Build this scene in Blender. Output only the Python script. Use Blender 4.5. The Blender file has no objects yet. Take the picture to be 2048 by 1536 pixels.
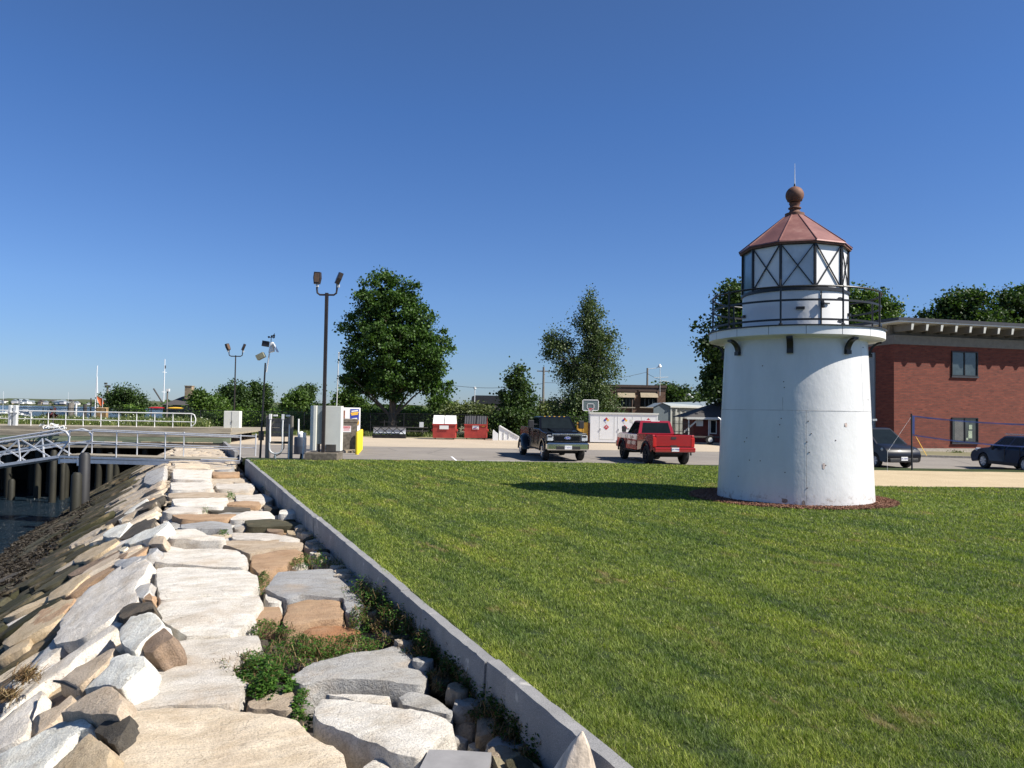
import bpy, bmesh, math, random
import numpy as np
from mathutils import Vector, Matrix, noise
from mathutils.geometry import delaunay_2d_cdt
random.seed(7); rng = np.random.default_rng(11)
R = math.radians
S = bpy.context.scene
COL = S.collection

# ---------------------------------------------------------------- camera, sky, sun
EYE = Vector((0, 0, 2.2)); PITCH, ROLL, F = R(1.95), R(0.9), 1540.0
cam = bpy.data.cameras.new('camera'); cam.sensor_width = 36; cam.lens = F/2048*36
cam.clip_start = .05; cam.clip_end = 6000
camo = bpy.data.objects.new('camera', cam); COL.objects.link(camo); S.camera = camo
CR = Matrix.Rotation(R(90)+PITCH, 3, 'X') @ Matrix.Rotation(ROLL, 3, 'Z')
camo.matrix_world = Matrix.Translation(EYE) @ CR.to_4x4()
AZ, EL = R(342), R(45.5)
SUN = Vector((math.cos(AZ)*math.cos(EL), math.sin(AZ)*math.cos(EL), math.sin(EL)))
W = bpy.data.worlds.new('World'); S.world = W; W.use_nodes = True
wn = W.node_tree.nodes; bg = wn['Background']
sky = wn.new('ShaderNodeTexSky'); sky.sky_type = 'NISHITA'; sky.sun_disc = False
sky.sun_elevation = EL; sky.sun_rotation = R(90)-AZ
sky.altitude = 0; sky.air_density = 1.0; sky.dust_density = .1; sky.ozone_density = 3.5
wc = wn.new('ShaderNodeTexCoord'); ws = wn.new('ShaderNodeSeparateXYZ'); W.node_tree.links.new(wc.outputs['Generated'], ws.inputs[0])
wr = wn.new('ShaderNodeValToRGB'); W.node_tree.links.new(ws.outputs[2], wr.inputs[0])      # air tint by elevation
for e, (p, c) in zip([wr.color_ramp.elements[0], wr.color_ramp.elements[1], wr.color_ramp.elements.new(.5), wr.color_ramp.elements.new(.5)], ((0, (.63, .80, 1.20, 1)), (1, (.54, .82, 1.26, 1)), (.14, (.76, .98, 1.40, 1)), (.36, (.68, .99, 1.46, 1)))):
    e.position = p; e.color = c
wm = wn.new('ShaderNodeMix'); wm.data_type = 'RGBA'; wm.blend_type = 'MULTIPLY'; wm.inputs[0].default_value = 1
W.node_tree.links.new(sky.outputs[0], wm.inputs[6]); W.node_tree.links.new(wr.outputs[0], wm.inputs[7])
W.node_tree.links.new(wm.outputs[2], bg.inputs[0]); bg.inputs[1].default_value = .05
sl = bpy.data.lights.new('sun', 'SUN'); sl.energy = 5.0; sl.angle = R(.53); sl.color = (1, .94, .85)
slo = bpy.data.objects.new('sun', sl); COL.objects.link(slo)
slo.rotation_euler = SUN.to_track_quat('Z', 'Y').to_euler()
S.view_settings.view_transform = 'Standard'; S.view_settings.look = 'None'
S.view_settings.exposure = 0.75; S.view_settings.gamma = 1

# ---------------------------------------------------------------- pixel -> place
def ray(px, py): return CR @ Vector(((px-1024)/F, -(py-768)/F, -1))
def G(px, py, z=0.0):
    d = ray(px, py); return EYE + d*((z-EYE.z)/d.z)
def A(px, py, Y):
    d = ray(px, py); return EYE + d*(Y/d.y)
def PL(px, py, p0, n):
    d = ray(px, py); return EYE + d*((p0-EYE).dot(n)/d.dot(n))
PARK = -.15
TH = math.atan(-.429); DK = Vector((math.sin(TH), math.cos(TH), 0)); NK = Vector((math.cos(TH), -math.sin(TH), 0))
def K(s, v, z=0.0): return DK*s + NK*v + Vector((0, 0, z))   # s along the kerb, v across it

# ---------------------------------------------------------------- helpers
class MB:
    def __init__(s): s.v = []; s.f = []
    def add(s, vs, fs):
        k = len(s.v); s.v += [tuple(v) for v in vs]; s.f += [tuple(i+k for i in f) for f in fs]; return s
    def box(s, cx, cy, cz, sx, sy, sz, rz=0, b=0, tilt=None):
        hx, hy, hz = sx/2, sy/2, sz/2
        if b:
            b = min(b, hx*.9, hy*.9, hz*.9); V = []
            for X in (-1, 1):
                for Y in (-1, 1):
                    for Z in (-1, 1):
                        V += [(X*hx, Y*(hy-b), Z*(hz-b)), (X*(hx-b), Y*hy, Z*(hz-b)), (X*(hx-b), Y*(hy-b), Z*hz)]
            bm = bmesh.new()
            for q in V: bm.verts.new(q)
            r = bmesh.ops.convex_hull(bm, input=bm.verts)
            bmesh.ops.dissolve_limit(bm, angle_limit=.01, verts=bm.verts, edges=bm.edges)
            bm.verts.ensure_lookup_table(); bm.verts.index_update()
            V = [v.co.copy() for v in bm.verts]; Fs = [[v.index for v in f.verts] for f in bm.faces]; bm.free()
        else:
            V = [Vector((x, y, z)) for x in (-hx, hx) for y in (-hy, hy) for z in (-hz, hz)]
            Fs = [(0, 1, 3, 2), (4, 6, 7, 5), (0, 4, 5, 1), (2, 3, 7, 6), (0, 2, 6, 4), (1, 5, 7, 3)]
        M = Matrix.Rotation(rz, 3, 'Z')
        if tilt is not None: M = tilt
        return s.add([M @ v + Vector((cx, cy, cz)) for v in V], Fs)
    def bar(s, p0, p1, w, h):            # rectangular bar between two points
        p0 = Vector(p0); p1 = Vector(p1); d = (p1-p0).normalized()
        up = Vector((0, 0, 1)) if abs(d.z) < .95 else Vector((0, 1, 0))
        x = d.cross(up).normalized(); y = x.cross(d)
        V = [p + x*a*w/2 + y*b*h/2 for p in (p0, p1) for a, b in ((-1, -1), (1, -1), (1, 1), (-1, 1))]
        return s.add(V, [(3, 2, 1, 0), (4, 5, 6, 7), (0, 1, 5, 4), (1, 2, 6, 5), (2, 3, 7, 6), (3, 0, 4, 7)])
    def tube(s, pts, r, n=8, cap=True):
        pts = [Vector(p) for p in pts]; rs = r if isinstance(r, (list, tuple)) else [r]*len(pts)
        V = []; ref = None
        for i, p in enumerate(pts):
            d = (pts[min(i+1, len(pts)-1)] - pts[max(i-1, 0)]).normalized()
            if ref is None: ref = Vector((0, 0, 1)) if abs(d.z) < .9 else Vector((1, 0, 0))
            x = d.cross(ref).normalized(); y = x.cross(d).normalized(); ref = y
            for k in range(n):
                a = 2*math.pi*k/n; V.append(p + (x*math.cos(a)+y*math.sin(a))*rs[i])
        Fs = []
        for i in range(len(pts)-1):
            for k in range(n):
                Fs.append((i*n+k, i*n+(k+1) % n, (i+1)*n+(k+1) % n, (i+1)*n+k))
        if cap: Fs += [tuple(range(n-1, -1, -1)), tuple((len(pts)-1)*n+k for k in range(n))]
        return s.add(V, Fs)
    def lathe(s, prof, n=32, c=(0, 0, 0), axis='Z', a0=0, a1=2*math.pi):
        full = abs(a1-a0-2*math.pi) < 1e-6; m = n if full else n+1; V = []
        for r, z in prof:
            for k in range(m):
                a = a0+(a1-a0)*k/n; q = (r*math.cos(a), r*math.sin(a), z)
                if axis == 'Y': q = (q[0], z, q[1])
                if axis == 'X': q = (z, q[0], q[1])
                V.append((q[0]+c[0], q[1]+c[1], q[2]+c[2]))
        Fs = []
        for i in range(len(prof)-1):
            for k in range(n):
                k2 = (k+1) % m
                Fs.append((i*m+k, i*m+k2, (i+1)*m+k2, (i+1)*m+k))
        return s.add(V, Fs)
    def prism(s, poly, lo, hi, axis='Y'):     # poly in the two other axes
        n = len(poly)
        def q(p, t): return (p[0], t, p[1]) if axis == 'Y' else ((p[0], p[1], t) if axis == 'Z' else (t, p[0], p[1]))
        V = [q(p, lo) for p in poly]+[q(p, hi) for p in poly]
        Fs = [tuple(range(n)), tuple(range(2*n-1, n-1, -1))]+[(i, i+n, (i+1) % n+n, (i+1) % n) for i in range(n)]
        return s.add(V, Fs)
    def quad(s, *p): return s.add(p, [tuple(range(len(p)))])
    def build(s, name, m, parent=None, smooth=False, origin=None, **kw):
        me = bpy.data.meshes.new(name)
        V = s.v if origin is None else [(x-origin[0], y-origin[1], z-origin[2]) for x, y, z in s.v]
        me.from_pydata(V, [], s.f); me.update()
        bm = bmesh.new(); bm.from_mesh(me); bmesh.ops.recalc_face_normals(bm, faces=bm.faces); bm.to_mesh(me); bm.free()
        if smooth:
            me.polygons.foreach_set('use_smooth', [True]*len(me.polygons))
            me.set_sharp_from_angle(angle=R(38))
        return link(name, me, m, parent, origin, **kw)
def link(name, me, m, parent=None, origin=None, **kw):
    if m: me.materials.append(m)
    o = bpy.data.objects.new(name, me); COL.objects.link(o)
    if parent: o.parent = parent
    if origin is not None: o.location = origin
    tag(o, **kw); return o
def tag(o, label=None, cat=None, group=None, kind=None):
    if label: o['label'] = label
    if cat: o['category'] = cat
    if group: o['group'] = group
    if kind: o['kind'] = kind
    return o
def thing(name, loc, label, cat, group=None, rz=0):
    o = bpy.data.objects.new(name, None); COL.objects.link(o); o.location = loc; o.rotation_euler = (0, 0, rz)
    o.empty_display_size = .2
    return tag(o, label, cat, group)
def copy_tree(root, loc, rz=None, label=None, group=None):
    def cp(o, parent):
        c = o.copy(); COL.objects.link(c); c.parent = parent
        for ch in list(o.children): cp(ch, c)
        return c
    c = cp(root, None); c.location = loc
    if rz is not None: c.rotation_euler = (0, 0, rz)
    if label: c['label'] = label
    if group: c['group'] = group
    return c
def npmesh(name, V, Q, m, n=4, parent=None, **kw):       # V (N,3), faces of n consecutive indices
    me = bpy.data.meshes.new(name); V = np.ascontiguousarray(V, dtype=np.float32)
    Q = np.ascontiguousarray(Q, dtype=np.int32).reshape(-1, n)
    me.vertices.add(len(V)); me.vertices.foreach_set('co', V.ravel())
    me.loops.add(Q.size); me.loops.foreach_set('vertex_index', Q.ravel())
    me.polygons.add(len(Q)); me.polygons.foreach_set('loop_start', np.arange(0, Q.size, n, dtype=np.int32))
    me.update(calc_edges=True); me.validate()
    return link(name, me, m, parent, **kw)
def text_mesh(s, size, m, name='lettering', parent=None, loc=(0, 0, 0), rot=(0, 0, 0), ext=.002, sx=1):
    cu = bpy.data.curves.new(name, 'FONT'); cu.body = s; cu.size = size; cu.align_x = 'CENTER'; cu.align_y = 'CENTER'; cu.extrude = ext; cu.resolution_u = 2
    t = bpy.data.objects.new(name, cu); COL.objects.link(t)
    me = bpy.data.meshes.new_from_object(t.evaluated_get(bpy.context.evaluated_depsgraph_get()))
    bpy.data.objects.remove(t); me.name = name; me.materials.clear()
    o = link(name, me, m, parent); o.location = loc; o.rotation_euler = rot; o.scale = (sx, 1, 1); return o

# ---------------------------------------------------------------- materials
def nt(name):
    m = bpy.data.materials.new(name); m.use_nodes = True
    t = m.node_tree; return m, t, t.nodes, t.links, t.nodes['Principled BSDF']
def coords(n, l, world=False, rand=False):
    if world:
        g = n.new('ShaderNodeNewGeometry'); return g.outputs['Position']
    c = n.new('ShaderNodeTexCoord').outputs['Object']
    if rand:
        oi = n.new('ShaderNodeObjectInfo'); mu = n.new('ShaderNodeMath'); mu.operation = 'MULTIPLY'; mu.inputs[1].default_value = 97
        l.new(oi.outputs['Random'], mu.inputs[0]); a = n.new('ShaderNodeVectorMath'); a.operation = 'ADD'
        l.new(c, a.inputs[0]); l.new(mu.outputs[0], a.inputs[1]); return a.outputs[0]
    return c
def noi(n, l, c, scale, detail=4, rough=.55, stretch=None, dist=0):
    if stretch:
        mp = n.new('ShaderNodeMapping'); mp.inputs['Scale'].default_value = stretch; l.new(c, mp.inputs[0]); c = mp.outputs[0]
    t = n.new('ShaderNodeTexNoise'); t.inputs['Scale'].default_value = scale; t.inputs['Detail'].default_value = detail
    t.inputs['Roughness'].default_value = rough; t.inputs['Distortion'].default_value = dist; l.new(c, t.inputs['Vector']); return t.outputs['Fac']
def ramp(n, l, x, stops):
    r = n.new('ShaderNodeValToRGB'); e = r.color_ramp.elements
    while len(e) < len(stops): e.new(.5)
    for q, (p, c) in zip(e, stops): q.position = p; q.color = (*c, 1) if len(c) == 3 else c
    l.new(x, r.inputs[0]); return r.outputs[0]
def mix(n, l, a, b, f, mode='MIX'):
    m = n.new('ShaderNodeMix'); m.data_type = 'RGBA'; m.blend_type = mode
    for s, v in ((0, f), (6, a), (7, b)):
        if isinstance(v, (int, float)): m.inputs[s].default_value = v
        elif isinstance(v, tuple): m.inputs[s].default_value = (*v, 1) if len(v) == 3 else v
        else: l.new(v, m.inputs[s])
    return m.outputs[2]
def bump(n, l, p, h, strength=.3, dist=.01):
    b = n.new('ShaderNodeBump'); b.inputs['Strength'].default_value = strength; b.inputs['Distance'].default_value = dist
    l.new(h, b.inputs['Height']); l.new(b.outputs[0], p.inputs['Normal']); return b
def mul(c, k): return tuple(min(1, x*k) for x in c)
def mat(name, col, rough=.6, metal=0, var=.18, scale=3, b=0, bs=60, world=False, stretch=None, spec=None, coat=0, em=None):
    m, t, n, l, p = nt(name); c = coords(n, l, world, rand=not world)
    f = noi(n, l, c, scale, 6, .6, stretch)
    l.new(ramp(n, l, f, [(.3, mul(col, 1-var)), (.7, mul(col, 1+var))]), p.inputs['Base Color'])
    p.inputs['Roughness'].default_value = rough; p.inputs['Metallic'].default_value = metal
    if spec is not None: p.inputs['Specular IOR Level'].default_value = spec
    if coat: p.inputs['Coat Weight'].default_value = coat; p.inputs['Coat Roughness'].default_value = .03
    if b: bump(n, l, p, noi(n, l, c, bs, 4), b)
    return m
M = {}
M['white'] = mat('white_paint', (.78, .78, .77), .45, var=.04, b=.08)
M['cream'] = mat('cream_paint', (.66, .66, .6), .5, var=.05)
M['greypaint'] = mat('grey_paint', (.20, .24, .26), .5, var=.06)
M['black'] = mat('black_paint', (.012, .012, .013), .45, var=.2)
M['bronze'] = mat('dark_bronze', (.03, .022, .018), .45, var=.3)
M['alu'] = mat('aluminium', (.66, .67, .68), .45, .45, var=.1, scale=6, b=.05)
M['galv'] = mat('galvanised', (.66, .67, .66), .5, .4, var=.1)
M['plastic'] = mat('black_plastic', (.02, .02, .022), .6, var=.2)
M['rubber'] = mat('rubber', (.018, .018, .018), .85, var=.3, b=.2, bs=40)
M['chrome'] = mat('chrome', (.8, .8, .8), .12, 1, var=.02)
M['glassd'] = mat('dark_glass', (.010, .014, .016), .06, 0, var=.2, spec=.15)
M['winglass'] = mat('window_glass', (.05, .065, .07), .05, 0, var=.3, spec=.7)
M['red'] = mat('red_paint', (.29, .007, .011), .25, 0, var=.05, coat=1)
M['truckblack'] = mat('charcoal_paint', (.004, .0045, .007), .16, 0, var=.05, spec=.35)
M['navy'] = mat('navy_paint', (.005, .012, .04), .4, 0, var=.05, coat=.35, spec=.3)
M['vandark'] = mat('dark_van_paint', (.005, .006, .011), .4, 0, var=.05, coat=.35, spec=.3)
M['lens'] = mat('lens', (.55, .58, .6), .15, .2, var=.3, scale=30)
M['redlens'] = mat('red_lens', (.45, .02, .02), .15, var=.1)
M['yellow'] = mat('yellow_paint', (.78, .56, .02), .5, var=.08)
M['ochre'] = mat('ochre_paint', (.5, .28, .03), .6, var=.15)
M['dumpred'] = mat('dumpster_red', (.36, .04, .03), .6, var=.25, scale=2, b=.1)
M['lidblack'] = mat('black_lid', (.035, .035, .04), .5, var=.2)
M['concrete'] = mat('concrete', (.36, .32, .26), .9, var=.25, scale=6, b=.4, bs=40)
M['darkconc'] = mat('weathered_concrete', (.13, .11, .085), .9, var=.5, scale=7, b=.5, bs=30)
M['bark'] = mat('bark', (.11, .085, .065), .9, var=.4, scale=4, b=.6, bs=14, stretch=(1, 1, .25))
M['timber'] = mat('grey_timber', (.17, .155, .135), .85, var=.35, scale=3, b=.4, bs=25, stretch=(6, 6, 1))
M['timberx'] = mat('pier_timber', (.27, .235, .175), .85, var=.4, scale=2, b=.4, bs=12, stretch=(.3, 3, 3))
M['greenwood'] = mat('green_treated_timber', (.17, .2, .13), .85, var=.4, scale=2, b=.4, bs=12, stretch=(.25, 3, 4))
M['pile'] = mat('shaded_pile', (.016, .015, .008), .7, var=.6, scale=3, b=.6, bs=12, stretch=(1, 1, .3))  # near-black base colour carries the shade under the deck
M['darkwood'] = mat('dark_wood', (.06, .055, .05), .8, var=.4, scale=3)
M['rust'] = mat('rusty_iron', (.15, .07, .045), .75, .1, var=.4, scale=7, b=.3)
M['sign'] = mat('sign_white', (.75, .75, .73), .5, var=.03)
M['signred'] = mat('sign_red', (.5, .02, .03), .5, var=.05)
M['signblue'] = mat('sign_blue', (.02, .04, .3), .5, var=.05)
M['signyellow'] = mat('sign_yellow', (.85, .5, .05), .5, var=.05)
M['shingle'] = mat('roof_shingle', (.06, .056, .055), .9, var=.3, scale=20, b=.3)
M['copper'] = None
def stone_mat():
    m, t, n, l, p = nt('granite_block'); c = coords(n, l, rand=True)
    oi = n.new('ShaderNodeObjectInfo')
    big = ramp(n, l, noi(n, l, c, 2.0, 5, .6, (1.2, 2.2, 3), .6), [(.28, (.74, .69, .62)), (.5, (.95, .93, .9)), (.72, (1.1, 1.1, 1.1))])
    bands = ramp(n, l, noi(n, l, c, 5, 8, .7, (.6, 7, 3), .8), [(.35, (.86, .87, .89)), (.55, (1, 1, 1)), (.75, (1.05, 1.02, .97))])
    speck = ramp(n, l, noi(n, l, c, 55, 6, .85), [(.36, (.45, .45, .46)), (.5, (1, 1, 1)), (.7, (1.12, 1.12, 1.12))])
    x = mix(n, l, oi.outputs['Color'], big, 1, 'MULTIPLY'); x = mix(n, l, x, bands, 1, 'MULTIPLY'); x = mix(n, l, x, speck, .9, 'MULTIPLY')
    vo = n.new('ShaderNodeTexVoronoi'); vo.feature = 'DISTANCE_TO_EDGE'; vo.inputs['Scale'].default_value = 1.3
    mv = n.new('ShaderNodeVectorMath'); mv.operation = 'ADD'; l.new(c, mv.inputs[0]); nz = n.new('ShaderNodeTexNoise'); nz.inputs['Scale'].default_value = 3; l.new(c, nz.inputs['Vector']); l.new(nz.outputs['Color'], mv.inputs[1]); l.new(mv.outputs[0], vo.inputs['Vector'])
    x = mix(n, l, x, ramp(n, l, vo.outputs['Distance'], [(0, (.45, .42, .4)), (.009, (1, 1, 1))]), ramp(n, l, noi(n, l, c, 2.5, 2), [(.5, (0, 0, 0)), (.56, (.8, .8, .8))]), 'MULTIPLY')
    st = ramp(n, l, noi(n, l, c, 1.4, 6, .65), [(.53, (0, 0, 0)), (.72, (.5, .5, .5))])
    x = mix(n, l, x, (.40, .29, .18), st)
    li = ramp(n, l, noi(n, l, c, 9, 6, .75), [(.62, (0, 0, 0)), (.72, (.5, .5, .5))])
    x = mix(n, l, x, (.16, .15, .13), li)
    l.new(x, p.inputs['Base Color']); p.inputs['Roughness'].default_value = .85; p.inputs['Specular IOR Level'].default_value = .25
    h = n.new('ShaderNodeMath'); h.operation = 'MULTIPLY_ADD'; h.inputs[1].default_value = 2.0
    l.new(noi(n, l, c, 9, 10, .75, (1, 1.4, 1.4)), h.inputs[0]); l.new(noi(n, l, c, 60, 4, .7), h.inputs[2])
    bump(n, l, p, h.outputs[0], .9, .016); return m
M['stone'] = stone_mat()
def brick_mat(name, c1, c2, mortar, sc=1.0, axis='XZ'):
    m, t, n, l, p = nt(name); c = coords(n, l)
    sep = n.new('ShaderNodeSeparateXYZ'); l.new(c, sep.inputs[0]); cb = n.new('ShaderNodeCombineXYZ')
    l.new(sep.outputs[0 if axis[0] == 'X' else 1], cb.inputs[0]); l.new(sep.outputs[2], cb.inputs[1])
    b = n.new('ShaderNodeTexBrick'); l.new(cb.outputs[0], b.inputs['Vector'])
    b.inputs['Color1'].default_value = (*c1, 1); b.inputs['Color2'].default_value = (*c2, 1); b.inputs['Mortar'].default_value = (*mortar, 1)
    b.inputs['Scale'].default_value = sc; b.inputs['Brick Width'].default_value = .3; b.inputs['Row Height'].default_value = .1
    b.inputs['Mortar Size'].default_value = .014; b.inputs['Bias'].default_value = -.2
    v = ramp(n, l, noi(n, l, c, .8, 6, .7, (1, 1, 5)), [(.3, (.7, .7, .7)), (.7, (1.2, 1.15, 1.1))])
    w = ramp(n, l, noi(n, l, c, 5, 3, .8, (.35, .35, 2)), [(.55, (1, 1, 1)), (.66, (.4, .38, .4))])
    x = mix(n, l, mix(n, l, b.outputs[0], v, 1, 'MULTIPLY'), w, .8, 'MULTIPLY')
    l.new(x, p.inputs['Base Color']); p.inputs['Roughness'].default_value = .9; bump(n, l, p, b.outputs['Fac'], -.4, .01); return m
def leaf_mat(name, col, col2, trans=.25):
    m, t, n, l, p = nt(name); g = n.new('ShaderNodeNewGeometry')
    r = ramp(n, l, g.outputs['Random Per Island'], [(0, mul(col, .6)), (.6, col), (1, col2)])
    c = coords(n, l); v = ramp(n, l, noi(n, l, c, .7, 3), [(.3, (.75, .8, .75)), (.7, (1.15, 1.15, 1))])
    x = mix(n, l, r, v, 1, 'MULTIPLY'); l.new(x, p.inputs['Base Color']); p.inputs['Roughness'].default_value = .55
    p.inputs['Specular IOR Level'].default_value = .3
    tr = n.new('ShaderNodeBsdfTranslucent'); l.new(mix(n, l, x, (1.3, 1.5, .5), 1, 'MULTIPLY'), tr.inputs[0])
    ms = n.new('ShaderNodeMixShader'); ms.inputs[0].default_value = trans
    l.new(p.outputs[0], ms.inputs[1]); l.new(tr.outputs[0], ms.inputs[2]); l.new(ms.outputs[0], n['Material Output'].inputs[0]); return m
M['oak'] = leaf_mat('oak_leaves', (.045, .095, .018), (.10, .18, .035))
M['birch'] = leaf_mat('birch_leaves', (.075, .11, .045), (.16, .2, .095))
M['darkleaf'] = leaf_mat('dark_leaves', (.04, .075, .02), (.08, .13, .035))
M['leaf'] = leaf_mat('shrub_leaves', (.06, .11, .02), (.12, .19, .04))
M['vine'] = leaf_mat('vine_leaves', (.08, .15, .02), (.17, .26, .04))
M['olive'] = leaf_mat('olive_leaves', (.12, .15, .06), (.2, .22, .1))
M['weed'] = leaf_mat('weed_leaves', (.05, .12, .02), (.12, .22, .04), .3)
M['dry'] = leaf_mat('dry_stems', (.2, .12, .06), (.4, .3, .16), .1)
M['meadow'] = leaf_mat('meadow_leaves', (.1, .14, .04), (.26, .27, .11), .3)
M['flower'] = leaf_mat('flower_heads', (.6, .6, .5), (.8, .8, .7), .2)
def ground_noise(n, l, base):
    """patchy lawn colour shared by soil and blades, in world space"""
    c = coords(n, l, world=True)
    mp = n.new('ShaderNodeMapping'); mp.inputs['Rotation'].default_value = (0, 0, R(-113.2)); l.new(c, mp.inputs[0])
    streak = noi(n, l, mp.outputs[0], 1.0, 6, .68, (.2, 2.0, 1), .2)
    patch = noi(n, l, c, .55, 6, .65)
    fine = noi(n, l, c, 7, 4, .6)
    x = mix(n, l, base, ramp(n, l, streak, [(.34, (.50, .62, .70)), (.5, (.95, .97, .95)), (.64, (1.25, 1.2, .92))]), 1, 'MULTIPLY')
    x = mix(n, l, x, ramp(n, l, patch, [(.3, (.7, .8, .85)), (.5, (1, 1, 1)), (.7, (1.25, 1.15, .9))]), 1, 'MULTIPLY')
    pb = n.new('ShaderNodeMath'); pb.operation = 'MULTIPLY'; l.new(noi(n, l, mp.outputs[0], 2.2, 5, .7, (.35, 1.6, 1)), pb.inputs[0]); l.new(patch, pb.inputs[1])
    brown = ramp(n, l, pb.outputs[0], [(.32, (0, 0, 0)), (.38, (.75, .75, .75))])
    return x, brown, fine, c
def lawn_mat(name, col, col2, dirt, blades):
    m, t, n, l, p = nt(name)
    if blades:
        g = n.new('ShaderNodeNewGeometry'); base = ramp(n, l, g.outputs['Random Per Island'], [(0, mul(col, .3)), (.35, mul(col, .7)), (.6, col), (.93, col2), (1, (.5, .47, .26))])
    else: base = col
    x, brown, fine, c = ground_noise(n, l, base)
    x = mix(n, l, x, dirt, brown)
    if not blades:
        x = mix(n, l, x, ramp(n, l, fine, [(.3, (.6, .6, .6)), (.7, (1.3, 1.3, 1.2))]), 1, 'MULTIPLY')
        bump(n, l, p, noi(n, l, c, 30, 5), .8, .03)
    l.new(x, p.inputs['Base Color']); p.inputs['Roughness'].default_value = .6; p.inputs['Specular IOR Level'].default_value = .25
    if blades:
        tr = n.new('ShaderNodeBsdfTranslucent'); l.new(mix(n, l, x, (1.2, 1.4, .5), 1, 'MULTIPLY'), tr.inputs[0])
        ms = n.new('ShaderNodeMixShader'); ms.inputs[0].default_value = .3
        l.new(p.outputs[0], ms.inputs[1]); l.new(tr.outputs[0], ms.inputs[2]); l.new(ms.outputs[0], n['Material Output'].inputs[0])
    return m
M['lawn'] = lawn_mat('lawn_soil', (.045, .06, .016), None, (.13, .095, .05), False)
M['blades'] = lawn_mat('grass_blades', (.19, .252, .045), (.34, .39, .095), (.3, .22, .12), True)
def spotted(name, a, b, sc, sp=None, rough=.9, bumpv=.4, cracks=False):
    m, t, n, l, p = nt(name); c = coords(n, l, world=True)
    x = ramp(n, l, noi(n, l, c, sc, 6, .6), [(.3, a), (.7, b)])
    x = mix(n, l, x, ramp(n, l, noi(n, l, c, 40, 3, .8), [(.3, (.8, .8, .8)), (.7, (1.15, 1.15, 1.15))]), 1, 'MULTIPLY')
    if sp: x = mix(n, l, x, sp, ramp(n, l, noi(n, l, c, 1.3, 8, .8), [(.58, (0, 0, 0)), (.7, (.7, .7, .7))]))
    if cracks:
        v = n.new('ShaderNodeTexVoronoi'); v.feature = 'DISTANCE_TO_EDGE'; v.inputs['Scale'].default_value = .25; l.new(c, v.inputs['Vector'])
        x = mix(n, l, (.06, .055, .05), x, ramp(n, l, v.outputs['Distance'], [(0, (.3, .3, .3)), (.012, (1, 1, 1))]))
    l.new(x, p.inputs['Base Color']); p.inputs['Roughness'].default_value = rough; bump(n, l, p, noi(n, l, c, 25, 6), bumpv, .02); return m
M['asphalt'] = spotted('old_asphalt', (.19, .17, .15), (.25, .225, .195), .35, (.15, .13, .115), cracks=True)
M['apron'] = spotted('concrete_apron', (.40, .335, .25), (.47, .39, .29), .3, (.33, .27, .2))
M['sand'] = spotted('beach_sand', (.42, .33, .20), (.5, .40, .25), .8, (.34, .26, .15), bumpv=1)
M['mulch'] = spotted('bark_mulch', (.15, .075, .045), (.32, .16, .10), 14, (.28, .16, .11), bumpv=1)
M['land'] = spotted('rough_ground', (.14, .13, .07), (.2, .18, .1), .3, (.1, .12, .04))
M['bank'] = spotted('dark_rubble', (.035, .03, .025), (.08, .065, .05), 2, (.05, .055, .02), bumpv=1)
M['seaweed'] = spotted('rockweed', (.014, .010, .006), (.036, .026, .014), 9, (.05, .045, .014), rough=.6, bumpv=1)
M['farland'] = spotted('far_shore', (.05, .07, .03), (.08, .09, .045), .01)
def water_mat():
    m, t, n, l, p = nt('river_water'); c = coords(n, l, world=True)
    p.inputs['Base Color'].default_value = (.010, .022, .035, 1); p.inputs['Roughness'].default_value = .12; p.inputs['IOR'].default_value = 1.33; p.inputs['Specular IOR Level'].default_value = .35
    h = n.new('ShaderNodeMath'); h.operation = 'MULTIPLY_ADD'; h.inputs[1].default_value = 2
    l.new(noi(n, l, c, .9, 5, .6, (1, 1.8, 1)), h.inputs[0]); l.new(noi(n, l, c, 5, 4, .6), h.inputs[2])
    bump(n, l, p, h.outputs[0], 1, .35); return m
M['water'] = water_mat()
def weathered_white():
    m, t, n, l, p = nt('weathered_white_steel'); c = coords(n, l)
    x = ramp(n, l, noi(n, l, c, 1.6, 6, .6, (1, 1, .35)), [(.3, (.60, .60, .59)), (.6, (.68, .68, .67))])
    rust = ramp(n, l, noi(n, l, c, 5.5, 8, .8), [(.69, (0, 0, 0)), (.74, (.5, .5, .5))])
    x = mix(n, l, x, (.42, .31, .24), rust)
    sep = n.new('ShaderNodeSeparateXYZ'); l.new(c, sep.inputs[0])
    low = ramp(n, l, sep.outputs[2], [(.0, (1, 1, 1)), (.35, (0, 0, 0))])
    lm = mix(n, l, low, ramp(n, l, noi(n, l, c, 9, 8, .75), [(.52, (0, 0, 0)), (.62, (1, 1, 1))]), 1, 'MULTIPLY')
    x = mix(n, l, x, (.27, .2, .15), lm)
    l.new(x, p.inputs['Base Color']); p.inputs['Roughness'].default_value = .33; p.inputs['Specular IOR Level'].default_value = .6
    h = n.new('ShaderNodeMath'); h.operation = 'MULTIPLY_ADD'; h.inputs[1].default_value = 3
    l.new(noi(n, l, c, 1.7, 3, .5), h.inputs[0]); l.new(noi(n, l, c, 14, 5, .6, (1, 1, .6)), h.inputs[2])
    bump(n, l, p, h.outputs[0], .22, .02); return m
M['towerwhite'] = weathered_white()
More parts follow.
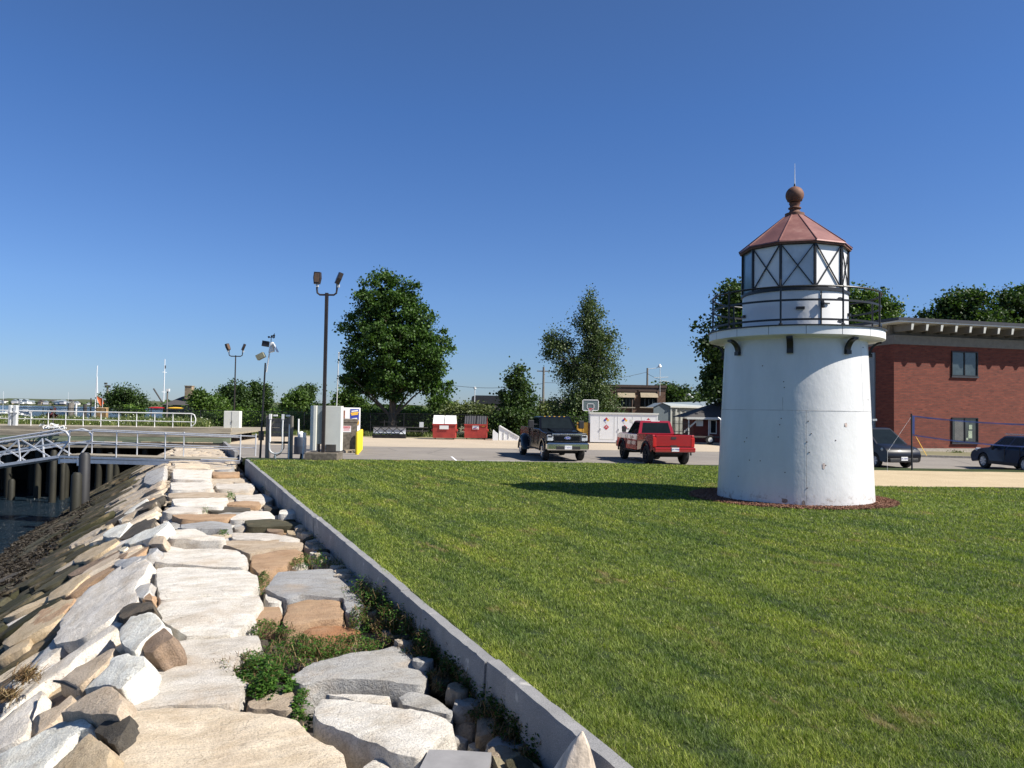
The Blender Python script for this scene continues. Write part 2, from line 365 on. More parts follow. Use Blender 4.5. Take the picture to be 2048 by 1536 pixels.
def copper_mat():
    m, t, n, l, p = nt('faded_red_roof'); c = coords(n, l)
    x = ramp(n, l, noi(n, l, c, 2.2, 6, .65), [(.3, (.17, .075, .068)), (.55, (.24, .11, .095)), (.75, (.34, .19, .16))])
    x = mix(n, l, x, (.5, .42, .36), ramp(n, l, noi(n, l, c, 8, 6, .8), [(.64, (0, 0, 0)), (.72, (.6, .6, .6))]))
    l.new(x, p.inputs['Base Color']); p.inputs['Roughness'].default_value = .5; p.inputs['Metallic'].default_value = .15; return m
M['copper'] = copper_mat()
def clear_glass(name='clear_glass', dark=.75, tint=(.75, .85, .9)):
    m, t, n, l, p = nt(name); gl = n.new('ShaderNodeBsdfGlossy'); gl.inputs['Roughness'].default_value = .03
    tr = n.new('ShaderNodeBsdfTransparent'); tr.inputs[0].default_value = (*tint, 1)
    fr = n.new('ShaderNodeFresnel'); fr.inputs[0].default_value = 1.6
    ms = n.new('ShaderNodeMixShader'); l.new(fr.outputs[0], ms.inputs[0]); l.new(tr.outputs[0], ms.inputs[1]); l.new(gl.outputs[0], ms.inputs[2])
    l.new(ms.outputs[0], n['Material Output'].inputs[0]); return m
M['glass'] = clear_glass()
def wire_mat(name, col, alpha, size=.06):
    m, t, n, l, p = nt(name); c = coords(n, l); sep = n.new('ShaderNodeSeparateXYZ'); l.new(c, sep.inputs[0])
    def mth(op, a, b):
        q = n.new('ShaderNodeMath'); q.operation = op
        for i, v in enumerate((a, b)):
            if isinstance(v, (int, float)): q.inputs[i].default_value = v
            elif v is not None: l.new(v, q.inputs[i])
        return q.outputs[0]
    u = mth('ADD', sep.outputs[0], sep.outputs[2]); w = mth('SUBTRACT', sep.outputs[0], sep.outputs[2])
    def line(x): return mth('LESS_THAN', mth('FRACT', mth('DIVIDE', x, size), None), alpha)
    a = mth('MAXIMUM', line(u), line(w)); p.inputs['Base Color'].default_value = (*col, 1); p.inputs['Roughness'].default_value = .5
    l.new(a, p.inputs['Alpha']); return m
M['chain'] = wire_mat('chain_link_wire', (.012, .014, .012), .14)
M['netm'] = wire_mat('volleyball_netting', (.03, .03, .05), .05, .1)
# ================================================================ THE SETTING
def sheet(name, pts, z, m, **kw):
    me = MB(); me.add([(p[0], p[1], z) for p in pts], [tuple(range(len(pts)))]); return me.build(name, m, kind='structure', **kw)
WL = -3.6
# water to the horizon, land behind the kerb
sheet('river_water', [(-5000, -60), (60, -60), (60, 5500), (-5000, 5500)], WL, M['water'])
def kx(s, v): p = K(s, v); return (p.x, p.y)
LG = -.21
sheet('ground', [kx(-40, 2.6), kx(57, 2.6), (-75, 55), (-75, 72), (-44, 80), (-47, 122), (-1250, 3600), (3500, 3600), (3500, -60), (20, -60)], LG, M['land'])
lp = [kx(-8, 2.6), kx(34.9, 2.6), (34, 32.6+.15), (34, -8)]
def lawn_grid():
    bm = bmesh.new(); vs = [bm.verts.new((x, y, 0)) for x, y in lp]; bm.faces.new(vs)
    me = bpy.data.meshes.new('lawn'); bm.to_mesh(me); bm.free(); return me
o = link('lawn', lawn_grid(), M['lawn'], kind='structure')
# the lawn's rear edge (a low earth lip down to the car park)
mb = MB(); a = kx(34.9, 2.6)
mb.prism([(32.75, -.001), (33.1, -.15), (33.1, -.3), (32.75, -.3)], a[0], 34, 'X'); mb.build('lawn_edge', M['lawn'], kind='structure')
sheet('car_park', [(-11.3, 33.0), (60, 33.0), (60, 47.2), (-17.45, 47.2)], PARK, M['asphalt'])
sheet('concrete_apron', [(-17.45, 47.2), (17, 47.2), (17, 62), (-23.8, 62)], PARK+.004, M['apron'])
sheet('asphalt_yard', [(17, 47.2), (34, 47.2), (34, 75), (17, 75)], PARK+.004, M['asphalt'])
# painted bay lines
mb = MB()
for (x0, y0, x1, y1) in ((903, 913, 915, 923), (915, 921, 1060, 922), (1232, 921, 1290, 926)):
    p, q = G(x0, y0, PARK+.008), G(x1, y1, PARK+.008); d = (q-p).normalized(); w = Vector((-d.y, d.x, 0))*.05
    mb.add([p-w, q-w, q+w, p+w], [(0, 1, 2, 3)])
mb.build('bay_line', M['white'], kind='structure')
# sand court with an irregular edge, mulch ring
def blob(name, pts, z, m, amp=.12, step=.5, **kw):
    P = []
    for i, p in enumerate(pts):
        q = pts[(i+1) % len(pts)]; L = math.dist(p, q); k = max(1, int(L/step))
        for j in range(k):
            x, y = p[0]+(q[0]-p[0])*j/k, p[1]+(q[1]-p[1])*j/k
            d = noise.noise_vector(Vector((x*.9, y*.9, 3)))*amp; P.append((x+d.x, y+d.y))
    return sheet(name, P, z, m, **kw)
c = [G(1700, 940, 0), G(1828, 942, 0), G(2400, 950, 0), G(2400, 982, 0), G(2048, 975, 0), G(1760, 973, 0), G(1690, 972, 0)]
blob('sand_court', [(p.x, p.y) for p in c], .006, M['sand'])
TC = A(1588, 829, 20.4); TC.z = 0
# mulch: real chips heaped in a shallow ring
blob('mulch_bed', [(TC.x-.15+math.cos(t/24*6.283)*2.6, TC.y+math.sin(t/24*6.283)*2.48) for t in range(24)], .012, M['mulch'], .1, .3)
# strip of dry grass and kerb before the brick building
p0, p1 = G(1760, 912, PARK), G(2300, 926, PARK)
mb = MB(); mb.bar((p0.x, p0.y, PARK+.06), (p1.x, p1.y, PARK+.06), .15, .13); mb.build('road_kerb', M['concrete'], kind='structure')
d = (p1-p0).normalized(); nn = Vector((-d.y, d.x, 0))
mb = MB(); mb.add([p0+nn*.08+Vector((0, 0, .1)), p1+nn*.08+Vector((0, 0, .1)), p1+nn*6+Vector((0, 0, .1)), p0+nn*6+Vector((0, 0, .1))], [(0, 1, 2, 3)])
mb.build('grass_verge', M['land'], kind='structure')
# riverbank under the blocks
CREST, ZT, SL = -.4, -.35, 1.75
def slope_z(v): return ZT + (v-CREST)/SL
def bank():
    nu, V = 400, []; prof = [2.55, 1.6, .6, -.2, -.5, -1.2, -2, -3, -4, -5, -6, -7, -9, -12]
    ss = [-6+i*.35 for i in range(nu)]
    for s in ss:
        for v in prof:
            z = ZT-.3 if v > CREST else slope_z(v)-.28
            z += noise.noise(Vector((s*1.3, v*1.3, 0)))*.12; V.append(K(s, v, z))
    m = len(prof); Fs = [(i*m+j, i*m+j+1, (i+1)*m+j+1, (i+1)*m+j) for i in range(nu-1) for j in range(m-1)]
    MB().add(V, Fs).build('riverbank', M['bank'], smooth=True, kind='structure')
bank()
def seaweed():
    # lumpy mat of rockweed over the lowest stones, as stuff
    n = 60000; s = rng.uniform(2, 40, n); v = rng.uniform(-6.6, -3.4, n)+rng.normal(0, .12, n)
    h = np.array([noise.noise(Vector((a*1.7, b*1.7, 5))) for a, b in zip(s, v)])
    keep = (h > -.2-.35*np.clip((-3.6-v), 0, 2)+.25); s, v, h = s[keep], v[keep], h[keep]; n = len(s)
    z = ZT+(v-CREST)/SL+.0+h*.14
    P = np.outer(s, DK)+np.outer(v, NK); P[:, 2] = z
    d1 = rng.normal(0, 1, (n, 3)); d1[:, 2] *= .35; d1 /= np.linalg.norm(d1, axis=1)[:, None]
    d2 = np.cross(d1, rng.normal(0, 1, (n, 3))); d2 /= np.linalg.norm(d2, axis=1)[:, None]
    L = rng.uniform(.04, .11, n)[:, None]; w = rng.uniform(.02, .05, n)[:, None]
    V = np.stack([P-d1*L, P+d2*w, P+d1*L, P-d2*w], 1).reshape(-1, 3)
    npmesh('seaweed', V, np.arange(4*n), M['seaweed'], label='dark brown rockweed hanging over the lowest stones by the water', cat='seaweed', kind='stuff')
seaweed()
# far shore with trees and houses
def far_shore():
    V, Fs = [], []; N = 160
    for i in range(N+1):
        x = -1900+i*(2300/N); h = 7+6*noise.noise(Vector((i*.09, 1, 0)))+2.5*noise.noise(Vector((i*.8, 4, 0)))
        if i > 130: h = max(1, h-(i-130)*.4)
        V += [(x, 1450, WL), (x, 1452, WL+1.2), (x, 1475, WL+2.5), (x, 1500, h+2), (x, 1800, h+2)]
    for i in range(N):
        for j in range(4): Fs.append((i*5+j, i*5+j+1, (i+1)*5+j+1, (i+1)*5+j))
    MB().add(V, Fs).build('far_shore', M['farland'], kind='structure')
    n = 5000; x = rng.uniform(-1900, 380, n); y = rng.uniform(1468, 1500, n)
    hh = np.array([6+5*noise.noise(Vector((a*.006, 1, 0)))+3*noise.noise(Vector((a*.03, 2, 0))) for a in x]); z = WL+2+rng.uniform(0, 1, n)*np.maximum(hh, 1.5)
    P = np.stack([x, y, z], 1); d1 = rng.normal(0, 1, (n, 3)); d1 /= np.linalg.norm(d1, axis=1)[:, None]
    d2 = np.cross(d1, rng.normal(0, 1, (n, 3))); d2 /= np.linalg.norm(d2, axis=1)[:, None]
    V = np.stack([P-d1*2.2, P+d2*2, P+d1*2.2, P-d2*2], 1).reshape(-1, 3)
    npmesh('far_trees', V, np.arange(4*n), M['darkleaf'], label='low band of distant trees along the far shore', cat='trees', kind='stuff')
far_shore()
def far_houses():
    r = random.Random(3); wm = [M['white'], M['cream'], mat('pale_siding', (.5, .5, .52), .7), mat('tan_siding', (.4, .33, .25), .7)]
    first = []
    for k, m in enumerate(wm):
        root = thing('far_house', (0, 0, 0), 'tiny '+('white', 'cream', 'pale grey', 'tan')[k]+' gabled house across the water', 'house', 'distant '+('white', 'cream', 'pale grey', 'tan')[k]+' houses')
        MB().box(0, 0, 2.2, 9, 7, 4.4).build('wall', m, root)
        MB().prism([(-5, 4.4), (5, 4.4), (0, 7.2)], -3.8, 3.8).build('roof', M['shingle'] if k % 2 else M['greypaint'], root); first.append(root)
    spots = [(r.uniform(-2, 178)) for _ in range(34)]+[30, 52, 58, 134, 137]
    for i, px in enumerate(spots):
        p = A(px, 800, 1462+r.uniform(0, 30)); k = i % 4
        loc = (p.x, p.y, WL+1.5+r.uniform(0, 3)); sc = r.uniform(.6, 1.25)
        o = first[k] if i < 4 else copy_tree(first[k], loc)
        o.location = loc; o.rotation_euler[2] = r.choice([0, R(90)])+r.uniform(-.3, .3); o.scale = (sc, sc, sc)
    # white water tower / tall house
far_houses()

# ================================================================ BLOCKS OF THE REVETMENT
TOPN = Vector((0, 0, 1)); SLN = (NK*(-1/SL)+Vector((0, 0, 1))).normalized()
TOPP = K(0, 0, ZT); SLP = K(0, CREST, ZT)
ROCKN = [0]
def poly_area(P): return .5*sum(P[i][0]*P[(i+1) % len(P)][1]-P[(i+1) % len(P)][0]*P[i][1] for i in range(len(P)))
def stone_mesh(P2, th, seed, step=.07, rough=1.0, dome=0.0):
    """P2: outline in metres about its centre -> block mesh with chipped edge and uneven top (z up)"""
    if poly_area(P2) < 0: P2 = P2[::-1]
    B = []
    for i, p in enumerate(P2):
        q = P2[(i+1) % len(P2)]; L = math.dist(p, q); k = max(1, int(round(L/step)))
        for j in range(k):
            t = j/k; B.append((p[0]+(q[0]-p[0])*t, p[1]+(q[1]-p[1])*t))
    # round the corners a little, then chip
    n = len(B); B = [((B[i-1][0]+6*B[i][0]+B[(i+1) % n][0])/8, (B[i-1][1]+6*B[i][1]+B[(i+1) % n][1])/8) for i in range(n)]
    so = Vector((seed*3.7, seed*1.3, 0))
    B2 = []
    for x, y in B:
        d = noise.noise_vector(Vector((x*6, y*6, 0))+so)*.018*rough+noise.noise_vector(Vector((x*20, y*20, 3))+so)*.012*rough; B2.append(Vector((x+d.x, y+d.y)))
    xs = [p.x for p in B2]; ys = [p.y for p in B2]; I = []
    def inside(x, y):
        c = False; j = n-1
        for i in range(n):
            a, b = B2[i], B2[j]
            if (a.y > y) != (b.y > y) and x < (b.x-a.x)*(y-a.y)/(b.y-a.y)+a.x: c = not c
            j = i
        return c
    st = step*1.05; yy = min(ys)
    while yy < max(ys):
        xx = min(xs)
        while xx < max(xs):
            x, y = xx+noise.noise(Vector((xx*9, yy*9, seed)))*st*.5, yy+noise.noise(Vector((xx*9, yy*9, seed+9)))*st*.5
            if inside(x, y) and min((x-b.x)**2+(y-b.y)**2 for b in B2) > (step*.42)**2: I.append(Vector((x, y)))
            xx += st
        yy += st*.87
    r = delaunay_2d_cdt(B2+I, [(i, (i+1) % n) for i in range(n)], [list(range(n))], 1, 1e-6)
    vs, fs = r[0], r[2]
    if len(vs) > n+len(I)+6: pass
    size = max(max(xs)-min(xs), max(ys)-min(ys)); tx, ty = noise.noise(so)*.03, noise.noise(so+Vector((5, 5, 5)))*.03
    cx, cy = sum(xs)/n, sum(ys)/n
    def top(x, y, d):
        q = Vector((x, y, 0))+so
        h = noise.noise(q*1.1)*.018+noise.noise(q*9)*.004
        h += round(noise.noise(q*2.2+Vector((7, 0, 0)))*2.2)*.010
        h = h*rough + tx*x+ty*y
        if dome: h -= dome*((x-cx)**2+(y-cy)**2)/(size*.5)**2
        return h-.012*rough*math.exp(-d/.012)
    V = []; orig = r[3]; bmap = {}
    for i, v in enumerate(vs):
        ids = orig[i]; isb = [k for k in ids if k < n]
        d = 0 if isb else min(math.dist(v, b) for b in B2)
        if isb: bmap[isb[0]] = i
        V.append(Vector((v.x, v.y, top(v.x, v.y, d))))
    Fs = [tuple(f) for f in fs]; ntop = len(Fs)
    ring = [bmap.get(k) for k in range(n)]
    if any(x is None for x in ring):
        ring = [x for x in ring if x is not None]
    m = len(ring); base = len(V)
    nor = []
    for i in range(m):
        a, b = V[ring[i-1]], V[ring[(i+1) % m]]; t = Vector((b.x-a.x, b.y-a.y)); t = t.normalized() if t.length else Vector((1, 0)); nor.append(Vector((t.y, -t.x)))
    for lev, (zz, out) in enumerate(((-.05, .010), (-.18*th-.06, .022), (-.5*th-.03, .02), (-.8*th, -.005), (-th, -.06))):
        for i in range(m):
            b = V[ring[i]]; q = Vector((b.x*5, b.y*5, zz*5))+so
            o = out+noise.noise(q)*.045*min(1, lev)*rough+noise.noise(q*3)*.015*min(1, lev)*rough
            z = b.z+zz+noise.noise(q+Vector((3, 3, 3)))*.02*min(1, lev)
            V.append(Vector((b.x+nor[i].x*o, b.y+nor[i].y*o, z)))
    for lev in range(5):
        a = ring if lev == 0 else [base+(lev-1)*m+i for i in range(m)]; b = [base+lev*m+i for i in range(m)]
        for i in range(m): Fs.append((a[i], b[i], b[(i+1) % m], a[(i+1) % m]))
    Fs.append(tuple(base+4*m+i for i in range(m)))
    me = bpy.data.meshes.new('stone_block'); me.from_pydata(V, [], Fs); me.update()
    bm = bmesh.new(); bm.from_mesh(me); bmesh.ops.recalc_face_normals(bm, faces=bm.faces); bm.to_mesh(me); bm.free()
    sm = [True]*len(me.polygons); me.polygons.foreach_set('use_smooth', sm)
    rs = set(ring); at = me.attributes.new('sharp_edge', 'BOOLEAN', 'EDGE')
    at.data.foreach_set('value', [e.vertices[0] in rs and e.vertices[1] in rs for e in me.edges])
    return me
TONE = dict(white=(.70, .67, .61), pale=(.60, .565, .51), grey=(.43, .425, .41), bluegrey=(.36, .365, .37), cream=(.70, .60, .46), sandy=(.46, .37, .25), orange=(.42, .285, .18), rusty=(.34, .17, .085),
            brown=(.24, .175, .125), dark=(.10, .09, .075), mossy=(.085, .08, .05), olive=(.045, .045, .022), beige=(.46, .38, .29))
def px_stone(pts, plane, tone, label, lift=0.0, th=.45, group=None, step=None, tilt=0, dome=0):
    n, p0 = (TOPN, TOPP) if plane == 'T' else (SLN, SLP)
    p0 = p0+n*lift
    W3 = [PL(x, y, p0, n) for x, y in pts]; c = sum(W3, Vector())/len(W3)
    X = DK.copy() if plane == 'S' else NK.copy(); Yv = n.cross(X).normalized()
    P2 = [((w-c).dot(X), (w-c).dot(Yv)) for w in W3]; rad = sum(math.hypot(*p) for p in P2)/len(P2); P2 = [(x*(1-.02/rad*1.2), y*(1-.02/rad*1.2)) for x, y in P2]
    ROCKN[0] += 1; dist = c.length
    st = step or max(.055, min(.22, dist*.0085))
    me = stone_mesh(P2, th, ROCKN[0]*1.37, st, rough=1 if dist < 12 else 1.2, dome=dome)
    o = link('stone_block', me, M['stone'])
    Mx = Matrix((X, Yv, n)).transposed().to_4x4(); Mx.translation = c; o.matrix_world = Mx
    kb = 1.28 if plane == 'S' and tone not in ('dark', 'mossy', 'olive') else 1; o.color = (*[min(.85, c_*kb) for c_ in TONE[tone]], 1)  # sloping stones get a lighter colour to offset the grazing sun
    tag(o, label, 'rock', group); return o
def cr(ox, oy, sc, pts): return [(ox+x/sc, oy+y/sc) for x, y in pts]
def c1(*p): return cr(0, 860, 4.096, p)
def c2(*p): return cr(0, 1160, 4.086, p)
def c3(*p): return cr(250, 900, 4.096, p)
def c4(*p): return cr(300, 1160, 4.086, p)
def c5(*p): return cr(760, 1160, 4.086, p)
T = [
 # ---- capping slabs, near to far
 ([(240,1490),(256,1424),(330,1412),(420,1410),(480,1420),(555,1426),(590,1434),(625,1468),(668,1486),(692,1502),(705,1590),(650,1680),(300,1700),(215,1600)], 'T','cream','largest cream slab lying flat at the bottom edge of the photo',.05,.6),
 ([(332,1280),(372,1273),(520,1266),(524,1283),(492,1300),(468,1322),(472,1350),(500,1366),(480,1398),(462,1406),(400,1409),(332,1409),(250,1416),(246,1404),(262,1370),(290,1330)], 'T','pale','pale slab with long dark streaks, just above the largest cream slab',.0,.5),
 ([(307,1222),(316,1208),(345,1196),(430,1191),(520,1189),(530,1204),(505,1236),(470,1268),(372,1271),(330,1243)], 'T','white','smooth white slab with faint pink banding left of the orange stones',.04,.5),
 ([(311,1136),(331,1131),(396,1134),(494,1139),(518,1149),(518,1165),(505,1187),(470,1190),(367,1193),(318,1198),(312,1170)], 'T','white','broad white slab with a rough grey left face, second above the streaked slab',.06,.55),
 ([(313,1113),(331,1089),(367,1095),(406,1094),(477,1099),(498,1115),(497,1134),(396,1130),(328,1126),(311,1123)], 'T','white','white slab ending in a broken right end, left of the tan stone',.03,.5),
 (c3((1240,1000),(1500,975),(1900,950),(1920,1060),(1975,1290),(1920,1340),(1820,1330),(1795,1205),(1450,1188),(1320,1215),(1190,1160),(1130,1120)), 'T','bluegrey','large blue-grey slab crossed by a pale vein beside the granite kerb',.02,.55),
 (c4((1115,190),(1300,133),(1560,150),(1598,230),(1585,325),(1380,335),(1090,385),(1078,300),(1112,262)), 'T','orange','square orange-tan stone in front of the blue-grey slab',-.02,.4),
 (c4((822,240),(900,212),(1070,212),(1090,275),(1055,350),(880,335),(790,325)), 'T','orange','smaller orange stone touching the left side of the square one',-.04,.35),
 (c4((1232,430),(1330,362),(1450,342),(1700,372),(1738,402),(1690,440),(1500,452),(1300,480),(1245,465)), 'T','rusty','flat rust-brown stone lying among the weeds',-.08,.25),
 (c4((935,95),(990,82),(1100,150),(1068,188),(960,180)), 'T','white','small white wedge of stone between the white and blue-grey slabs',-.03,.3),
 ([(572,1358),(622,1322),(700,1306),(760,1297),(800,1284),(838,1287),(850,1320),(862,1352),(850,1370),(740,1362),(640,1361),(600,1370)], 'T','grey','long grey slab with a shadowed front, right of the leafy weeds',.0,.5),
 ([(637,1390),(700,1393),(800,1411),(882,1428),(912,1446),(906,1464),(880,1478),(846,1518),(790,1505),(740,1480),(690,1462),(640,1446),(620,1424)], 'T','white','big white block with a dark undercut front, right of the largest cream slab',.07,.6),
 (c4((1385,935),(1700,915),(1985,915),(1998,975),(1930,1000),(1700,985),(1560,950)), 'T','white','thin pale stone lying behind the undercut white block',.02,.3),
 (c4((782,972),(1000,905),(1180,905),(1208,970),(1165,1085),(1020,1050),(790,1020)), 'T','beige','beige stone wedged behind the largest cream slab',-.03,.35),
 (c5((132,940),(250,902),(400,922),(500,980),(615,1055),(600,1095),(450,1065),(165,1005)), 'T','grey','rounded grey stone behind the right end of the undercut white block',-.02,.35),
 (c5((625,1062),(870,1102),(760,1190),(640,1135)), 'T','pale','flat pale stone beside the weeds at the foot of the kerb',-.1,.25),
 (c5((845,1135),(960,1150),(1008,1220),(1000,1335),(900,1355),(832,1270)), 'T','beige','knobbly brown-grey stone near the driftwood stump',-.08,.3),
 (c5((490,1300),(560,1262),(650,1242),(750,1290),(700,1330),(560,1335)), 'T','grey','cracked grey stone behind the slate offcut, left half',-.12,.25),
 (c5((710,1330),(760,1295),(862,1362),(800,1385),(740,1380)), 'T','grey','cracked grey stone behind the slate offcut, right half',-.13,.2),
 (c5((890,1370),(1000,1290),(1130,1310),(1140,1390),(1000,1420),(910,1410)), 'T','mossy','rough greenish stone between the timber and the kerb',-.15,.2),
 ([(710,1560),(722,1525),(760,1500),(790,1545),(780,1580)], 'T','white','pointed white stone cut by the bottom edge, left of the slate offcut',-.02,.35),
 # ---- middle distance
 (c3((355,705),(400,655),(560,642),(700,690),(835,712),(840,735),(600,728),(355,722)), 'T','white','white block with a ragged grey front, left of the sandy slab',.08,.5),
 (c3((872,672),(1200,672),(1445,722),(1430,748),(872,728)), 'T','pale','long pale stone in the row with the ragged-fronted white block',.0,.4),
 (c3((705,762),(1000,728),(1470,745),(1470,785),(1250,800),(1060,828),(1020,855),(930,800)), 'T','beige','wide tan stone behind the white slab with the broken right end',-.02,.4),
 (c3((1042,855),(1240,812),(1400,802),(1470,832),(1300,955),(1095,1005),(1025,950)), 'T','orange','tan orange-tinged slab before the leafy patch near the kerb',-.02,.4),
 (c3((1492,832),(1640,812),(1780,852),(1858,862),(1850,895),(1700,900),(1560,878)), 'T','white','small bright white stone behind the leafy patch near the kerb',-.02,.3),
 (c3((1452,772),(1660,757),(1688,808),(1600,812),(1480,806)), 'T','beige','buff oblong stone close to the kerb behind the bright white one',-.02,.3),
 (c3((1322,652),(1535,662),(1528,708),(1330,682)), 'T','sandy','small sandy stone with an orange end by the kerb',-.02,.3),
 (c3((1482,712),(1590,715),(1603,743),(1478,748)), 'T','white','small white square stone by the kerb',-.02,.3),
 (c3((972,572),(1190,557),(1500,600),(1475,628),(1000,618)), 'T','mossy','long mossy grey stone half shaded, midway along the kerb',.02,.35),
 (c3((445,600),(700,572),(870,590),(885,648),(700,640),(455,638)), 'T','bluegrey','dark blue-grey flat stone midway along the revetment',.0,.4),
 (c3((375,525),(600,515),(930,522),(845,562),(465,568)), 'T','orange','long orange-brown stone before the dark blue-grey flat one',.03,.35),
 (c3((1272,478),(1422,482),(1422,520),(1255,522)), 'T','white','cube-like white block near the kerb, shaded on its left side',.12,.5),
 (c3((985,502),(1180,497),(1248,548),(1200,568),(865,572),(855,548)), 'T','white','white slab with cracked top left of the cube-like block',.02,.4),
 (c3((380,402),(640,387),(850,390),(848,412),(800,458),(400,454)), 'T','white','clean white slab with a small plant at its right end',.05,.4),
 (c3((295,505),(380,462),(636,466),(636,508),(355,514)), 'T','pale','pale block with a rough speckled left end',.06,.5),
 (c3((372,255),(715,257),(722,325),(376,328)), 'T','white','broad bright slab three rows before the gangway platform',.06,.45),
 (c3((742,267),(1062,272),(1062,318),(748,320)), 'T','pale','pale slab next to the broad bright one, three rows before the platform',.0,.4),
 (c3((390,155),(718,158),(700,246),(395,240)), 'T','white','long white slab two rows before the gangway platform',.04,.45),
 (c3((405,108),(690,108),(698,148),(412,145)), 'T','cream','cream slab right in front of the gangway platform',.0,.4),
 (c3((712,112),(900,122),(888,163),(735,163)), 'T','bluegrey','blue-grey slab at the foot of the gangway platform',-.05,.3),
 (c3((712,178),(945,176),(940,198),(714,205)), 'T','orange','thin rust-orange slab near the far end of the kerb',.02,.2),
 (c3((348,350),(600,342),(838,345),(828,378),(350,384)), 'T','beige','tan flat slab before the clean white one',.0,.4),
 (c3((902,362),(1138,362),(1218,400),(1130,430),(905,405)), 'T','pale','weathered pale stone right of the small plant',-.02,.35),
 (c3((822,425),(980,410),(1108,420),(1118,448),(825,450)), 'T','orange','brown-orange stone right of the clean white slab',-.02,.35),
 (c3((645,475),(820,462),(1040,466),(1028,498),(700,500)), 'T','dark','dark brown low stone left of the white cracked-topped slab',-.05,.3),
 (c3((1130,445),(1260,452),(1262,478),(1140,490)), 'T','dark','dark rough stone behind the cube-like white block',-.05,.3),
 (c3((890,600),(985,592),(1000,640),(900,645)), 'T','grey','little grey stone between the blue-grey flat stone and the mossy one',-.06,.3),
 (c3((1150,640),(1300,632),(1305,668),(1170,665)), 'T','brown','little dark brown stone under the mossy long one',-.04,.3),
 # ---- long slabs on the slope, near
 (c2((-120,980),(0,900),(300,640),(470,440),(640,352),(700,400),(560,510),(260,735),(60,900),(-120,1060)), 'S','grey','long grey plank-like stone lowest of the near slope, by the frame edge',.02,.35),
 (c2((-80,1180),(0,1090),(330,770),(560,600),(720,470),(960,292),(968,325),(1020,335),(830,470),(640,600),(560,690),(340,830),(150,1000),(-60,1180)), 'S','pale','long narrow pale slab carrying the dry straw',.03,.3),
 (c2((965,410),(1060,295),(1250,255),(1330,352),(1170,492),(1085,588),(985,512)), 'S','white','speckled white stone beside the smooth white slab on the slope crest',.1,.4),
 (c2((1168,482),(1330,362),(1425,458),(1310,520),(1240,592),(1152,592)), 'S','brown','small cracked brown stone left of the streaked slab',.06,.35),
 (c2((450,830),(640,690),(930,532),(940,562),(880,660),(640,872),(600,860)), 'S','beige','flat tan-brown plank of stone with a stick across it',.05,.25),
 (c2((660,890),(880,700),(900,615),(1040,590),(1180,605),(1192,680),(1060,815),(985,895),(900,850),(760,862)), 'S','white','white stone with a yellow stain next to the streaked slab',.14,.4),
 (c2((478,1085),(640,960),(850,852),(950,880),(1003,980),(960,1098),(700,1085),(560,1060)), 'S','beige','speckled buff stone over a dark hollow beside the streaked slab',.16,.4),
 (c2((195,1295),(270,1115),(480,1012),(600,912),(600,975),(480,1095),(440,1140),(300,1240)), 'S','beige','narrow brown stone below the speckled buff one',.02,.3),
 (c2((-60,1420),(215,1300),(480,1132),(680,1088),(762,1190),(620,1250),(400,1500),(300,1650),(-60,1700)), 'S','white','large white-grey slab in the bottom left corner',.08,.45),
 (c2((390,1560),(600,1330),(720,1232),(870,1342),(883,1400),(860,1480),(900,1560),(800,1700),(420,1700)), 'S','sandy','sandy tan stone at the bottom edge left of the largest cream slab',.14,.45),
 (c2((745,1222),(850,1122),(1000,1112),(1075,1062),(1050,1160),(980,1300),(920,1362),(850,1290)), 'S','dark','dark grey stone wedged left of the largest cream slab',.1,.35),
 (c2((978,232),(1050,182),(1240,165),(1268,212),(1080,280),(1000,330),(970,308)), 'S','dark','dark rounded stone at the left end of the smooth white slab',.08,.35),
 (c2((1062,82),(1150,32),(1235,12),(1218,90),(1160,150),(1100,138)), 'S','grey','small grey stone at the crest by the rough grey left face',.06,.3),
 (c2((1155,105),(1220,92),(1248,158),(1155,158)), 'S','orange','very small orange stone in the gap by the crest',.04,.2),
 (c1((500,1530),(700,1302),(1000,1102),(1190,1035),(1228,1080),(1100,1300),(1130,1388),(980,1468),(900,1560),(640,1700),(420,1760)), 'S','pale','very long grey-white slab running down the middle of the slope',.08,.4),
 (c1((250,1540),(400,1402),(610,1362),(560,1440),(490,1540),(330,1640),(60,1780),(0,1750)), 'S','sandy','golden sandy slab left of the very long grey-white slab',.03,.35),
 (c1((372,1408),(400,1332),(600,1192),(768,1132),(690,1222),(560,1330)), 'S','sandy','golden brown stone with a dark hollow at its right end',.06,.35),
 (c1((592,1060),(620,1022),(780,942),(955,882),(978,918),(850,1000),(700,1078),(610,1080)), 'S','sandy','pointed golden stone halfway up the slope',.07,.35),
 (c1((522,1168),(700,1085),(850,1005),(1000,955),(985,1010),(760,1128),(565,1198)), 'S','brown','rusty brown strip of stone below the pointed golden one',.0,.3),
 (c1((992,912),(1130,832),(1385,742),(1378,788),(1270,858),(1060,938)), 'S','white','slim white slab pointing down the slope from the crest',.1,.35),
 (c1((832,860),(905,802),(1068,747),(978,868),(880,878)), 'S','white','speckled grey-white stone left of a large dark one',.08,.35),
 (c1((972,878),(1082,762),(1180,722),(1258,742),(1238,800),(1060,878),(1000,902)), 'S','dark','large dark brown stone between two white ones on the slope',.05,.35),
 (c1((952,730),(1060,642),(1218,552),(1188,592),(1060,680),(985,738)), 'S','white','thin white blade of stone beside dark rocks on the slope',.06,.3),
 (c1((1085,668),(1200,582),(1288,562),(1240,620),(1150,658)), 'S','dark','dark stone right of the thin white blade',.05,.3),
 (c1((922,1098),(945,1062),(1200,1012),(1222,962),(1305,952),(1250,1010),(1020,1128)), 'S','bluegrey','blue-grey broken stone with a shadow under its front',.1,.35),
 (c1((950,970),(1050,937),(1042,968),(1000,998)), 'S','cream','small yellow-cream stone halfway up the slope',.08,.25),
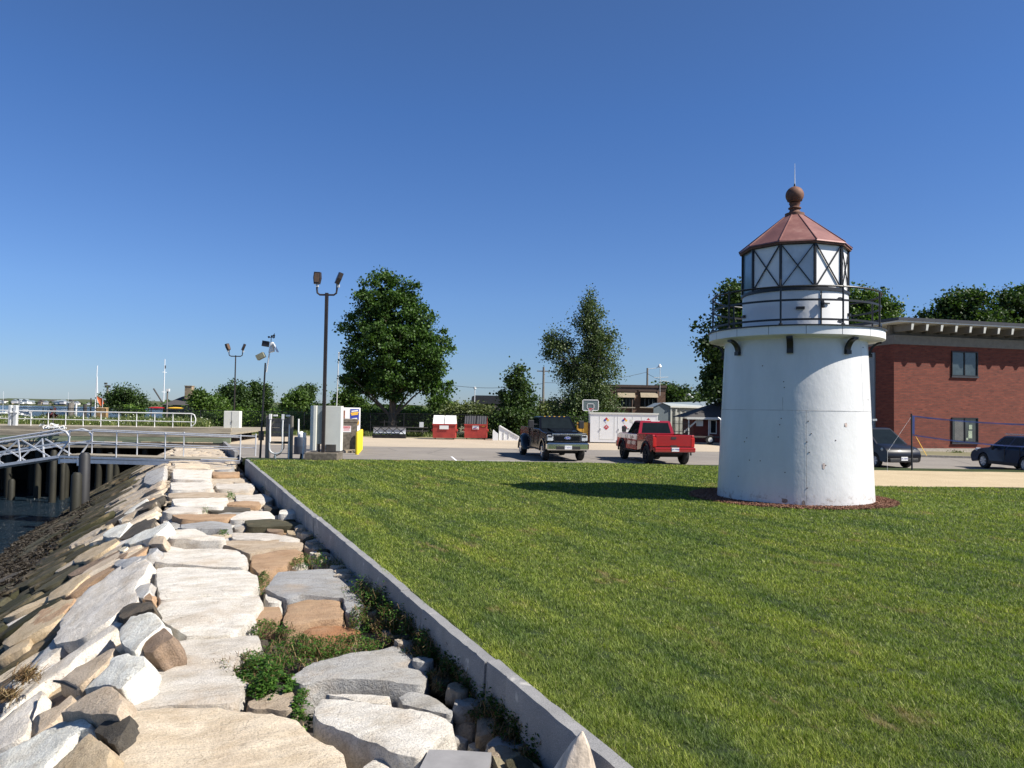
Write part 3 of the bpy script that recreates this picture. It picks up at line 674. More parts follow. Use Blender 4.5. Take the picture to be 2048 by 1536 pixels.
 (c1((792,800),(830,772),(918,752),(900,790),(832,820)), 'S','sandy','little sandy stone lower left of the speckled grey-white one',.05,.3),
 (c2((-80,1440),(-60,1180),(330,872),(345,900),(232,1090),(238,1150),(192,1285),(100,1338)), 'S','pale','pale stone under the dry straw at the left edge',.07,.35),
 (c2((-40,640),(60,560),(180,472),(255,465),(220,540),(60,618),(-40,680)), 'S','sandy','yellow stone by the left edge above the grey plank-like stone',.0,.3),
 (c2((180,438),(330,242),(615,125),(560,230),(480,290),(300,418)), 'S','orange','orange-yellow slab reaching down toward the mossy band',.03,.3),
 (c1((1170,430),(1200,350),(1350,300),(1330,400),(1250,440)), 'S','grey','grey stone on the crest near the platform end',.1,.3),
 (c1((1250,440),(1340,400),(1310,460),(1180,520)), 'S','beige','buff stone on the crest under the grey one near the platform',.06,.3),
 (c1((950,1010),(1060,990),(1020,1050),(930,1060)), 'S','brown','little brown stone left of the blue-grey broken one',.04,.3),
 (c1((1210,940),(1240,880),(1350,860),(1330,930)), 'S','beige','beige stone at the crest left of the ragged-fronted white block',.08,.3),
]
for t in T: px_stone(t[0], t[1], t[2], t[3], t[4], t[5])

# procedural blocks for the rest: a few shared meshes, each copy its own object
def rnd_outline(L, Wd, seed, k=9):
    r = random.Random(seed); P = []; k = 6+seed % 3
    for i in range(k):
        a = 2*math.pi*(i+r.uniform(-.25, .25))/k; c, s_ = math.cos(a), math.sin(a)
        q = (abs(c)**.5*math.copysign(1, c)*L/2*r.uniform(.78, 1.1), abs(s_)**.5*math.copysign(1, s_)*Wd/2*r.uniform(.7, 1.12)); P.append(q)
    return P
proto = [stone_mesh(rnd_outline(1.15, .62, i), .32, 200+i*2.1, .085, 1.3, .02) for i in range(14)]
for me in proto: me.materials.append(M['stone'])
def put(me, s, v, z, plane, yaw, sc, tone, label, group, lift=0, tip=0):
    n = TOPN if plane == 'T' else SLN; X0 = NK if plane == 'T' else (SLN.cross(DK)).normalized()
    X = (Matrix.Rotation(yaw, 3, n) @ X0).normalized(); Y = n.cross(X).normalized()
    Mx = Matrix((X*sc[0], Y*sc[1], n*sc[2])).transposed().to_4x4()
    if tip: Mx = Mx @ Matrix.Rotation(tip, 4, 'Y')
    Mx.translation = K(s, v, z)+n*lift
    j = random.uniform(.85, 1.15)*(1.28 if plane == 'S' and tone not in ('dark', 'mossy', 'olive') else 1); d = (Mx.translation-EYE)  # slope stones' colour brightened because the sun only grazes them
    size = sc[0]*sc[1]*max(.1, abs(d.normalized().dot(n)))/d.length_squared*(.35 if 'rubble' in label else 1)
    if d.y > .5 and size > 0: PUTS.append((size, me, Mx, tuple(min(1, c*j) for c in TONE[tone]), label, group, tone))
PUTS = []
def flush_puts(limit):
    PUTS.sort(key=lambda t: -t[0]); rest = {}
    for i, (sz, me, Mx, c, label, group, tone) in enumerate(PUTS):
        if i < limit:
            o = bpy.data.objects.new('stone_block', me); COL.objects.link(o); o.matrix_world = Mx; o.color = (*c, 1)
            look = {'white': 'whitish', 'pale': 'pale grey', 'cream': 'cream', 'grey': 'grey', 'bluegrey': 'blue-grey', 'beige': 'buff', 'brown': 'brown', 'sandy': 'golden', 'orange': 'orange-tan', 'dark': 'blackish', 'mossy': 'mossy grey-green', 'olive': 'dark olive'}[tone]
            p_ = Mx.translation; s_, v_ = p_.dot(DK), p_.dot(NK); far_ = 'nearest the viewer' if s_ < 7 else ('in the nearer third' if s_ < 13 else ('halfway to the gangway' if s_ < 21 else ('shortly before the gangway' if s_ < 33 else 'past the gangway')))
            hgt = '' if 'sloping' not in group else (', upper row' if v_ > -1.4 else (', middle row' if v_ > -2.4 else ', lower row'))
            tag(o, look+' '+label+hgt+', '+far_, 'rock', look+' '+group+hgt+', '+far_)
        else: rest.setdefault(tone in ('mossy', 'olive', 'dark'), []).append((me, Mx))
    for dk in (False, True):
        V, Fs = [], []
        for me, Mx in rest.get(dk, []):
            k = len(V); V += [tuple(Mx @ v.co) for v in me.vertices]; Fs += [tuple(i+k for i in p.vertices) for p in me.polygons]
        o = MB(); o.v = V; o.f = Fs; o = o.build('rubble', M['stone'], label='darker wet rubble low on the revetment' if dk else 'small pale rubble and farthest stones of the revetment', cat='rubble', kind='stuff'); o.color = (.06, .056, .035, 1) if dk else (.52, .45, .36, 1)
rr = random.Random(21)
GT = ('stone low in a gap between capping slabs', 'rubble in the gaps of the capping slabs')
GF = ('capping stone beyond the gangway platform', 'far capping stones')
GS = ('stone tilted on the sloping face', 'sloping face stones')
GM = ('damp slab low on the tidal face', 'lower tidal face slabs')
# rubble in the gaps on top
cnt = 0
for i in range(62):
    s = 3.2+i*.5+rr.uniform(-.2, .2); v = rr.uniform(-.25, 2.15)
    put(rr.choice(proto), s, v, ZT-.14-rr.uniform(0, .05), 'T', rr.uniform(0, 3.1), (rr.uniform(.35, .75), rr.uniform(.5, 1.0), .6), rr.choice(['grey', 'beige', 'brown', 'sandy', 'white', 'mossy']), *GT)
GK = ('stone tucked against the foot of the kerb', 'stones along the foot of the kerb')
for i in range(44):
    s = 3.1+i*.36+rr.uniform(-.14, .14); v = rr.uniform(2.27, 2.40)
    put(rr.choice(proto), s, v, -.29-rr.uniform(0, .08), 'T', rr.uniform(0, 3.1), (rr.uniform(.14, .3), rr.uniform(.25, .5), .5), rr.choice(['grey', 'beige', 'bluegrey', 'sandy', 'pale', 'mossy']), *GK, tip=rr.uniform(-.15, .15))
# capping rows under/around the traced ones from the middle distance to the wharf
s = 15.0; rows = 0
while s < 58:
    w = rr.uniform(.55, .85)*(1 if s < 34 else 1.5); v = CREST+.02
    while v < 2.0:
        L = rr.uniform(.8, 1.5); L = min(L, 2.3-v)
        if L < .35: break
        put(rr.choice(proto), s, v+L/2, ZT-(.10 if s < 34 else 0)+rr.uniform(-.03, .02), 'T', rr.uniform(-.1, .1), (L/1.08, w/.56, .8), rr.choice(['white', 'white', 'pale', 'cream', 'beige', 'orange', 'grey', 'dark'] if s < 35 else ['white', 'cream', 'white', 'pale', 'beige']), *(GT if s < 34 else GF))
        v += L
    s += w*.98; rows += 1
# the slope
s = 1.6
while s < 52:
    w = (.42+.012*s)*rr.uniform(.85, 1.2); v = CREST-.05
    near = s < 15
    while v > -3.6:
        L = rr.uniform(.9, 1.7)*(1 if s < 24 else 1.5); vm = v-L/2/1.15
        wet = vm < -2.1-noise.noise(Vector((s*.4, 2, 2)))*.4
        tone = rr.choice(['mossy', 'olive', 'olive', 'mossy']) if wet else rr.choice(['sandy', 'beige', 'brown', 'sandy', 'pale', 'cream', 'white', 'cream', 'dark', 'sandy', 'orange'])
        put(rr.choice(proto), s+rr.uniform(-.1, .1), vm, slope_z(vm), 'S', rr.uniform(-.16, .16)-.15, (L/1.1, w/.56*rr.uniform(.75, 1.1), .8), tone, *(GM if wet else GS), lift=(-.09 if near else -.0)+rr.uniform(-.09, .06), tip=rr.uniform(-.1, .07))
        v -= L/1.22
    s += w*.98
s = 2.2
while s < 40:                      # lower, dark slabs
    w = rr.uniform(.9, 1.5); put(rr.choice(proto), s, -4.2+rr.uniform(-.2, .2), slope_z(-4.2)-.03, 'S', rr.uniform(-.2, .2)-.1, (1.7, w/.5, .9), rr.choice(['olive', 'mossy', 'olive', 'dark']), *GM)
    s += w*1.0

flush_puts(300-len(T)-2)
# granite kerb: individual stones
def kerb():
    cuts = [-3, 1.2, 3.05]; 
    for (x, y) in ((887, 1233), (822, 1184), (698, 1072), (646, 1038), (600, 1001), (560, 967)): pass
    s_of = lambda x, y: G(x, y, 0).dot(DK)
    cuts += [s_of(1011, 1322), s_of(870, 1218), s_of(812, 1182), s_of(690, 1070), s_of(641, 1036), s_of(578, 983), s_of(535, 945), s_of(507, 927), s_of(494, 920)+.3]
    cuts = sorted(cuts); km = kerb_mat()
    for i in range(len(cuts)-1):
        a, b = cuts[i]+.006, cuts[i+1]-.006; r = random.Random(i); V = []; m = max(2, int((b-a)/.05))
        prof = [(2.485, -.62), (2.475, -.3), (2.482, -.02), (2.495, 0.012), (2.60, .016), (2.615, 0.0), (2.615, -.62)]
        off = r.uniform(-.012, .012); zo = r.uniform(-.008, .008)
        for k in range(m+1):
            s = a+(b-a)*k/m
            for (v, z) in prof:
                q = Vector((s*4, v*9, z*9)); V.append(K(s, v+off+noise.noise(q)*.009+max(0, noise.noise(q*3)-.35)*.05*(1 if v < 2.5 and z > -.05 else 0), z+zo+noise.noise(q+Vector((9, 0, 0)))*.007))
        n = len(prof); Fs = [(k*n+j, k*n+j+1, (k+1)*n+j+1, (k+1)*n+j) for k in range(m) for j in range(n-1)]
        Fs += [tuple(range(n)), tuple(m*n+j for j in range(n))]
        c = K((a+b)/2, 2.53, -.3)
        MB().add(V, Fs).build('kerb_stone', km, origin=tuple(c), smooth=True, label='grey granite kerb stone, '+('one nearest the driftwood stump', 'second one past the driftwood stump', 'third one past the driftwood stump', 'fourth one past the driftwood stump', 'fifth one past the driftwood stump', 'one beside the blue-grey slab', 'one beside the leafy patch', 'one beside the cube-like white block', 'fourth from the gangway platform', 'third from the gangway platform', 'second from the gangway platform', 'last one at the gangway platform', 'short end piece by the platform')[min(i, 12)], cat='kerb stone', group='granite kerb stones along the lawn')
    # beyond the platform the kerb edges the car park
    MB().add([K(s, v, z) for s in (39.5, 57) for v, z in ((2.44, -.6), (2.44, -.02), (2.61, -.02), (2.61, -.6))], [(0, 1, 5, 4), (1, 2, 6, 5), (2, 3, 7, 6), (0, 1, 2, 3), (4, 5, 6, 7)]).build('kerb_stone', km, label='far grey kerb beyond the gangway platform at the car park edge', cat='kerb stone')
def kerb_mat():
    m, t, n, l, p = nt('grey_granite'); c = coords(n, l, rand=True)
    x = ramp(n, l, noi(n, l, c, 2.5, 6, .6), [(.3, (.205, .205, .205)), (.7, (.29, .285, .28))])
    x = mix(n, l, x, ramp(n, l, noi(n, l, c, 160, 2, .8), [(.35, (.6, .6, .6)), (.65, (1.3, 1.3, 1.3))]), 1, 'MULTIPLY')
    x = mix(n, l, x, (.5, .48, .44), ramp(n, l, noi(n, l, c, 3, 2, .4, (.7, .7, .7), .9), [(.66, (0, 0, 0)), (.68, (.7, .7, .7)), (.70, (0, 0, 0))]))
    l.new(x, p.inputs['Base Color']); p.inputs['Roughness'].default_value = .8; bump(n, l, p, noi(n, l, c, 70, 4), .35, .004); return m
kerb()
# driftwood stump, slate offcut, squared timber, stick, straw
def driftwood():
    dm = mat('bleached_driftwood', (.55, .46, .36), .8, var=.5, scale=5, b=1, bs=16, stretch=(3, 3, .5))
    p = G(1128, 1690, -.42); V = []; n = 22; H = A(1164, 1459, p.y).z-p.z; lean = A(1164, 1459, p.y).x-p.x
    for i in range(13):
        t = i/12; 
        for k in range(n):
            a = 2*math.pi*k/n; r = (.36*(1-t)**.8+.006)*(1+.22*noise.noise(Vector((math.cos(a)*1.7, math.sin(a)*1.7, t*1.2)))+.1*noise.noise(Vector((math.cos(a)*5, math.sin(a)*5, t*2))))
            V.append((p.x+r*math.cos(a)*1.0+lean*t**1.3, p.y+r*.75*math.sin(a)-.03*t, p.z-.2+t*(H+.2)))
    Fs = [(i*n+k, i*n+(k+1) % n, (i+1)*n+(k+1) % n, (i+1)*n+k) for i in range(12) for k in range(n)]+[tuple(12*n+k for k in range(n))]
    MB().add(V, Fs).build('driftwood_stump', dm, smooth=True, origin=tuple(p), label='bleached pointed driftwood stump standing against the granite kerb', cat='driftwood')
driftwood()
def flat_from_px(name, pts, z, th, m, **kw):
    W3 = [G(x, y, z) for x, y in pts]; n = len(W3); c = sum(W3, Vector())/n; dn = Vector((0, 0, th))
    MB().add(W3+[w-dn for w in W3], [tuple(range(n)), tuple(range(2*n-1, n-1, -1))]+[(i, i+n, (i+1) % n+n, (i+1) % n) for i in range(n)]).build(name, m, origin=tuple(c), **kw)
flat_from_px('slate_offcut', [(858, 1499), (905, 1500), (983, 1505), (974, 1560), (965, 1600), (820, 1590), (835, 1545)], -.27, .06, mat('slate', (.24, .235, .235), .7, var=.12, scale=6, b=.15), label='flat smooth grey slate offcut lying on the blocks at the bottom', cat='slab')
flat_from_px('timber_beam', [(984, 1507), (1040, 1503), (1086, 1540), (1120, 1590), (1030, 1590), (1000, 1545)], -.36, .14, mat('mossy_timber', (.26, .22, .14), .85, var=.4, scale=6, b=.5, bs=20, stretch=(5, 1, 1)), label='short weathered squared timber with green tinge by the driftwood stump', cat='timber')
def lie(px, py, lift=0.0): return PL(px, py, SLP+SLN*lift, SLN)
a, b = lie(108, 1362, .16), lie(157, 1378, .24)
MB().tube([a, (a+b)/2+Vector((0, 0, .02)), b], [.012, .02, .014], 8).build('stick', M['darkwood'], origin=tuple(a), label='short dark stick lying across the flat brown stone', cat='stick')
def straw():
    mb = []; P = []
    for (cx, cy, rx, ry, k) in ((52, 1350, 28, 16, 420), (15, 1390, 22, 12, 260)):
        for _ in range(k):
            c = lie(cx+rr.gauss(0, rx*.45)+0, cy+rr.gauss(0, ry*.4), .10+rr.uniform(0, .08))
            d = (Matrix.Rotation(rr.gauss(.5, .6), 3, SLN) @ (DK)).normalized()*rr.uniform(.05, .14); d += SLN*rr.uniform(-.03, .03); w = SLN.cross(d).normalized()*.003+SLN*.002
            P += [c-d-w, c-d+w, c+d+w, c+d-w]
    npmesh('dry_straw', np.array([tuple(p) for p in P]), np.arange(len(P)), M['dry'], label='matted dry straw washed up on the slope stones by the left edge', cat='straw', kind='stuff')
straw()

# ---- weeds between the blocks
def weeds():
    V, Q = [], 0; D = []
    r = random.Random(5)
    def leaf(c, L, w, up, out):
        az = r.uniform(0, 6.283); d = Vector((math.cos(az), math.sin(az), r.uniform(-.2, .9))).normalized(); sd = d.cross(Vector((0, 0, 1))).normalized()*w
        m = c+d*L*.55+Vector((0, 0, .004)); e = c+d*L; out += [c, m+sd, e-Vector((0, 0, L*.2)), m-sd]
    def patch(cx, cy, rx, ry, n, hh, dry=.15, L=(.015, .05), kerbside=False):
        for _ in range(n):
            a = r.uniform(0, 6.283); q = r.random()**.55; px, py = cx+rx*q*math.cos(a), cy+ry*q*math.sin(a)
            g = G(px, py, ZT+.0); nn_ = noise.noise(Vector((g.x*5, g.y*5, 2)))+.5*noise.noise(Vector((g.x*14, g.y*14, 5)))
            if nn_ < -.12+.3*r.random()-.15 and hh < .3: continue
            h = hh*(1-q*q*.6)*r.random()*(.7+1.3*max(0, nn_))
            c = Vector((g.x, g.y, ZT-.06+h+(.17*r.random() if kerbside else 0))); 
            if r.random() < dry:
                d = Vector((r.gauss(0, 1), r.gauss(0, 1), r.gauss(0, .8))).normalized()*r.uniform(.03, .09); w = d.cross(Vector((0, .3, 1))).normalized()*.0025
                D.extend([c-d-w, c-d+w, c+d+w, c+d-w])
            else: leaf(c, r.uniform(*L), r.uniform(.28, .4)*r.uniform(*L), 1, V)
    patch(535, 1350, 58, 42, 3000, .15, .12, (.02, .06)); patch(520, 1335, 75, 40, 1800, .10, .2); patch(480, 1325, 60, 22, 1000, .1, .4, (.012, .03)); patch(545, 1365, 35, 28, 900, .2, .1, (.03, .06)); patch(600, 1295, 70, 30, 2600, .12, .35); patch(690, 1290, 80, 22, 2600, .12, .3)
    patch(605, 1415, 18, 44, 1000, .1, .1, (.02, .055)); patch(545, 1255, 45, 18, 900, .1, .3); patch(625, 1122, 45, 12, 1500, .16, .25); patch(690, 1126, 34, 8, 800, .14, .3)
    patch(527, 1160, 14, 22, 500, .1, .2); patch(418, 1187, 12, 4, 60, .05, .1, (.02, .03)); patch(462, 990, 8, 5, 160, .14, .1, (.04, .08)); patch(447, 1062, 11, 5, 160, .12, .1, (.03, .06))
    patch(410, 1018, 8, 6, 80, .12, .4, (.03, .06)); patch(722, 1235, 24, 24, 900, .14, .35); patch(640, 1045, 16, 16, 600, .16, .3, (.03, .06)); patch(545, 975, 22, 14, 600, .16, .4, (.04, .07))
    for k in range(46):            # strip along the foot of the kerb
        t = k/45; px, py = 735+t*370, 1180+t*320
        patch(px-30, py+2, 38, 22, 560, .12, .45 if k % 5 < 3 else .75); patch(px-8, py+6, 26, 22, 560, .14+.1*noise.noise(Vector((k*.7, 0, 0))), .3, (.02, .05), True)
    for k in range(24):
        t = k/23; px, py = 505+t*215, 935+t*235; patch(px, py+4, 10+t*14, 5+t*8, 70, .14, .35, (.03, .06))
    V = np.array([tuple(p) for p in V]); npmesh('weeds', V, np.arange(len(V)), M['weed'], label='low green weeds growing between the blocks and along the kerb foot', cat='weeds', kind='stuff')
    D = np.array([tuple(p) for p in D]); npmesh('dry_weeds', D, np.arange(len(D)), M['dry'], label='brown dried stems tangled in the weeds between blocks and kerb', cat='weeds', kind='stuff')
weeds()

# ---- lawn blades
def grass():
    N = 1500000
    # sample distance with density ~ const to 6 m, then 1/d^2
    dmin, dmax, d0 = 2.6, 33.2, 6.0
    u = rng.random(N); A1 = .5*(d0**2-dmin**2)/d0**2; A2 = math.log(dmax/d0); tot = A1+A2
    d = np.where(u < A1/tot, np.sqrt(dmin**2+2*u*tot*d0**2), d0*np.exp(np.clip(u*tot-A1, 0, None)))
    az = rng.uniform(R(-27), R(41), N); x = d*np.sin(az); y = d*np.cos(az)
    v = x*NK.x+y*NK.y
    keep = (v > 2.618-.07*np.clip(np.array([noise.noise(Vector((a*1.3, b*1.3, 8))) for a, b in zip(x, y)])*2, 0, 1)) & (y < 32.95)
    keep &= ((x-TC.x)**2/2.55**2+(y-TC.y)**2/2.44**2 > 1)
    sx0, sx1 = G(1700, 940, 0), G(2400, 982, 0)
    ynear = np.interp(x, [G(1690, 972, 0).x, G(1760, 973, 0).x, G(2400, 982, 0).x], [G(1690, 972, 0).y, G(1760, 973, 0).y, G(2400, 982, 0).y]); yfar = np.interp(x, [G(1700, 940, 0).x, G(2400, 950, 0).x], [G(1700, 940, 0).y, G(2400, 950, 0).y])
    keep &= ~((x > G(1690, 972, 0).x+.2) & (y > ynear+.05) & (y < yfar-.05))
    x, y, d = x[keep], y[keep], d[keep]; n = len(x)
    cl = np.array([noise.noise(Vector((a*5, b*5, 0)))+.7*noise.noise(Vector((a*14, b*14, 4))) for a, b in zip(x, y)])
    kk = cl > rng.uniform(-1.0, -.05, n); x, y, d, cl = x[kk], y[kk], d[kk], cl[kk]; n = len(x)
    w = np.clip(.0020*(d/5.0), .0018, .02)*rng.uniform(.6, 1.5, n)
    h = rng.uniform(.010, .036, n)*(1+d*.012)*(1.1+.7*cl); a = rng.uniform(0, 2*math.pi, n); lean = rng.uniform(.15, 1.5, n)*h
    a2 = a+rng.normal(math.pi/2, .5, n)
    b = np.stack([x, y, np.zeros(n)-.002], 1); side = np.stack([np.cos(a)*w, np.sin(a)*w, np.zeros(n)], 1)
    tip = b+np.stack([np.cos(a2)*lean, np.sin(a2)*lean, h], 1)
    V = np.stack([b-side, b+side, tip], 1).reshape(-1, 3)
    npmesh('grass', V, np.arange(3*n), M['blades'], n=3, label='short mown green grass covering the lawn', cat='grass', kind='stuff')
grass()
# ================================================================ LIGHTHOUSE
def lighthouse():
    L = thing('lighthouse', tuple(TC), 'small white conical iron lighthouse with black gallery rail and faded red roof on the lawn', 'lighthouse')
    va = math.atan2(-TC.y, -TC.x)                       # direction back to the viewpoint
    def ang(deg): return va+R(deg)                      # + = to the right in the photo
    def rp(r, deg, z): return (r*math.cos(ang(deg)), r*math.sin(ang(deg)), z)
    ZD = 4.36
    prof = [(1.955, -.1), (1.955, .03)]+[(1.952-.172*t/16, .03+(ZD-.33)*t/16) for t in range(1, 17)]
    tw = MB().lathe(prof, 96); tw.build('tower', M['towerwhite'], L, smooth=True)
    # seams and patches
    sm = MB(); r = lambda z: 1.955-.172*z/(ZD-.3)
    def strip(d0, d1, z, h=.012, pr=.004):
        n = max(2, int(abs(d1-d0)/4)); V = []
        for i in range(n+1):
            d = d0+(d1-d0)*i/n
            for zz in (z, z+h): V.append(rp(r(zz)+pr, d, zz))
        sm.add(V, [(2*i, 2*i+2, 2*i+3, 2*i+1) for i in range(n)])
    strip(-95, 95, 2.30, .010); strip(95, 265, 2.30, .010)
    for d, z0, z1 in ((8.5, .05, 2.3), (-8, 2.3, 2.62), (-70, 2.3, 4.0), (-39, .05, .22), (85, .05, 2.3), (60, 2.3, 4.0)):
        V = []
        for i in range(13):
            z = z0+(z1-z0)*i/12
            for dd in (d-.14, d+.14): V.append(rp(r(z)+.004, dd+noise.noise(Vector((d, z*3, 0)))*.2, z))
        sm.add(V, [(2*i, 2*i+1, 2*i+3, 2*i+2) for i in range(12)])
    sm.build('seam', mat('seam_grey', (.42, .41, .40), .7, var=.5, scale=4), L)  # thin grey strips marking the plate seams
    bo = MB()
    for d, z in ((-24, 3.4), (-7.5, 3.0), (-7, 2.86), (-9, 2.1), (-10, 1.95), (10, 2.05), (-11, 1.65), (9, 1.55), (10.5, 1.3), (-33, 1.05), (-24, 1.05), (-43, .62), (-6, .8), (9, .45), (-38, 1.5), (30, 1.6), (12, 1.75), (38, 1.95), (22, 1.0), (70, 2.6), (64, 3.9), (-36, 1.6)):
        q = Vector(rp(r(z)+.002, d, z)); bo.lathe([(0, .012), (.014, .010), (.018, 0)], 8, tuple(q)) if 0 else bo.tube([q-Vector(rp(.01, d, 0)), q+Vector(rp(.004, d, 0))], .014, 8)
    bo.build('bolt', mat('stained_bolt', (.12, .08, .06), .7, var=.6, scale=9), L)
    # rust marks
    rm = mat('rust_stain', (.52, .42, .37), .7, var=.4, scale=12)
    for d, z, w, h in ((39, 1.97, .10, .12), (20.5, .98, .07, .16), (-6, .12, .16, .13), (6.5, .09, .08, .12)):
        V = []; n = 16
        for i in range(n):
            a = 2*math.pi*i/n; k = .6+.5*abs(noise.noise(Vector((d, math.cos(a)*2, math.sin(a)*2)))); zz = z+h/2*math.sin(a)*k*1.3
            V.append(rp(r(zz)+.0035, d+math.degrees(w/1.95)/2*math.cos(a)*k*1.3, zz))
        MB().add(V, [tuple(range(n))]).build('rust_mark', rm if z > .5 else mat('bare_patch', (.25, .2, .16), .8, var=.7, scale=20), L)
    # gallery deck
    RG = 2.19
    MB().lathe([(1.75, ZD-.33), (1.8, ZD-.27), (RG-.03, ZD-.235), (RG, ZD-.23), (RG, ZD-.03), (RG-.01, ZD-.03)], 96).build('gallery_skirt', M['white'], L, smooth=True)
    MB().lathe([(1.2, ZD), (RG+.035, ZD), (RG+.035, ZD-.028), (1.2, ZD-.028)], 96).build('gallery_floor', M['black'], L, smooth=True)
    ss = MB()
    for k in range(16):
        d = k*22.5+7; V = [rp(RG+.002, d-.12, ZD-.23), rp(RG+.002, d+.12, ZD-.23), rp(RG+.002, d+.12, ZD-.03), rp(RG+.002, d-.12, ZD-.03)]; ss.add(V, [(0, 1, 2, 3)])
    ss.build('skirt_joint', M['black'], L)
    for k in range(8):
        d = -3+k*45; mbk = MB(); V = []
        for i in range(9):
            t = i/8*math.pi/2; rr_ = 1.795+.30*(1-math.cos(t)); zz = ZD-.62+.33*math.sin(t)+.02
            for off, dr in ((-.075, 0), (.075, 0)):
                base = Vector(rp(rr_, d, zz)); side = Vector(rp(1, d+90, 0)); n_ = Vector(rp(1, d, 0))
                V += [base+side*off, base+side*off+(n_*math.sin(math.pi/2-t)+Vector((0, 0, -1))*math.sin(t))*.055]
        fs = []
        for i in range(8):
            a = i*4; fs += [(a, a+1, a+5, a+4), (a+1, a+3, a+7, a+5), (a+3, a+2, a+6, a+7), (a+2, a, a+4, a+6)]
        fs += [(0, 2, 3, 1), (32, 33, 35, 34)]
        mbk.add(V, fs); mbk.box(*(Vector(rp(1.835, d, ZD-.62))), .15, .09, .09, rz=ang(d)+math.pi/2)
        mbk.build('bracket', M['black'], L)
    # rail
    RR = 2.10
    for z, w, h, nm in ((ZD+.93, .024, .024, 'top_rail'), (ZD+.60, .012, .05, 'middle_rail'), (ZD+.13, .012, .05, 'lower_rail')):
        if nm == 'top_rail': m_ = MB().lathe([(RR+w*math.cos(a), z+h*math.sin(a)) for a in [i/8*2*math.pi for i in range(9)]], 72)
        else: m_ = MB().lathe([(RR-w, z-h/2), (RR+w*.2, z-h/2), (RR+w*.2, z+h/2), (RR-w, z+h/2), (RR-w, z-h/2)], 72)
        m_.build(nm, M['black'], L, smooth=True)
    for k in range(9):
        d = -8.5+40*k; MB().tube([rp(RR, d, ZD), rp(RR, d, ZD+.95)], .024, 8).lathe([(.05, 0), (.05, .03), (.025, .05)], 10, rp(RR, d, ZD)).build('rail_post', M['black'], L)
    # parapet drum
    ZP = 5.34
    MB().lathe([(1.325, ZD), (1.325, ZP-.03), (1.3, ZP-.03)], 80).build('parapet', M['towerwhite'], L, smooth=True)
    MB().lathe([(1.36, ZP-.03), (1.36, ZP+.03), (1.2, ZP+.03), (1.2, ZP-.03), (1.36, ZP-.03)], 80).build('parapet_rim', M['black'], L)
    # hatch door with strap hinges and bolt
    dv = []; n = 8
    dr = MB(); V = []
    for i in range(n+1):
        d = 28+ (56-28)*i/n
        for z in (ZD+.08, ZD+.87): V.append(rp(1.338, d, z))
    dr.add(V, [(2*i, 2*i+2, 2*i+3, 2*i+1) for i in range(n)]); door = dr.build('hatch_door', M['white'], L, smooth=True)
    g = MB()
    for d in (28, ): g.bar(rp(1.345, d, ZD+.08), rp(1.345, d, ZD+.93), .02, .02)
    V = []
    for i in range(9):
        d = 28+28*i/8
        for z in (ZD+.075, ZD+.088): V.append(rp(1.344, d, z))
    g.add(V, [(2*i, 2*i+2, 2*i+3, 2*i+1) for i in range(8)]); g.build('door_gap', M['black'], L)
    for z in (ZD+.20, ZD+.78):
        V = []; 
        for i in range(7):
            d = 49+10*i/6; hh = .035*math.sin(math.pi*(i+.7)/7.4)
            V += [rp(1.352, d, z-hh), rp(1.352, d, z+hh)]
        MB().add(V, [(2*i, 2*i+2, 2*i+3, 2*i+1) for i in range(6)]).build('strap_hinge', M['black'], L)
    MB().bar(rp(1.37, 27, ZD+.62), rp(1.37, 37, ZD+.62), .03, .03).bar(rp(1.40, 29, ZD+.50), rp(1.40, 28, ZD+.72), .05, .05).bar(rp(1.36, 29, ZD+.62), rp(1.44, 29, ZD+.62), .03, .03).build('door_latch', M['black'], L)
    for d, z in ((-70, ZD+.42), (6, ZD+.5), (78, ZD+.42)):
        MB().box(*rp(1.35, d, z), .2, .07, .065, rz=ang(d)+math.pi/2).build('vent_box', M['black'], L)
    # lantern: ten sided
    V0 = [-50.5+36*k for k in range(10)]; RL = 1.325; Z0, Z1 = ZP+.03, 6.52
    fr = MB()
    for d in V0: fr.bar(rp(RL, d, Z0), rp(RL, d, Z1), .05, .05)
    for k in range(10):
        for z in (Z0+.02, Z1-.02): fr.bar(rp(RL, V0[k], z), rp(RL, V0[k]+36, z), .045, .045)
    fr.build('lantern_frame', M['black'], L)
    for k in range(10):
        d0, d1 = V0[k], V0[k]+36; p0, p1 = Vector(rp(RL-.02, d0, 0)), Vector(rp(RL-.02, d1, 0)); t = (p1-p0); a, b = p0+t*.04, p1-t*.04
        sky_tone = {1: (.55, .58, .61), 9: (.18, .27, .33)}.get(k)  # pale and blue-grey tones imitate sky reflected in the glass
        q = MB().add([a+Vector((0, 0, Z0+.04)), b+Vector((0, 0, Z0+.04)), b+Vector((0, 0, Z1-.04)), a+Vector((0, 0, Z1-.04))], [(0, 1, 2, 3)])
        q.build('lantern_pane', mat('sky_toned_lantern_glass', sky_tone, .12, var=.25, scale=1.2) if sky_tone else M['white'], L)
        if k != 9:
            out = Vector(rp(1, d0+18, 0))*.03; x = MB()
            A_, B_ = a+out+Vector((0, 0, Z0+.06)), b+out+Vector((0, 0, Z1-.06)); C_, D_ = b+out*.9+Vector((0, 0, Z0+.06)), a+out*.9+Vector((0, 0, Z1-.06))
            x.bar(A_, B_, .03, .022).bar(C_, D_, .03, .022); x.build('cross_brace', M['black'], L)
    # centre pane is opaque; the sky's reflection is in its colour
    
    # roof
    RO = 1.40; zr = Z1
    V = [rp(RO, d, zr+.04) for d in V0]+[rp(RO, d, zr-.03) for d in V0]+[rp(RL-.1, d, zr-.03) for d in V0]
    MB().add(V, [(i, (i+1) % 10, (i+1) % 10+10, i+10) for i in range(10)]+[(i+10, (i+1) % 10+10, (i+1) % 10+20, i+20) for i in range(10)]).build('eave', M['rust'], L)
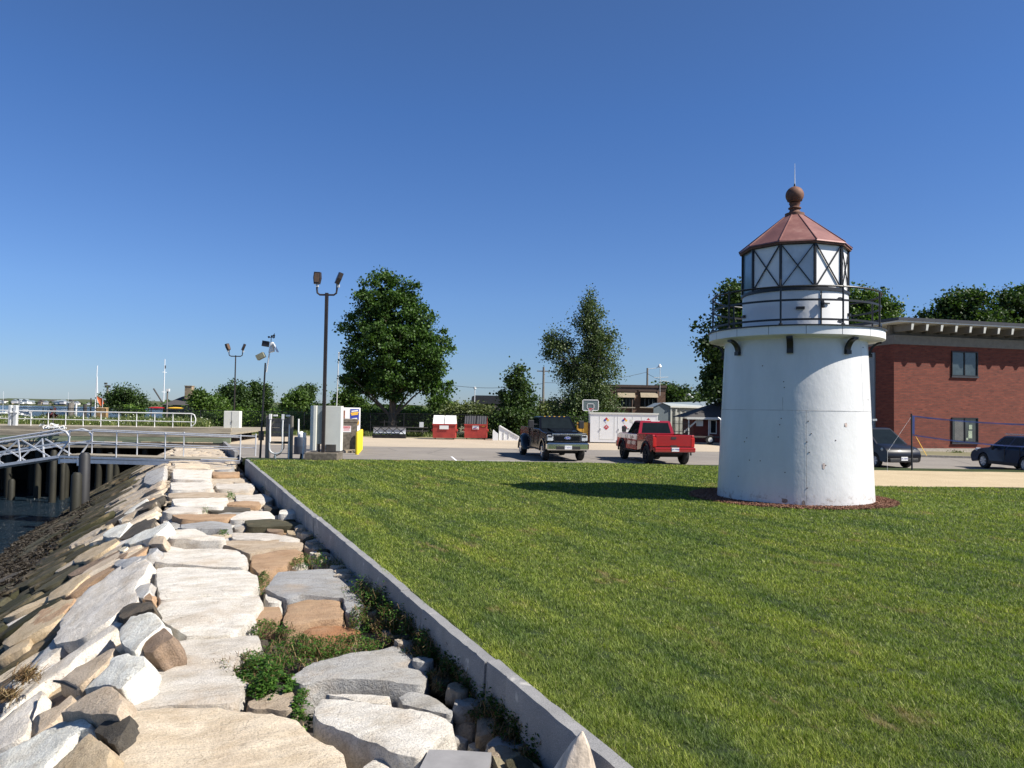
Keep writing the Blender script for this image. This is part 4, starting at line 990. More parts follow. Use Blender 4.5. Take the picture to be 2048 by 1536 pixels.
    V = [rp(RO+.03, d, zr+.02) for d in V0]+[rp(RO+.02, d, zr+.055) for d in V0]+[rp(.27, d, zr+.96) for d in V0]
    MB().add(V, [(i, (i+1) % 10, (i+1) % 10+10, i+10) for i in range(10)]+[(i+10, (i+1) % 10+10, (i+1) % 10+20, i+20) for i in range(10)]).build('roof', M['copper'], L)
    sb = MB()
    for d in V0: sb.bar(rp(RO+.03, d, zr+.06), rp(.27, d, zr+.965), .02, .02)
    sb.build('roof_ridge', M['copper'], L)
    zb = zr+.95
    MB().lathe([(.25, zb-.03), (.25, zb+.09), (.17, zb+.11), (.13, zb+.17), (.125, zb+.20), (.165, zb+.225), (.165, zb+.25), (.12, zb+.275), (.13, zb+.33), (.15, zb+.37), (0, zb+.38)], 28).build('ventilator_neck', M['rust'], L, smooth=True)
    zc = zb+.59
    bl = MB().lathe([(max(.001, .235*math.cos(a)), zc+.235*math.sin(a)) for a in [(-90+i*11.25)*math.pi/180 for i in range(17)]], 32); ball = bl.build('ventilator_ball', M['rust'], L, smooth=True)
    ho = MB()
    for k in range(16):
        a = k*22.5; q = Vector(rp(.235*math.cos(R(-38))+.002, a, zc-.145)); ho.tube([q-Vector(rp(.01, a, 0)), q+Vector(rp(.003, a, 0))], .016, 6)
    h = ho.build('vent_hole', M['black'], ball)
    MB().lathe([(.035, zc+.22), (.028, zc+.27), (.02, zc+.31)], 8).build('rod_base', M['black'], L)
    MB().tube([(0, 0, zc+.28), (0, 0, zc+.86)], [.012, .004], 6).build('lightning_rod', M['sign'], L)
    # small side fittings
    q = rp(r(2.1)+.02, 84, 2.1); MB().bar(q, rp(r(2.1)+.12, 84, 2.1), .05, .05).build('bracket_stub', M['white'], L)
lighthouse()

# ================================================================ STREET FURNITURE AND PLANT
def on(px, py, z=PARK): p = G(px, py, z); return p
def head(mb, c, d, up, w=.34, L=.44, th=.14):
    d = d.normalized(); s = d.cross(up).normalized(); u = s.cross(d)
    P = []
    for a, k in ((-L/2, .75), (0, 1), (L/2, .85)):
        for x, z in ((-w/2*k, -th/2), (w/2*k, -th/2), (w/2*k*.8, th/2), (-w/2*k*.8, th/2)): P.append(c+d*a+s*x+u*z)
    return mb.add(P, [(0, 1, 5, 4), (1, 2, 6, 5), (2, 3, 7, 6), (3, 0, 4, 7), (4, 5, 9, 8), (5, 6, 10, 9), (6, 7, 11, 10), (7, 4, 8, 11), (3, 2, 1, 0), (8, 9, 10, 11)])
def twin_lamp(base, H, arm, label, r=.07, square=False, big=1):
    root = thing('floodlight_pole', tuple(base), label, 'lamp post')
    m = MB()
    if square: m.box(0, 0, H/2, r*1.7, r*1.7, H)
    else: m.tube([(0, 0, 0), (0, 0, H)], [r, r*.7], 10)
    m.build('pole', M['bronze'], root)
    for sgn in (-1, 1):
        MB().tube([(0, 0, H-.08), (sgn*arm*.7, 0, H-.08), (sgn*arm*.95, 0, H+.0), (sgn*arm, 0, H+.15), (sgn*arm, 0, H+.42*big)], .04*big**.5, 8).build('arm', M['bronze'], root)
        c = Vector((sgn*(arm+ (.0 if (sgn < 0 and square) else .08*big)), -.03, H+.62*big)); hd = MB(); 
        dd = Vector((0.03 if (sgn < 0 and square) else sgn*.35, 0, .9)); up = Vector((0, -1, .1)) if (sgn < 0 and square) else Vector((-sgn*.95, -.5, .25))
        head(hd, c, dd, up, .36*big, .5*big, .16*big); h = hd.build('lamp_head', M['bronze'], root)
        ln = MB(); head(ln, c+up.normalized()*.075*big, dd, up, .26*big, .38*big, .03); ln.build('lamp_lens', mat('amber_lens', (.12, .075, .045), .3, var=.3), h)
        MB().box(c.x-sgn*.02, c.y, c.z-.32*big, .1*big, .1*big, .12*big).build('knuckle', M['galv'], root)
    return root
# big lamp, cabinet and plinth
b = on(644, 921, -.02); s_ = b.y/F
pl = thing('concrete_plinth', (b.x, b.y+.3, -.1), 'mossy concrete plinth block under the grey switch cabinet and tall lamp', 'plinth')
MB().box(0, 0, .2, 65*s_, 1.1, .42, b=.02).build('block', M['darkconc'], pl)
twin_lamp((b.x+.04, b.y-.02, .32), (922-586)*s_-.35, .42, 'tall bronze twin floodlight pole in front of the grey switch cabinet', .075, True)
cb = thing('switch_cabinet', (b.x+.05, b.y+.45, .32), 'large pale grey three-part switch cabinet standing on the concrete plinth', 'cabinet')
X0 = -.62
for nm, x0, x1, z0, dy, m in (('side_panel', -.64, -.38, .03, 0, 'cream'), ('door', -.38, -.02, .30, .06, 'greypaint'), ('side_panel', -.02, .66, .03, 0, 'cream')):
    MB().box((x0+x1)/2, dy, (z0+1.92)/2+.02, (x1-x0)-.01, .45-dy*2, 1.92-z0, b=.01).build(nm, M[m], cb)
for x in (-.3, -.16): MB().tube([(x, 0, -.0), (x, 0, .35)], .045, 8).build('conduit', M['plastic'], cb)
MB().box(.26, -.24, .17, .42, .03, .3).build('vent_opening', M['darkwood'], cb)
# danger box
p = on(690, 903); bx = thing('concrete_vault', tuple(p), 'brown concrete utility vault with lid and a danger sign behind the switch cabinet', 'utility box', rz=R(18))
bx.scale = (1, 1, .83)
MB().box(.0, .6, 1.0, 1.25, 1.25, 1.75, b=.03).build('body', M['darkconc'], bx); MB().box(0, .6, 1.98, 1.3, 1.3, .24, b=.03).build('lid', M['darkconc'], bx)
sg = MB().box(.05, -.035, 1.45, .46, .012, .4).build('danger_sign', M['sign'], bx); MB().box(.05, -.045, 1.57, .4, .01, .12).build('sign_header', M['signred'], sg)
text_mesh('DANGER', .1, M['sign'], 'lettering', sg, (.05, -.052, 1.57), (R(90), 0, 0))
for i, w in enumerate((.34, .3, .36)): MB().box(.05, -.043, 1.46-i*.06, w, .006, .02).build('sign_line', M['signred'], sg)
# yellow bollards receding
for i, (x, y) in enumerate(((714, 909), (716.5, 906), (718.5, 903.5), (720.5, 901), (722, 899))):
    q = on(x, y)
    o = MB().lathe([(.095, 0), (.095, 1.08), (.075, 1.13), (0, 1.15)], 16).build('bollard', M['yellow'], smooth=True, label='yellow steel bollard, '+('nearest', 'second', 'third', 'fourth', 'farthest')[i]+' of the row beside the concrete vault', cat='bollard', group='yellow bollards')
    o.location = q
p = on(703, 905); plt = thing('pallet', tuple(p), 'small wooden pallet lying on the asphalt between vault and bollards', 'pallet', rz=R(20))
for i in range(5): MB().box(0, -.3+i*.16, .12, .7, .11, .02).build('board', mat('pale_wood', (.45, .36, .24), .8, var=.2) if i == 0 else bpy.data.materials['pale_wood'], plt)
for x in (-.3, 0, .3): MB().box(x, 0, .055, .08, .75, .1).build('runner', bpy.data.materials['pale_wood'], plt)
# ice vending machine
p = A(699, 866, 60); p.z = PARK; vm = thing('vending_machine', tuple(p), 'white ice vending machine with blue and yellow picture panel behind the vault', 'vending machine', rz=R(12))
MB().box(0, .7, 1.3, 1.6, 1.6, 2.1, b=.03).build('body', M['white'], vm); MB().box(0, .7, .13, 1.45, 1.4, .26).build('base', M['plastic'], vm)
MB().box(.36, -.115, 1.62, .66, .02, 1.25).build('picture_panel', M['signblue'], vm)
for z, w, m in ((2.1, .5, 'sign'), (1.95, .6, 'signyellow'), (1.83, .5, 'signyellow'), (1.5, .4, 'sign')): MB().box(.36, -.13, z, w, .015, .1, tilt=Matrix.Rotation(R(-8), 3, 'Y')).build('picture_band', M[m], vm)
MB().lathe([(0, -.15), (.28, -.145), (.3, -.13)], 18, (.42, 0, 1.2), 'Y').build('picture_disc', M['ochre'], vm)
MB().box(-.55, -.115, 1.75, .35, .02, .75).build('price_panel', mat('price_panel', (.2, .07, .04), .6, var=.7, scale=9), vm)
MB().box(.35, -.2, .65, .5, .25, .4).build('chute', M['white'], vm)
# weather station pole
p = on(520, 918, -.05); s_ = p.y/F; H = (918-726)*s_
ws_ = thing('weather_station', tuple(p), 'slim black pole with anemometer, white shields and angled boxes at the top', 'weather station')
MB().tube([(0, 0, 0), (.12, 0, H)], [.05, .035], 8).build('pole', M['black'], ws_)
top = Vector((.12, 0, H))
MB().tube([top+Vector((.05, 0, -.4)), top+Vector((.13, 0, .15)), top+Vector((.22, 0, .9))], .03, 8).build('mast', M['galv'], ws_)
MB().box(top.x-.19, -.05, top.z+.28, .34, .25, .22, tilt=Matrix.Rotation(R(-28), 3, 'Y')).build('floodlight', mat('olive_casing', (.2, .2, .14), .6), ws_)
MB().box(top.x+.0, -.03, top.z+.82, .26, .2, .24, tilt=Matrix.Rotation(R(8), 3, 'Y')).build('camera_box', M['plastic'], ws_)
MB().add([(top.x+.13, -.05, top.z+.45), (top.x+.33, -.05, top.z+.50), (top.x+.27, -.05, top.z+.9), (top.x+.2, -.05, top.z+.88), (top.x+.18, .12, top.z+.45), (top.x+.36, .12, top.z+.5), (top.x+.3, .12, top.z+.9), (top.x+.22, .12, top.z+.88)], [(0, 1, 2, 3), (7, 6, 5, 4), (0, 4, 5, 1), (1, 5, 6, 2), (2, 6, 7, 3), (3, 7, 4, 0)]).build('shield', M['white'], ws_)
MB().box(top.x+.42, 0, top.z+.66, .03, .25, .42, tilt=Matrix.Rotation(R(-28), 3, 'Y')).build('solar_panel', M['galv'], ws_)
an = MB().tube([(top.x+.22, 0, top.z+.9), (top.x+.22, 0, top.z+1.12)], .015, 6).tube([(top.x+.12, 0, top.z+1.1), (top.x+.34, 0, top.z+1.1)], .015, 6)
for dx in (-.1, .03, .12): an.lathe([(.045, .05), (.05, 0), (.001, -.04)], 8, (top.x+.22+dx, 0, top.z+1.13+dx*.3))
an.add([(top.x+.3, 0, top.z+1.05), (top.x+.38, 0, top.z+1.08), (top.x+.36, 0, top.z+1.3), (top.x+.32, 0, top.z+1.22)], [(0, 1, 2, 3)]).build('anemometer', M['black'], ws_)
MB().box(.05, -.08, 1.0, .2, .14, .4).build('equipment_box', M['plastic'], ws_)
# timber post frame with white conduits
p = on(561, 919, -.05); s_ = p.y/F; fr = thing('conduit_stand', tuple(p), 'grey timber post frame carrying white electrical conduits near the end of the kerb', 'post frame')
def fx(px): return (px-561)*s_
for x in (535, 580): MB().box(fx(x), 0, .93, .17, .17, 1.86).build('post', M['timber'], fr)
for i, z in enumerate((1.66, 1.46, 1.26, 1.06)): MB().box(fx(558), .02, z, fx(600)-fx(552), .06, .185).build('board', M['timber'], fr)
MB().box(fx(557), -.02, .72, 1.1, .08, .1).build('cross_rail', M['darkwood'], fr)
for i, x in enumerate((541, 566)):
    MB().tube([(fx(x), -.14, 1.85), (fx(x)-.01, -.14, 1.3), (fx(x)+(.0), -.14, .75)], .04, 8).build('conduit', M['sign'], fr); MB().box(fx(x), -.14, 1.82, .1, .1, .22).build('conduit_cap', M['sign'], fr)
    MB().box(fx(x)+.2, -.1, 1.87, .16, .08, .07).build('conduit_elbow', M['sign'], fr)
MB().tube([(fx(540), -.13, .75)]+[(fx(553)-math.cos(a)*.27, -.13, .45-math.sin(a)*.2) for a in [i/8*math.pi for i in range(9)]]+[(fx(566), -.13, .75)], .035, 8).build('hanging_hose', M['galv'], fr)
MB().tube([(fx(569), -.12, 1.0), (fx(569), -.12, .5), (fx(562), -.12, .25), (fx(548), -.12, .1)], .02, 6).build('cable', M['rubber'], fr)
MB().tube([(fx(552), -.12, 0), (fx(552), -.12, .3)], .04, 6).build('stub_pipe', M['greypaint'], fr); MB().tube([(fx(579), -.14, 0), (fx(579), -.14, 1.5)], .03, 6).build('side_pipe', M['galv'], fr)
p = on(605, 919, -.03); wp = thing('standpipe', tuple(p), 'short white standpipe with a cap between the post frame and the plinth', 'pipe')
MB().tube([(0, 0, 0), (.06, 0, .95)], .035, 8).build('pipe', M['sign'], wp); MB().box(.06, 0, 1.03, .12, .12, .22).build('cap', M['sign'], wp); MB().tube([(-.08, 0, 0), (-.05, 0, .25)], .05, 6).build('base', M['rubber'], wp)
p = on(600, 908); br = thing('barrel', tuple(p), 'dark blue barrel with gear on top behind the standpipe', 'barrel')
MB().lathe([(.28, 0), (.3, .05), (.3, .35), (.31, .4), (.3, .45), (.3, .8), (.28, .85), (0, .85)], 20).build('drum', mat('navy_drum', (.03, .04, .06), .5), br, smooth=True)
MB().lathe([(.16, .85), (.17, 1.0), (.08, 1.12), (0, 1.13)], 12, (.03, 0, 0)).build('bucket', M['sign'], br); MB().tube([(-.1, 0, .9), (-.11, 0, 1.75)], .04, 6).build('upright_tube', M['sign'], br)
# far lamp and cabinet on brick base
p = on(467, 868); p = A(467, 868, 66); p.z = PARK
twin_lamp(tuple(p), (868-712)*66/F, .58, 'distant thin twin floodlight pole behind the white double-door cabinet', .07, False, 1.15)
p = A(465, 866, 60); p.z = PARK; wc_ = thing('utility_cabinet', tuple(p), 'white double-door cabinet on splayed legs and a brick base at the far end', 'cabinet')
MB().box(0, 0, .13, 1.3, .7, .26).build('brick_base', mat('base_brick', (.3, .18, .12), .9, var=.3, scale=9), wc_)
bd = MB().box(0, 0, 1.22, 1.22, .55, 1.45, b=.02).build('body', M['cream'], wc_)
MB().box(0, -.285, 1.22, .012, .01, 1.4).box(.02, -.3, 1.1, .03, .03, .22).build('door_handle', M['plastic'], wc_)
for x in (-.5, .5): MB().add([(x-.12, -.25, .26), (x+.12, -.25, .26), (x+.2*(1 if x < 0 else 0)-.1, -.25, .52), (x-.1-.1*(1 if x > 0 else 0), -.25, .52), (x-.12, .2, .26), (x+.12, .2, .26), (x+.1, .2, .52), (x-.12, .2, .52)], [(0, 1, 2, 3), (7, 6, 5, 4), (0, 4, 5, 1), (2, 6, 7, 3)]).build('leg', M['cream'], wc_)

# ---- dumpsters
def dumpster(px, label, lidm, open_=False, rz=0, dark=False):
    p = on(px, 879); root = thing('dumpster', tuple(p), label, 'dumpster', rz=rz)
    W_, D_ = 1.75, 1.5
    MB().prism([(-.05, .12), (D_-.1, .12), (D_, 1.2), (-.12, 1.2), (-.12, 1.1)], -W_/2, W_/2, 'X').build('bin', M['dumpred'], root)
    MB().box(0, -.13, 1.16, W_+.08, .08, .1).box(0, .7, 1.2, W_+.08, .06, .06).build('rim', M['dumpred'], root)
    for s in (-1, 1):
        MB().box(s*(W_/2+.06), .55, .72, .1, 1.0, .16).build('fork_pocket', M['dumpred'], root)
        q = MB(); 
        z0, z1 = 1.22, 1.86
        y0, y1 = -.1, .55
        n = 5; V = []
        for i in range(n*2):
            x = s*.03+s*(W_/2-.03)*i/(n*2-1); o_ = .03*(i % 2)*(0 if lidm == 'white' else 1)
            V += [(x, y0-o_, z0), (x, y1-o_, z1)]
        V2 = [(a, b+.05, c-.02) for a, b, c in V]; k = len(V)
        q.add(V+V2, [(2*i, 2*i+2, 2*i+3, 2*i+1) for i in range(n*2-1)]+[(k+2*i+1, k+2*i+3, k+2*i+2, k+2*i) for i in range(n*2-1)]+[(1, 2*n*2-1, k+2*n*2-1, k+1), (0, 1, k+1, k), (k-2, k-1, 2*k-1, 2*k-2)])
        q.build('lid', M[lidm], root)
    MB().add([(-W_/2, -.08, 1.2), (-W_/2, .58, 1.84), (-W_/2, D_, 1.2), (W_/2, -.08, 1.2), (W_/2, .58, 1.84), (W_/2, D_, 1.2)], [(0, 1, 2), (3, 5, 4), (1, 4, 5, 2)]).build('hood', M['dumpred'] if lidm != 'white' else M['white'], root)
    sg = MB().box(0, -.15 if not dark else -.13, .95, .7 if not dark else .5, .015, .3).build('sign', M['sign'], root)
    if dark:
        MB().prism([(-.18, .93), (.05, .98), (.18, 1.04), (.02, .9), (-.16, .88)], -.155, -.14).build('logo', M['signblue'], sg); MB().box(.0, -.145, .86, .36, .01, .03).build('logo_line', M['signred'], sg)
        MB().box(.6, -.13, 1.05, .22, .012, .05).build('warning_strip', M['signyellow'], root)
    for s in (-1, 1): MB().lathe([(.08, -.03), (.08, .03)], 10, (s*.7, .1, .08), 'X').build('caster', M['rubber'], root)
dumpster(888, 'red dumpster with white flat lids and a blank sign', 'white')
dumpster(951, 'red dumpster with raised black ribbed lids and a logo sign', 'lidblack', dark=True)
# plough rack before the picnic table
p = on(778, 876.5); s_ = p.y/F; pk = thing('plough_frame', tuple(p), 'long black X-braced frame with grey-white curved blades under the oak', 'snow plough', )
MB().box(0, .2, .14, 66*s_, .5, .26).build('base_beam', M['black'], pk)
for i in range(4):
    x = (-24+i*16)*s_; t = MB(); V = []
    for k in range(7):
        a = R(-60+k*22); V += [(x-.33, .15+.18*math.cos(a)-.1, .58+.27*math.sin(a)), (x+.33, .15+.18*math.cos(a)-.1, .58+.27*math.sin(a))]
    t.add(V, [(2*k, 2*k+1, 2*k+3, 2*k+2) for k in range(6)]); t.build('blade', mat('blade_grey', (.55, .58, .62), .4, var=.15) if i == 0 else bpy.data.materials['blade_grey'], pk, smooth=True)
for i in range(4):
    x = (-24+i*16)*s_; MB().bar((x-.34, -.15, .28), (x+.34, -.15, .85), .05, .05).bar((x+.34, -.14, .28), (x-.34, -.14, .85), .05, .05).build('cross_brace', M['black'], pk)
MB().box(0, 0, .92, 66*s_, .08, .06).build('top_rail', M['black'], pk)
for x in (-.4, .35): MB().tube([(x, .1, .9), (x, .1, 1.4)], .03, 6).tube([(x-.35, .1, 1.25), (x+.35, .1, 1.28)], .03, 6).build('lift_arm', M['black'], pk)
p = on(815, 873); p = A(815, 872, 66); p.z = PARK; tb = thing('picnic_table', tuple(p), 'dark wooden picnic table behind the plough frame by the fence', 'picnic table')
MB().box(0, 0, .74, 3.4, .75, .05).build('table_top', M['darkwood'], tb)
for y in (-.65, .65): MB().box(0, y, .44, 3.4, .26, .05).build('bench', M['darkwood'], tb)
for x in (-1.3, 1.3):
    for s in (-1, 1): MB().bar((x, s*.2, .72), (x, s*.6, 0), .05, .09).build('leg', M['darkwood'], tb)
# white sloped bulkhead
p = on(1014, 881); s_ = p.y/F; bh = thing('bulkhead', tuple(p), 'white board-sided sloping ramp structure behind the black pickup', 'ramp')
MB().prism([(-.9, 0), (-.9, 1.3), (-.78, 1.36), (1.3, .35), (1.3, 0)], 0, .9).build('side_panel', M['white'], bh)
for x in (-.85, -.35, .2, .75): MB().box(x, -.02, .45-.0*x, .06, .04, .85-(x+.9)*.35).build('batten', M['cream'], bh)
MB().bar((-.84, -.03, 1.33), (1.3, -.03, .36), .08, .08).build('rail', M['white'], bh)
MB().prism([(-1.55, 0), (-1.55, .75), (-1.5, .95), (-.95, .6), (-.95, 0)], -.1, .6).build('low_panel', M['white'], bh)
bh.scale = (.72, 1, .85)
# hazmat locker
p = on(1180, 886); s_ = p.y/F; Lh = 5.0
hz = thing('storage_locker', (p.x, p.y, PARK), 'long white hazardous materials locker with hazard diamonds beside the pickups', 'storage locker', rz=R(-3))
MB().box(Lh/2, 1.2, 1.14, Lh, 2.4, 2.12).build('body', M['white'], hz); MB().box(Lh/2, 1.2, 2.24, Lh+.14, 2.5, .1).build('roof', M['cream'], hz); MB().box(Lh/2, 1.2, .05, Lh, 2.3, .1).build('skid', M['darkwood'], hz)
def diamond(parent, x, z, r, cols, name):
    nf = MB(); 
    if len(cols) == 1:
        o = MB().add([(x, -.012, z-r), (x+r, -.012, z), (x, -.012, z+r), (x-r, -.012, z), (x, 0, z-r), (x+r, 0, z), (x, 0, z+r), (x-r, 0, z)], [(0, 1, 2, 3), (0, 4, 5, 1), (1, 5, 6, 2), (2, 6, 7, 3), (3, 7, 4, 0)]).build(name, cols[0], parent)
        MB().box(x, -.018, z, r*.9, .008, r*.16).box(x, -.018, z+r*.38, r*.25, .008, r*.3).build('placard_mark', M['sign'], o); return
    h = r/2; o = MB().add([(x, -.008, z-r*1.03), (x+r*1.03, -.008, z), (x, -.008, z+r*1.03), (x-r*1.03, -.008, z)], [(0, 1, 2, 3)]).build(name, M['sign'], parent)
    for c, dx, dz, nm in ((cols[0], -h, 0, 'blue_quarter'), (cols[1], 0, h, 'red_quarter'), (cols[2], h, 0, 'yellow_quarter'), (cols[3], 0, -h, 'white_quarter')):
        q = MB().add([(x+dx, -.014, z+dz-h*.94), (x+dx+h*.94, -.014, z+dz), (x+dx, -.014, z+dz+h*.94), (x+dx-h*.94, -.014, z+dz)], [(0, 1, 2, 3)]).build(nm, c, o)
for i, x in enumerate((1.2, 2.55, 4.3)):
    diamond(hz, x, 1.72, .22, (M['signblue'], M['signred'], M['signyellow'], M['sign']), 'hazard_diamond')
    if i < 2: diamond(hz, x, 1.2, .2, (M['signred'],), 'flammable_placard')
    MB().box(x+.05, -.005, .3, 1.0, .012, .03).box(x-.5, -.006, 1.15, .012, .014, 1.75).box(x+.6, -.006, 1.15, .012, .014, 1.75).build('door_gap', M['cream'], hz)
    MB().box(x-.42, -.03, 1.05, .05, .05, .14).build('door_handle', M['galv'], hz)
MB().box(3.05, -.008, 1.7, .18, .01, .22).build('notice', M['cream'], hz)
oc = thing('fuel_cabinet', (p.x-.9, p.y+.2, PARK), 'ochre yellow steel cabinet touching the left end of the white locker', 'cabinet')
MB().box(.35, .3, .78, .8, .7, 1.5, b=.02).build('body', M['ochre'], oc); MB().box(.35, -.06, .78, .01, .01, 1.4).build('door_gap', M['black'], oc); MB().box(.83, .3, .75, .14, .6, 1.5).build('end_post', M['brown'] if 'brown' in M else M['rust'], oc)
# basketball hoop behind the locker
p = A(1181, 822, 64); p.z = PARK; hp = thing('basketball_hoop', tuple(p), 'basketball hoop with clear backboard rising behind the white locker', 'basketball hoop')
s_ = 64/F; zt = A(1181, 800, 64).z-PARK; zb2 = A(1181, 821, 64).z-PARK
MB().tube([(0, .9, 0), (0, .9, zb2-.1), (0, .15, zb2+.3)], .07, 8).build('post', M['black'], hp)
bw = 31*s_/2
MB().box(0, .04, (zt+zb2)/2, bw*2, .03, zt-zb2).build('backboard', mat('smoky_board', (.13, .17, .17), .2), hp)
fm = MB()
for x0, z0, x1, z1, w in ((-bw, zb2, bw, zb2, .07), (-bw, zt, bw, zt, .07), (-bw, zb2, -bw, zt, .07), (bw, zb2, bw, zt, .07), (-.28, zb2+.15, .28, zb2+.15, .05), (-.28, zb2+.55, .28, zb2+.55, .05), (-.28, zb2+.15, -.28, zb2+.55, .05), (.28, zb2+.15, .28, zb2+.55, .05)):
    fm.box((x0+x1)/2, .015, (z0+z1)/2, abs(x1-x0)+w, .03, abs(z1-z0)+w)
fm.build('backboard_border', M['sign'], hp)
MB().lathe([(.23, 0), (.25, .015), (.23, .03), (.23, 0)], 18, (0, -.26, zb2+.12)).box(0, 0, zb2+.08, .2, .1, .2).build('rim', M['signred'], hp)
nt_ = MB()
for k in range(12):
    a = 2*math.pi*k/12; b_ = a+.26
    for t in (a, a+.52): nt_.bar((.23*math.cos(a+.26), -.26+.23*math.sin(a+.26), zb2+.12), (.13*math.cos(t), -.26+.13*math.sin(t), zb2-.3), .012, .012)
nt_.build('net', M['sign'], hp)

# ---- fences
def fence(name, pts, h, label, spacing=3.0, m='chain', pm='black', seg=True):
    root = thing(name, tuple(pts[0]), label, 'fence'); o = Vector(pts[0])
    for i in range(len(pts)-1):
        a, b = Vector(pts[i])-o, Vector(pts[i+1])-o; L = (b-a).length; d = (b-a)/L
        q = MB().add([(0, 0, .03), (L, 0, .03), (L, 0, h), (0, 0, h)], [(0, 1, 2, 3)]).build('mesh_panel', M[m], root); q.location = a; q.rotation_euler = (0, 0, math.atan2(d.y, d.x))
        MB().tube([a+Vector((0, 0, h)), b+Vector((0, 0, h))], .03, 6).build('top_rail', M[pm], root)
        for k in range(int(L/spacing)+1):
            c = a+d*k*spacing; MB().tube([c, c+Vector((0, 0, h+.05))], .035, 6).build('post', M[pm], root)
yF = 67.5
fence('chain_link_fence', [(-21.5, 69, LG), (10.5, 67, LG)], 1.95, 'black chain-link fence behind the dumpsters and the oak')
fence('chain_link_fence', [(-46, 71, LG), (-21.6, 69, LG)], 1.95, 'black chain-link fence behind the wildflowers and the white cabinet')
sgn = A(843, 850, 66.8); MB().box(sgn.x, sgn.y, sgn.z, .36, .02, .5).build('fence_sign', M['sign'], origin=(sgn.x, sgn.y, sgn.z), label='small cream notice hanging on the chain-link fence beside the oak', cat='sign')

# ---- volleyball net
p = G(1824, 940, 0); vb = thing('volleyball_net', tuple(p), 'blue-taped volleyball net on a dark post over the sand court', 'volleyball net')
MB().tube([(0, 0, 0), (-.02, 0, 2.32)], .035, 8).build('post', M['plastic'], vb)
bm_ = mat('blue_tape', (.02, .05, .2), .6, var=.4, scale=2); far = A(2330, 846, 30.5); far = far-p
def sag(t, z0, z1, s): return Vector((0, 0, 0)).lerp(Vector((far.x, far.y, 0)), t)+Vector((0, 0, z0+(z1-z0)*t-s*4*t*(1-t)))
for nm, z0, z1, s_ in (('top_tape', 2.22, 2.22, .28), ('bottom_tape', 1.45, 1.28, .32)):
    V = []
    for i in range(25):
        c = sag(i/24, z0, z1, s_); V += [c-Vector((0, 0, .03)), c+Vector((0, 0, .03))]
    MB().add(V, [(2*i, 2*i+2, 2*i+3, 2*i+1) for i in range(24)]).build(nm, bm_, vb)
V = []
for i in range(25): V += [sag(i/24, 1.45, 1.28, .32), sag(i/24, 2.22, 2.22, .28)]
MB().add(V, [(2*i, 2*i+2, 2*i+3, 2*i+1) for i in range(24)]).build('netting', M['netm'], vb)
MB().box(.06, 0, 1.85, .09, .03, .75).build('side_tape', bm_, vb)
MB().tube([(.15, 0, 1.4), (.55, -.1, .6)], .012, 5).build('guy_rope', M['signyellow'], vb)
MB().tube([(-.02, 0, 2.2), (-1.3, -.6, .75), (-1.6, -1.2, 0)], .004, 5).build('guy_line', M['galv'], vb)
q = MB().tube([(far.x, far.y, 0), (far.x, far.y, 2.32)], .035, 8).build('post', M['plastic'], vb)

# ================================================================ BUILDINGS
def window(parent, x, z, w, h, frame='black', y=-.0, panes=2, depth=.1, content=None):
    f = MB(); t = .06
    for bx_ in ((x-w/2, z, t, h), (x+w/2, z, t, h), (x, z-h/2, w, t), (x, z+h/2, w, t)): f.box(bx_[0], y-.03, bx_[1], bx_[2] if bx_[2] == t else bx_[2]+t-.002, .11 if bx_[2] == t else .106, bx_[3] if bx_[3] != t else t)
    for k in range(1, panes): f.box(x-w/2+w*k/panes, y-.02, z, t, .08, h-t)
    fo = f.build('window', M[frame], parent)
    for k in range(panes):
        MB().add([(x-w/2+w*k/panes+t/2, y-.004-.002*k, z-h/2+t/2), (x-w/2+w*(k+1)/panes-t/2, y-.004-.002*k, z-h/2+t/2), (x-w/2+w*(k+1)/panes-t/2, y-.004-.002*k, z+h/2-t/2), (x-w/2+w*k/panes+t/2, y-.004-.002*k, z+h/2-t/2)], [(0, 1, 2, 3)]).build('pane', M['winglass'], fo)
    return fo
M['redbrick'] = brick_mat('red_brick', (.16, .034, .020), (.23, .055, .03), (.10, .05, .038))
M['redbrickside'] = brick_mat('red_brick_side', (.16, .034, .020), (.23, .055, .03), (.10, .05, .038), axis='YZ')
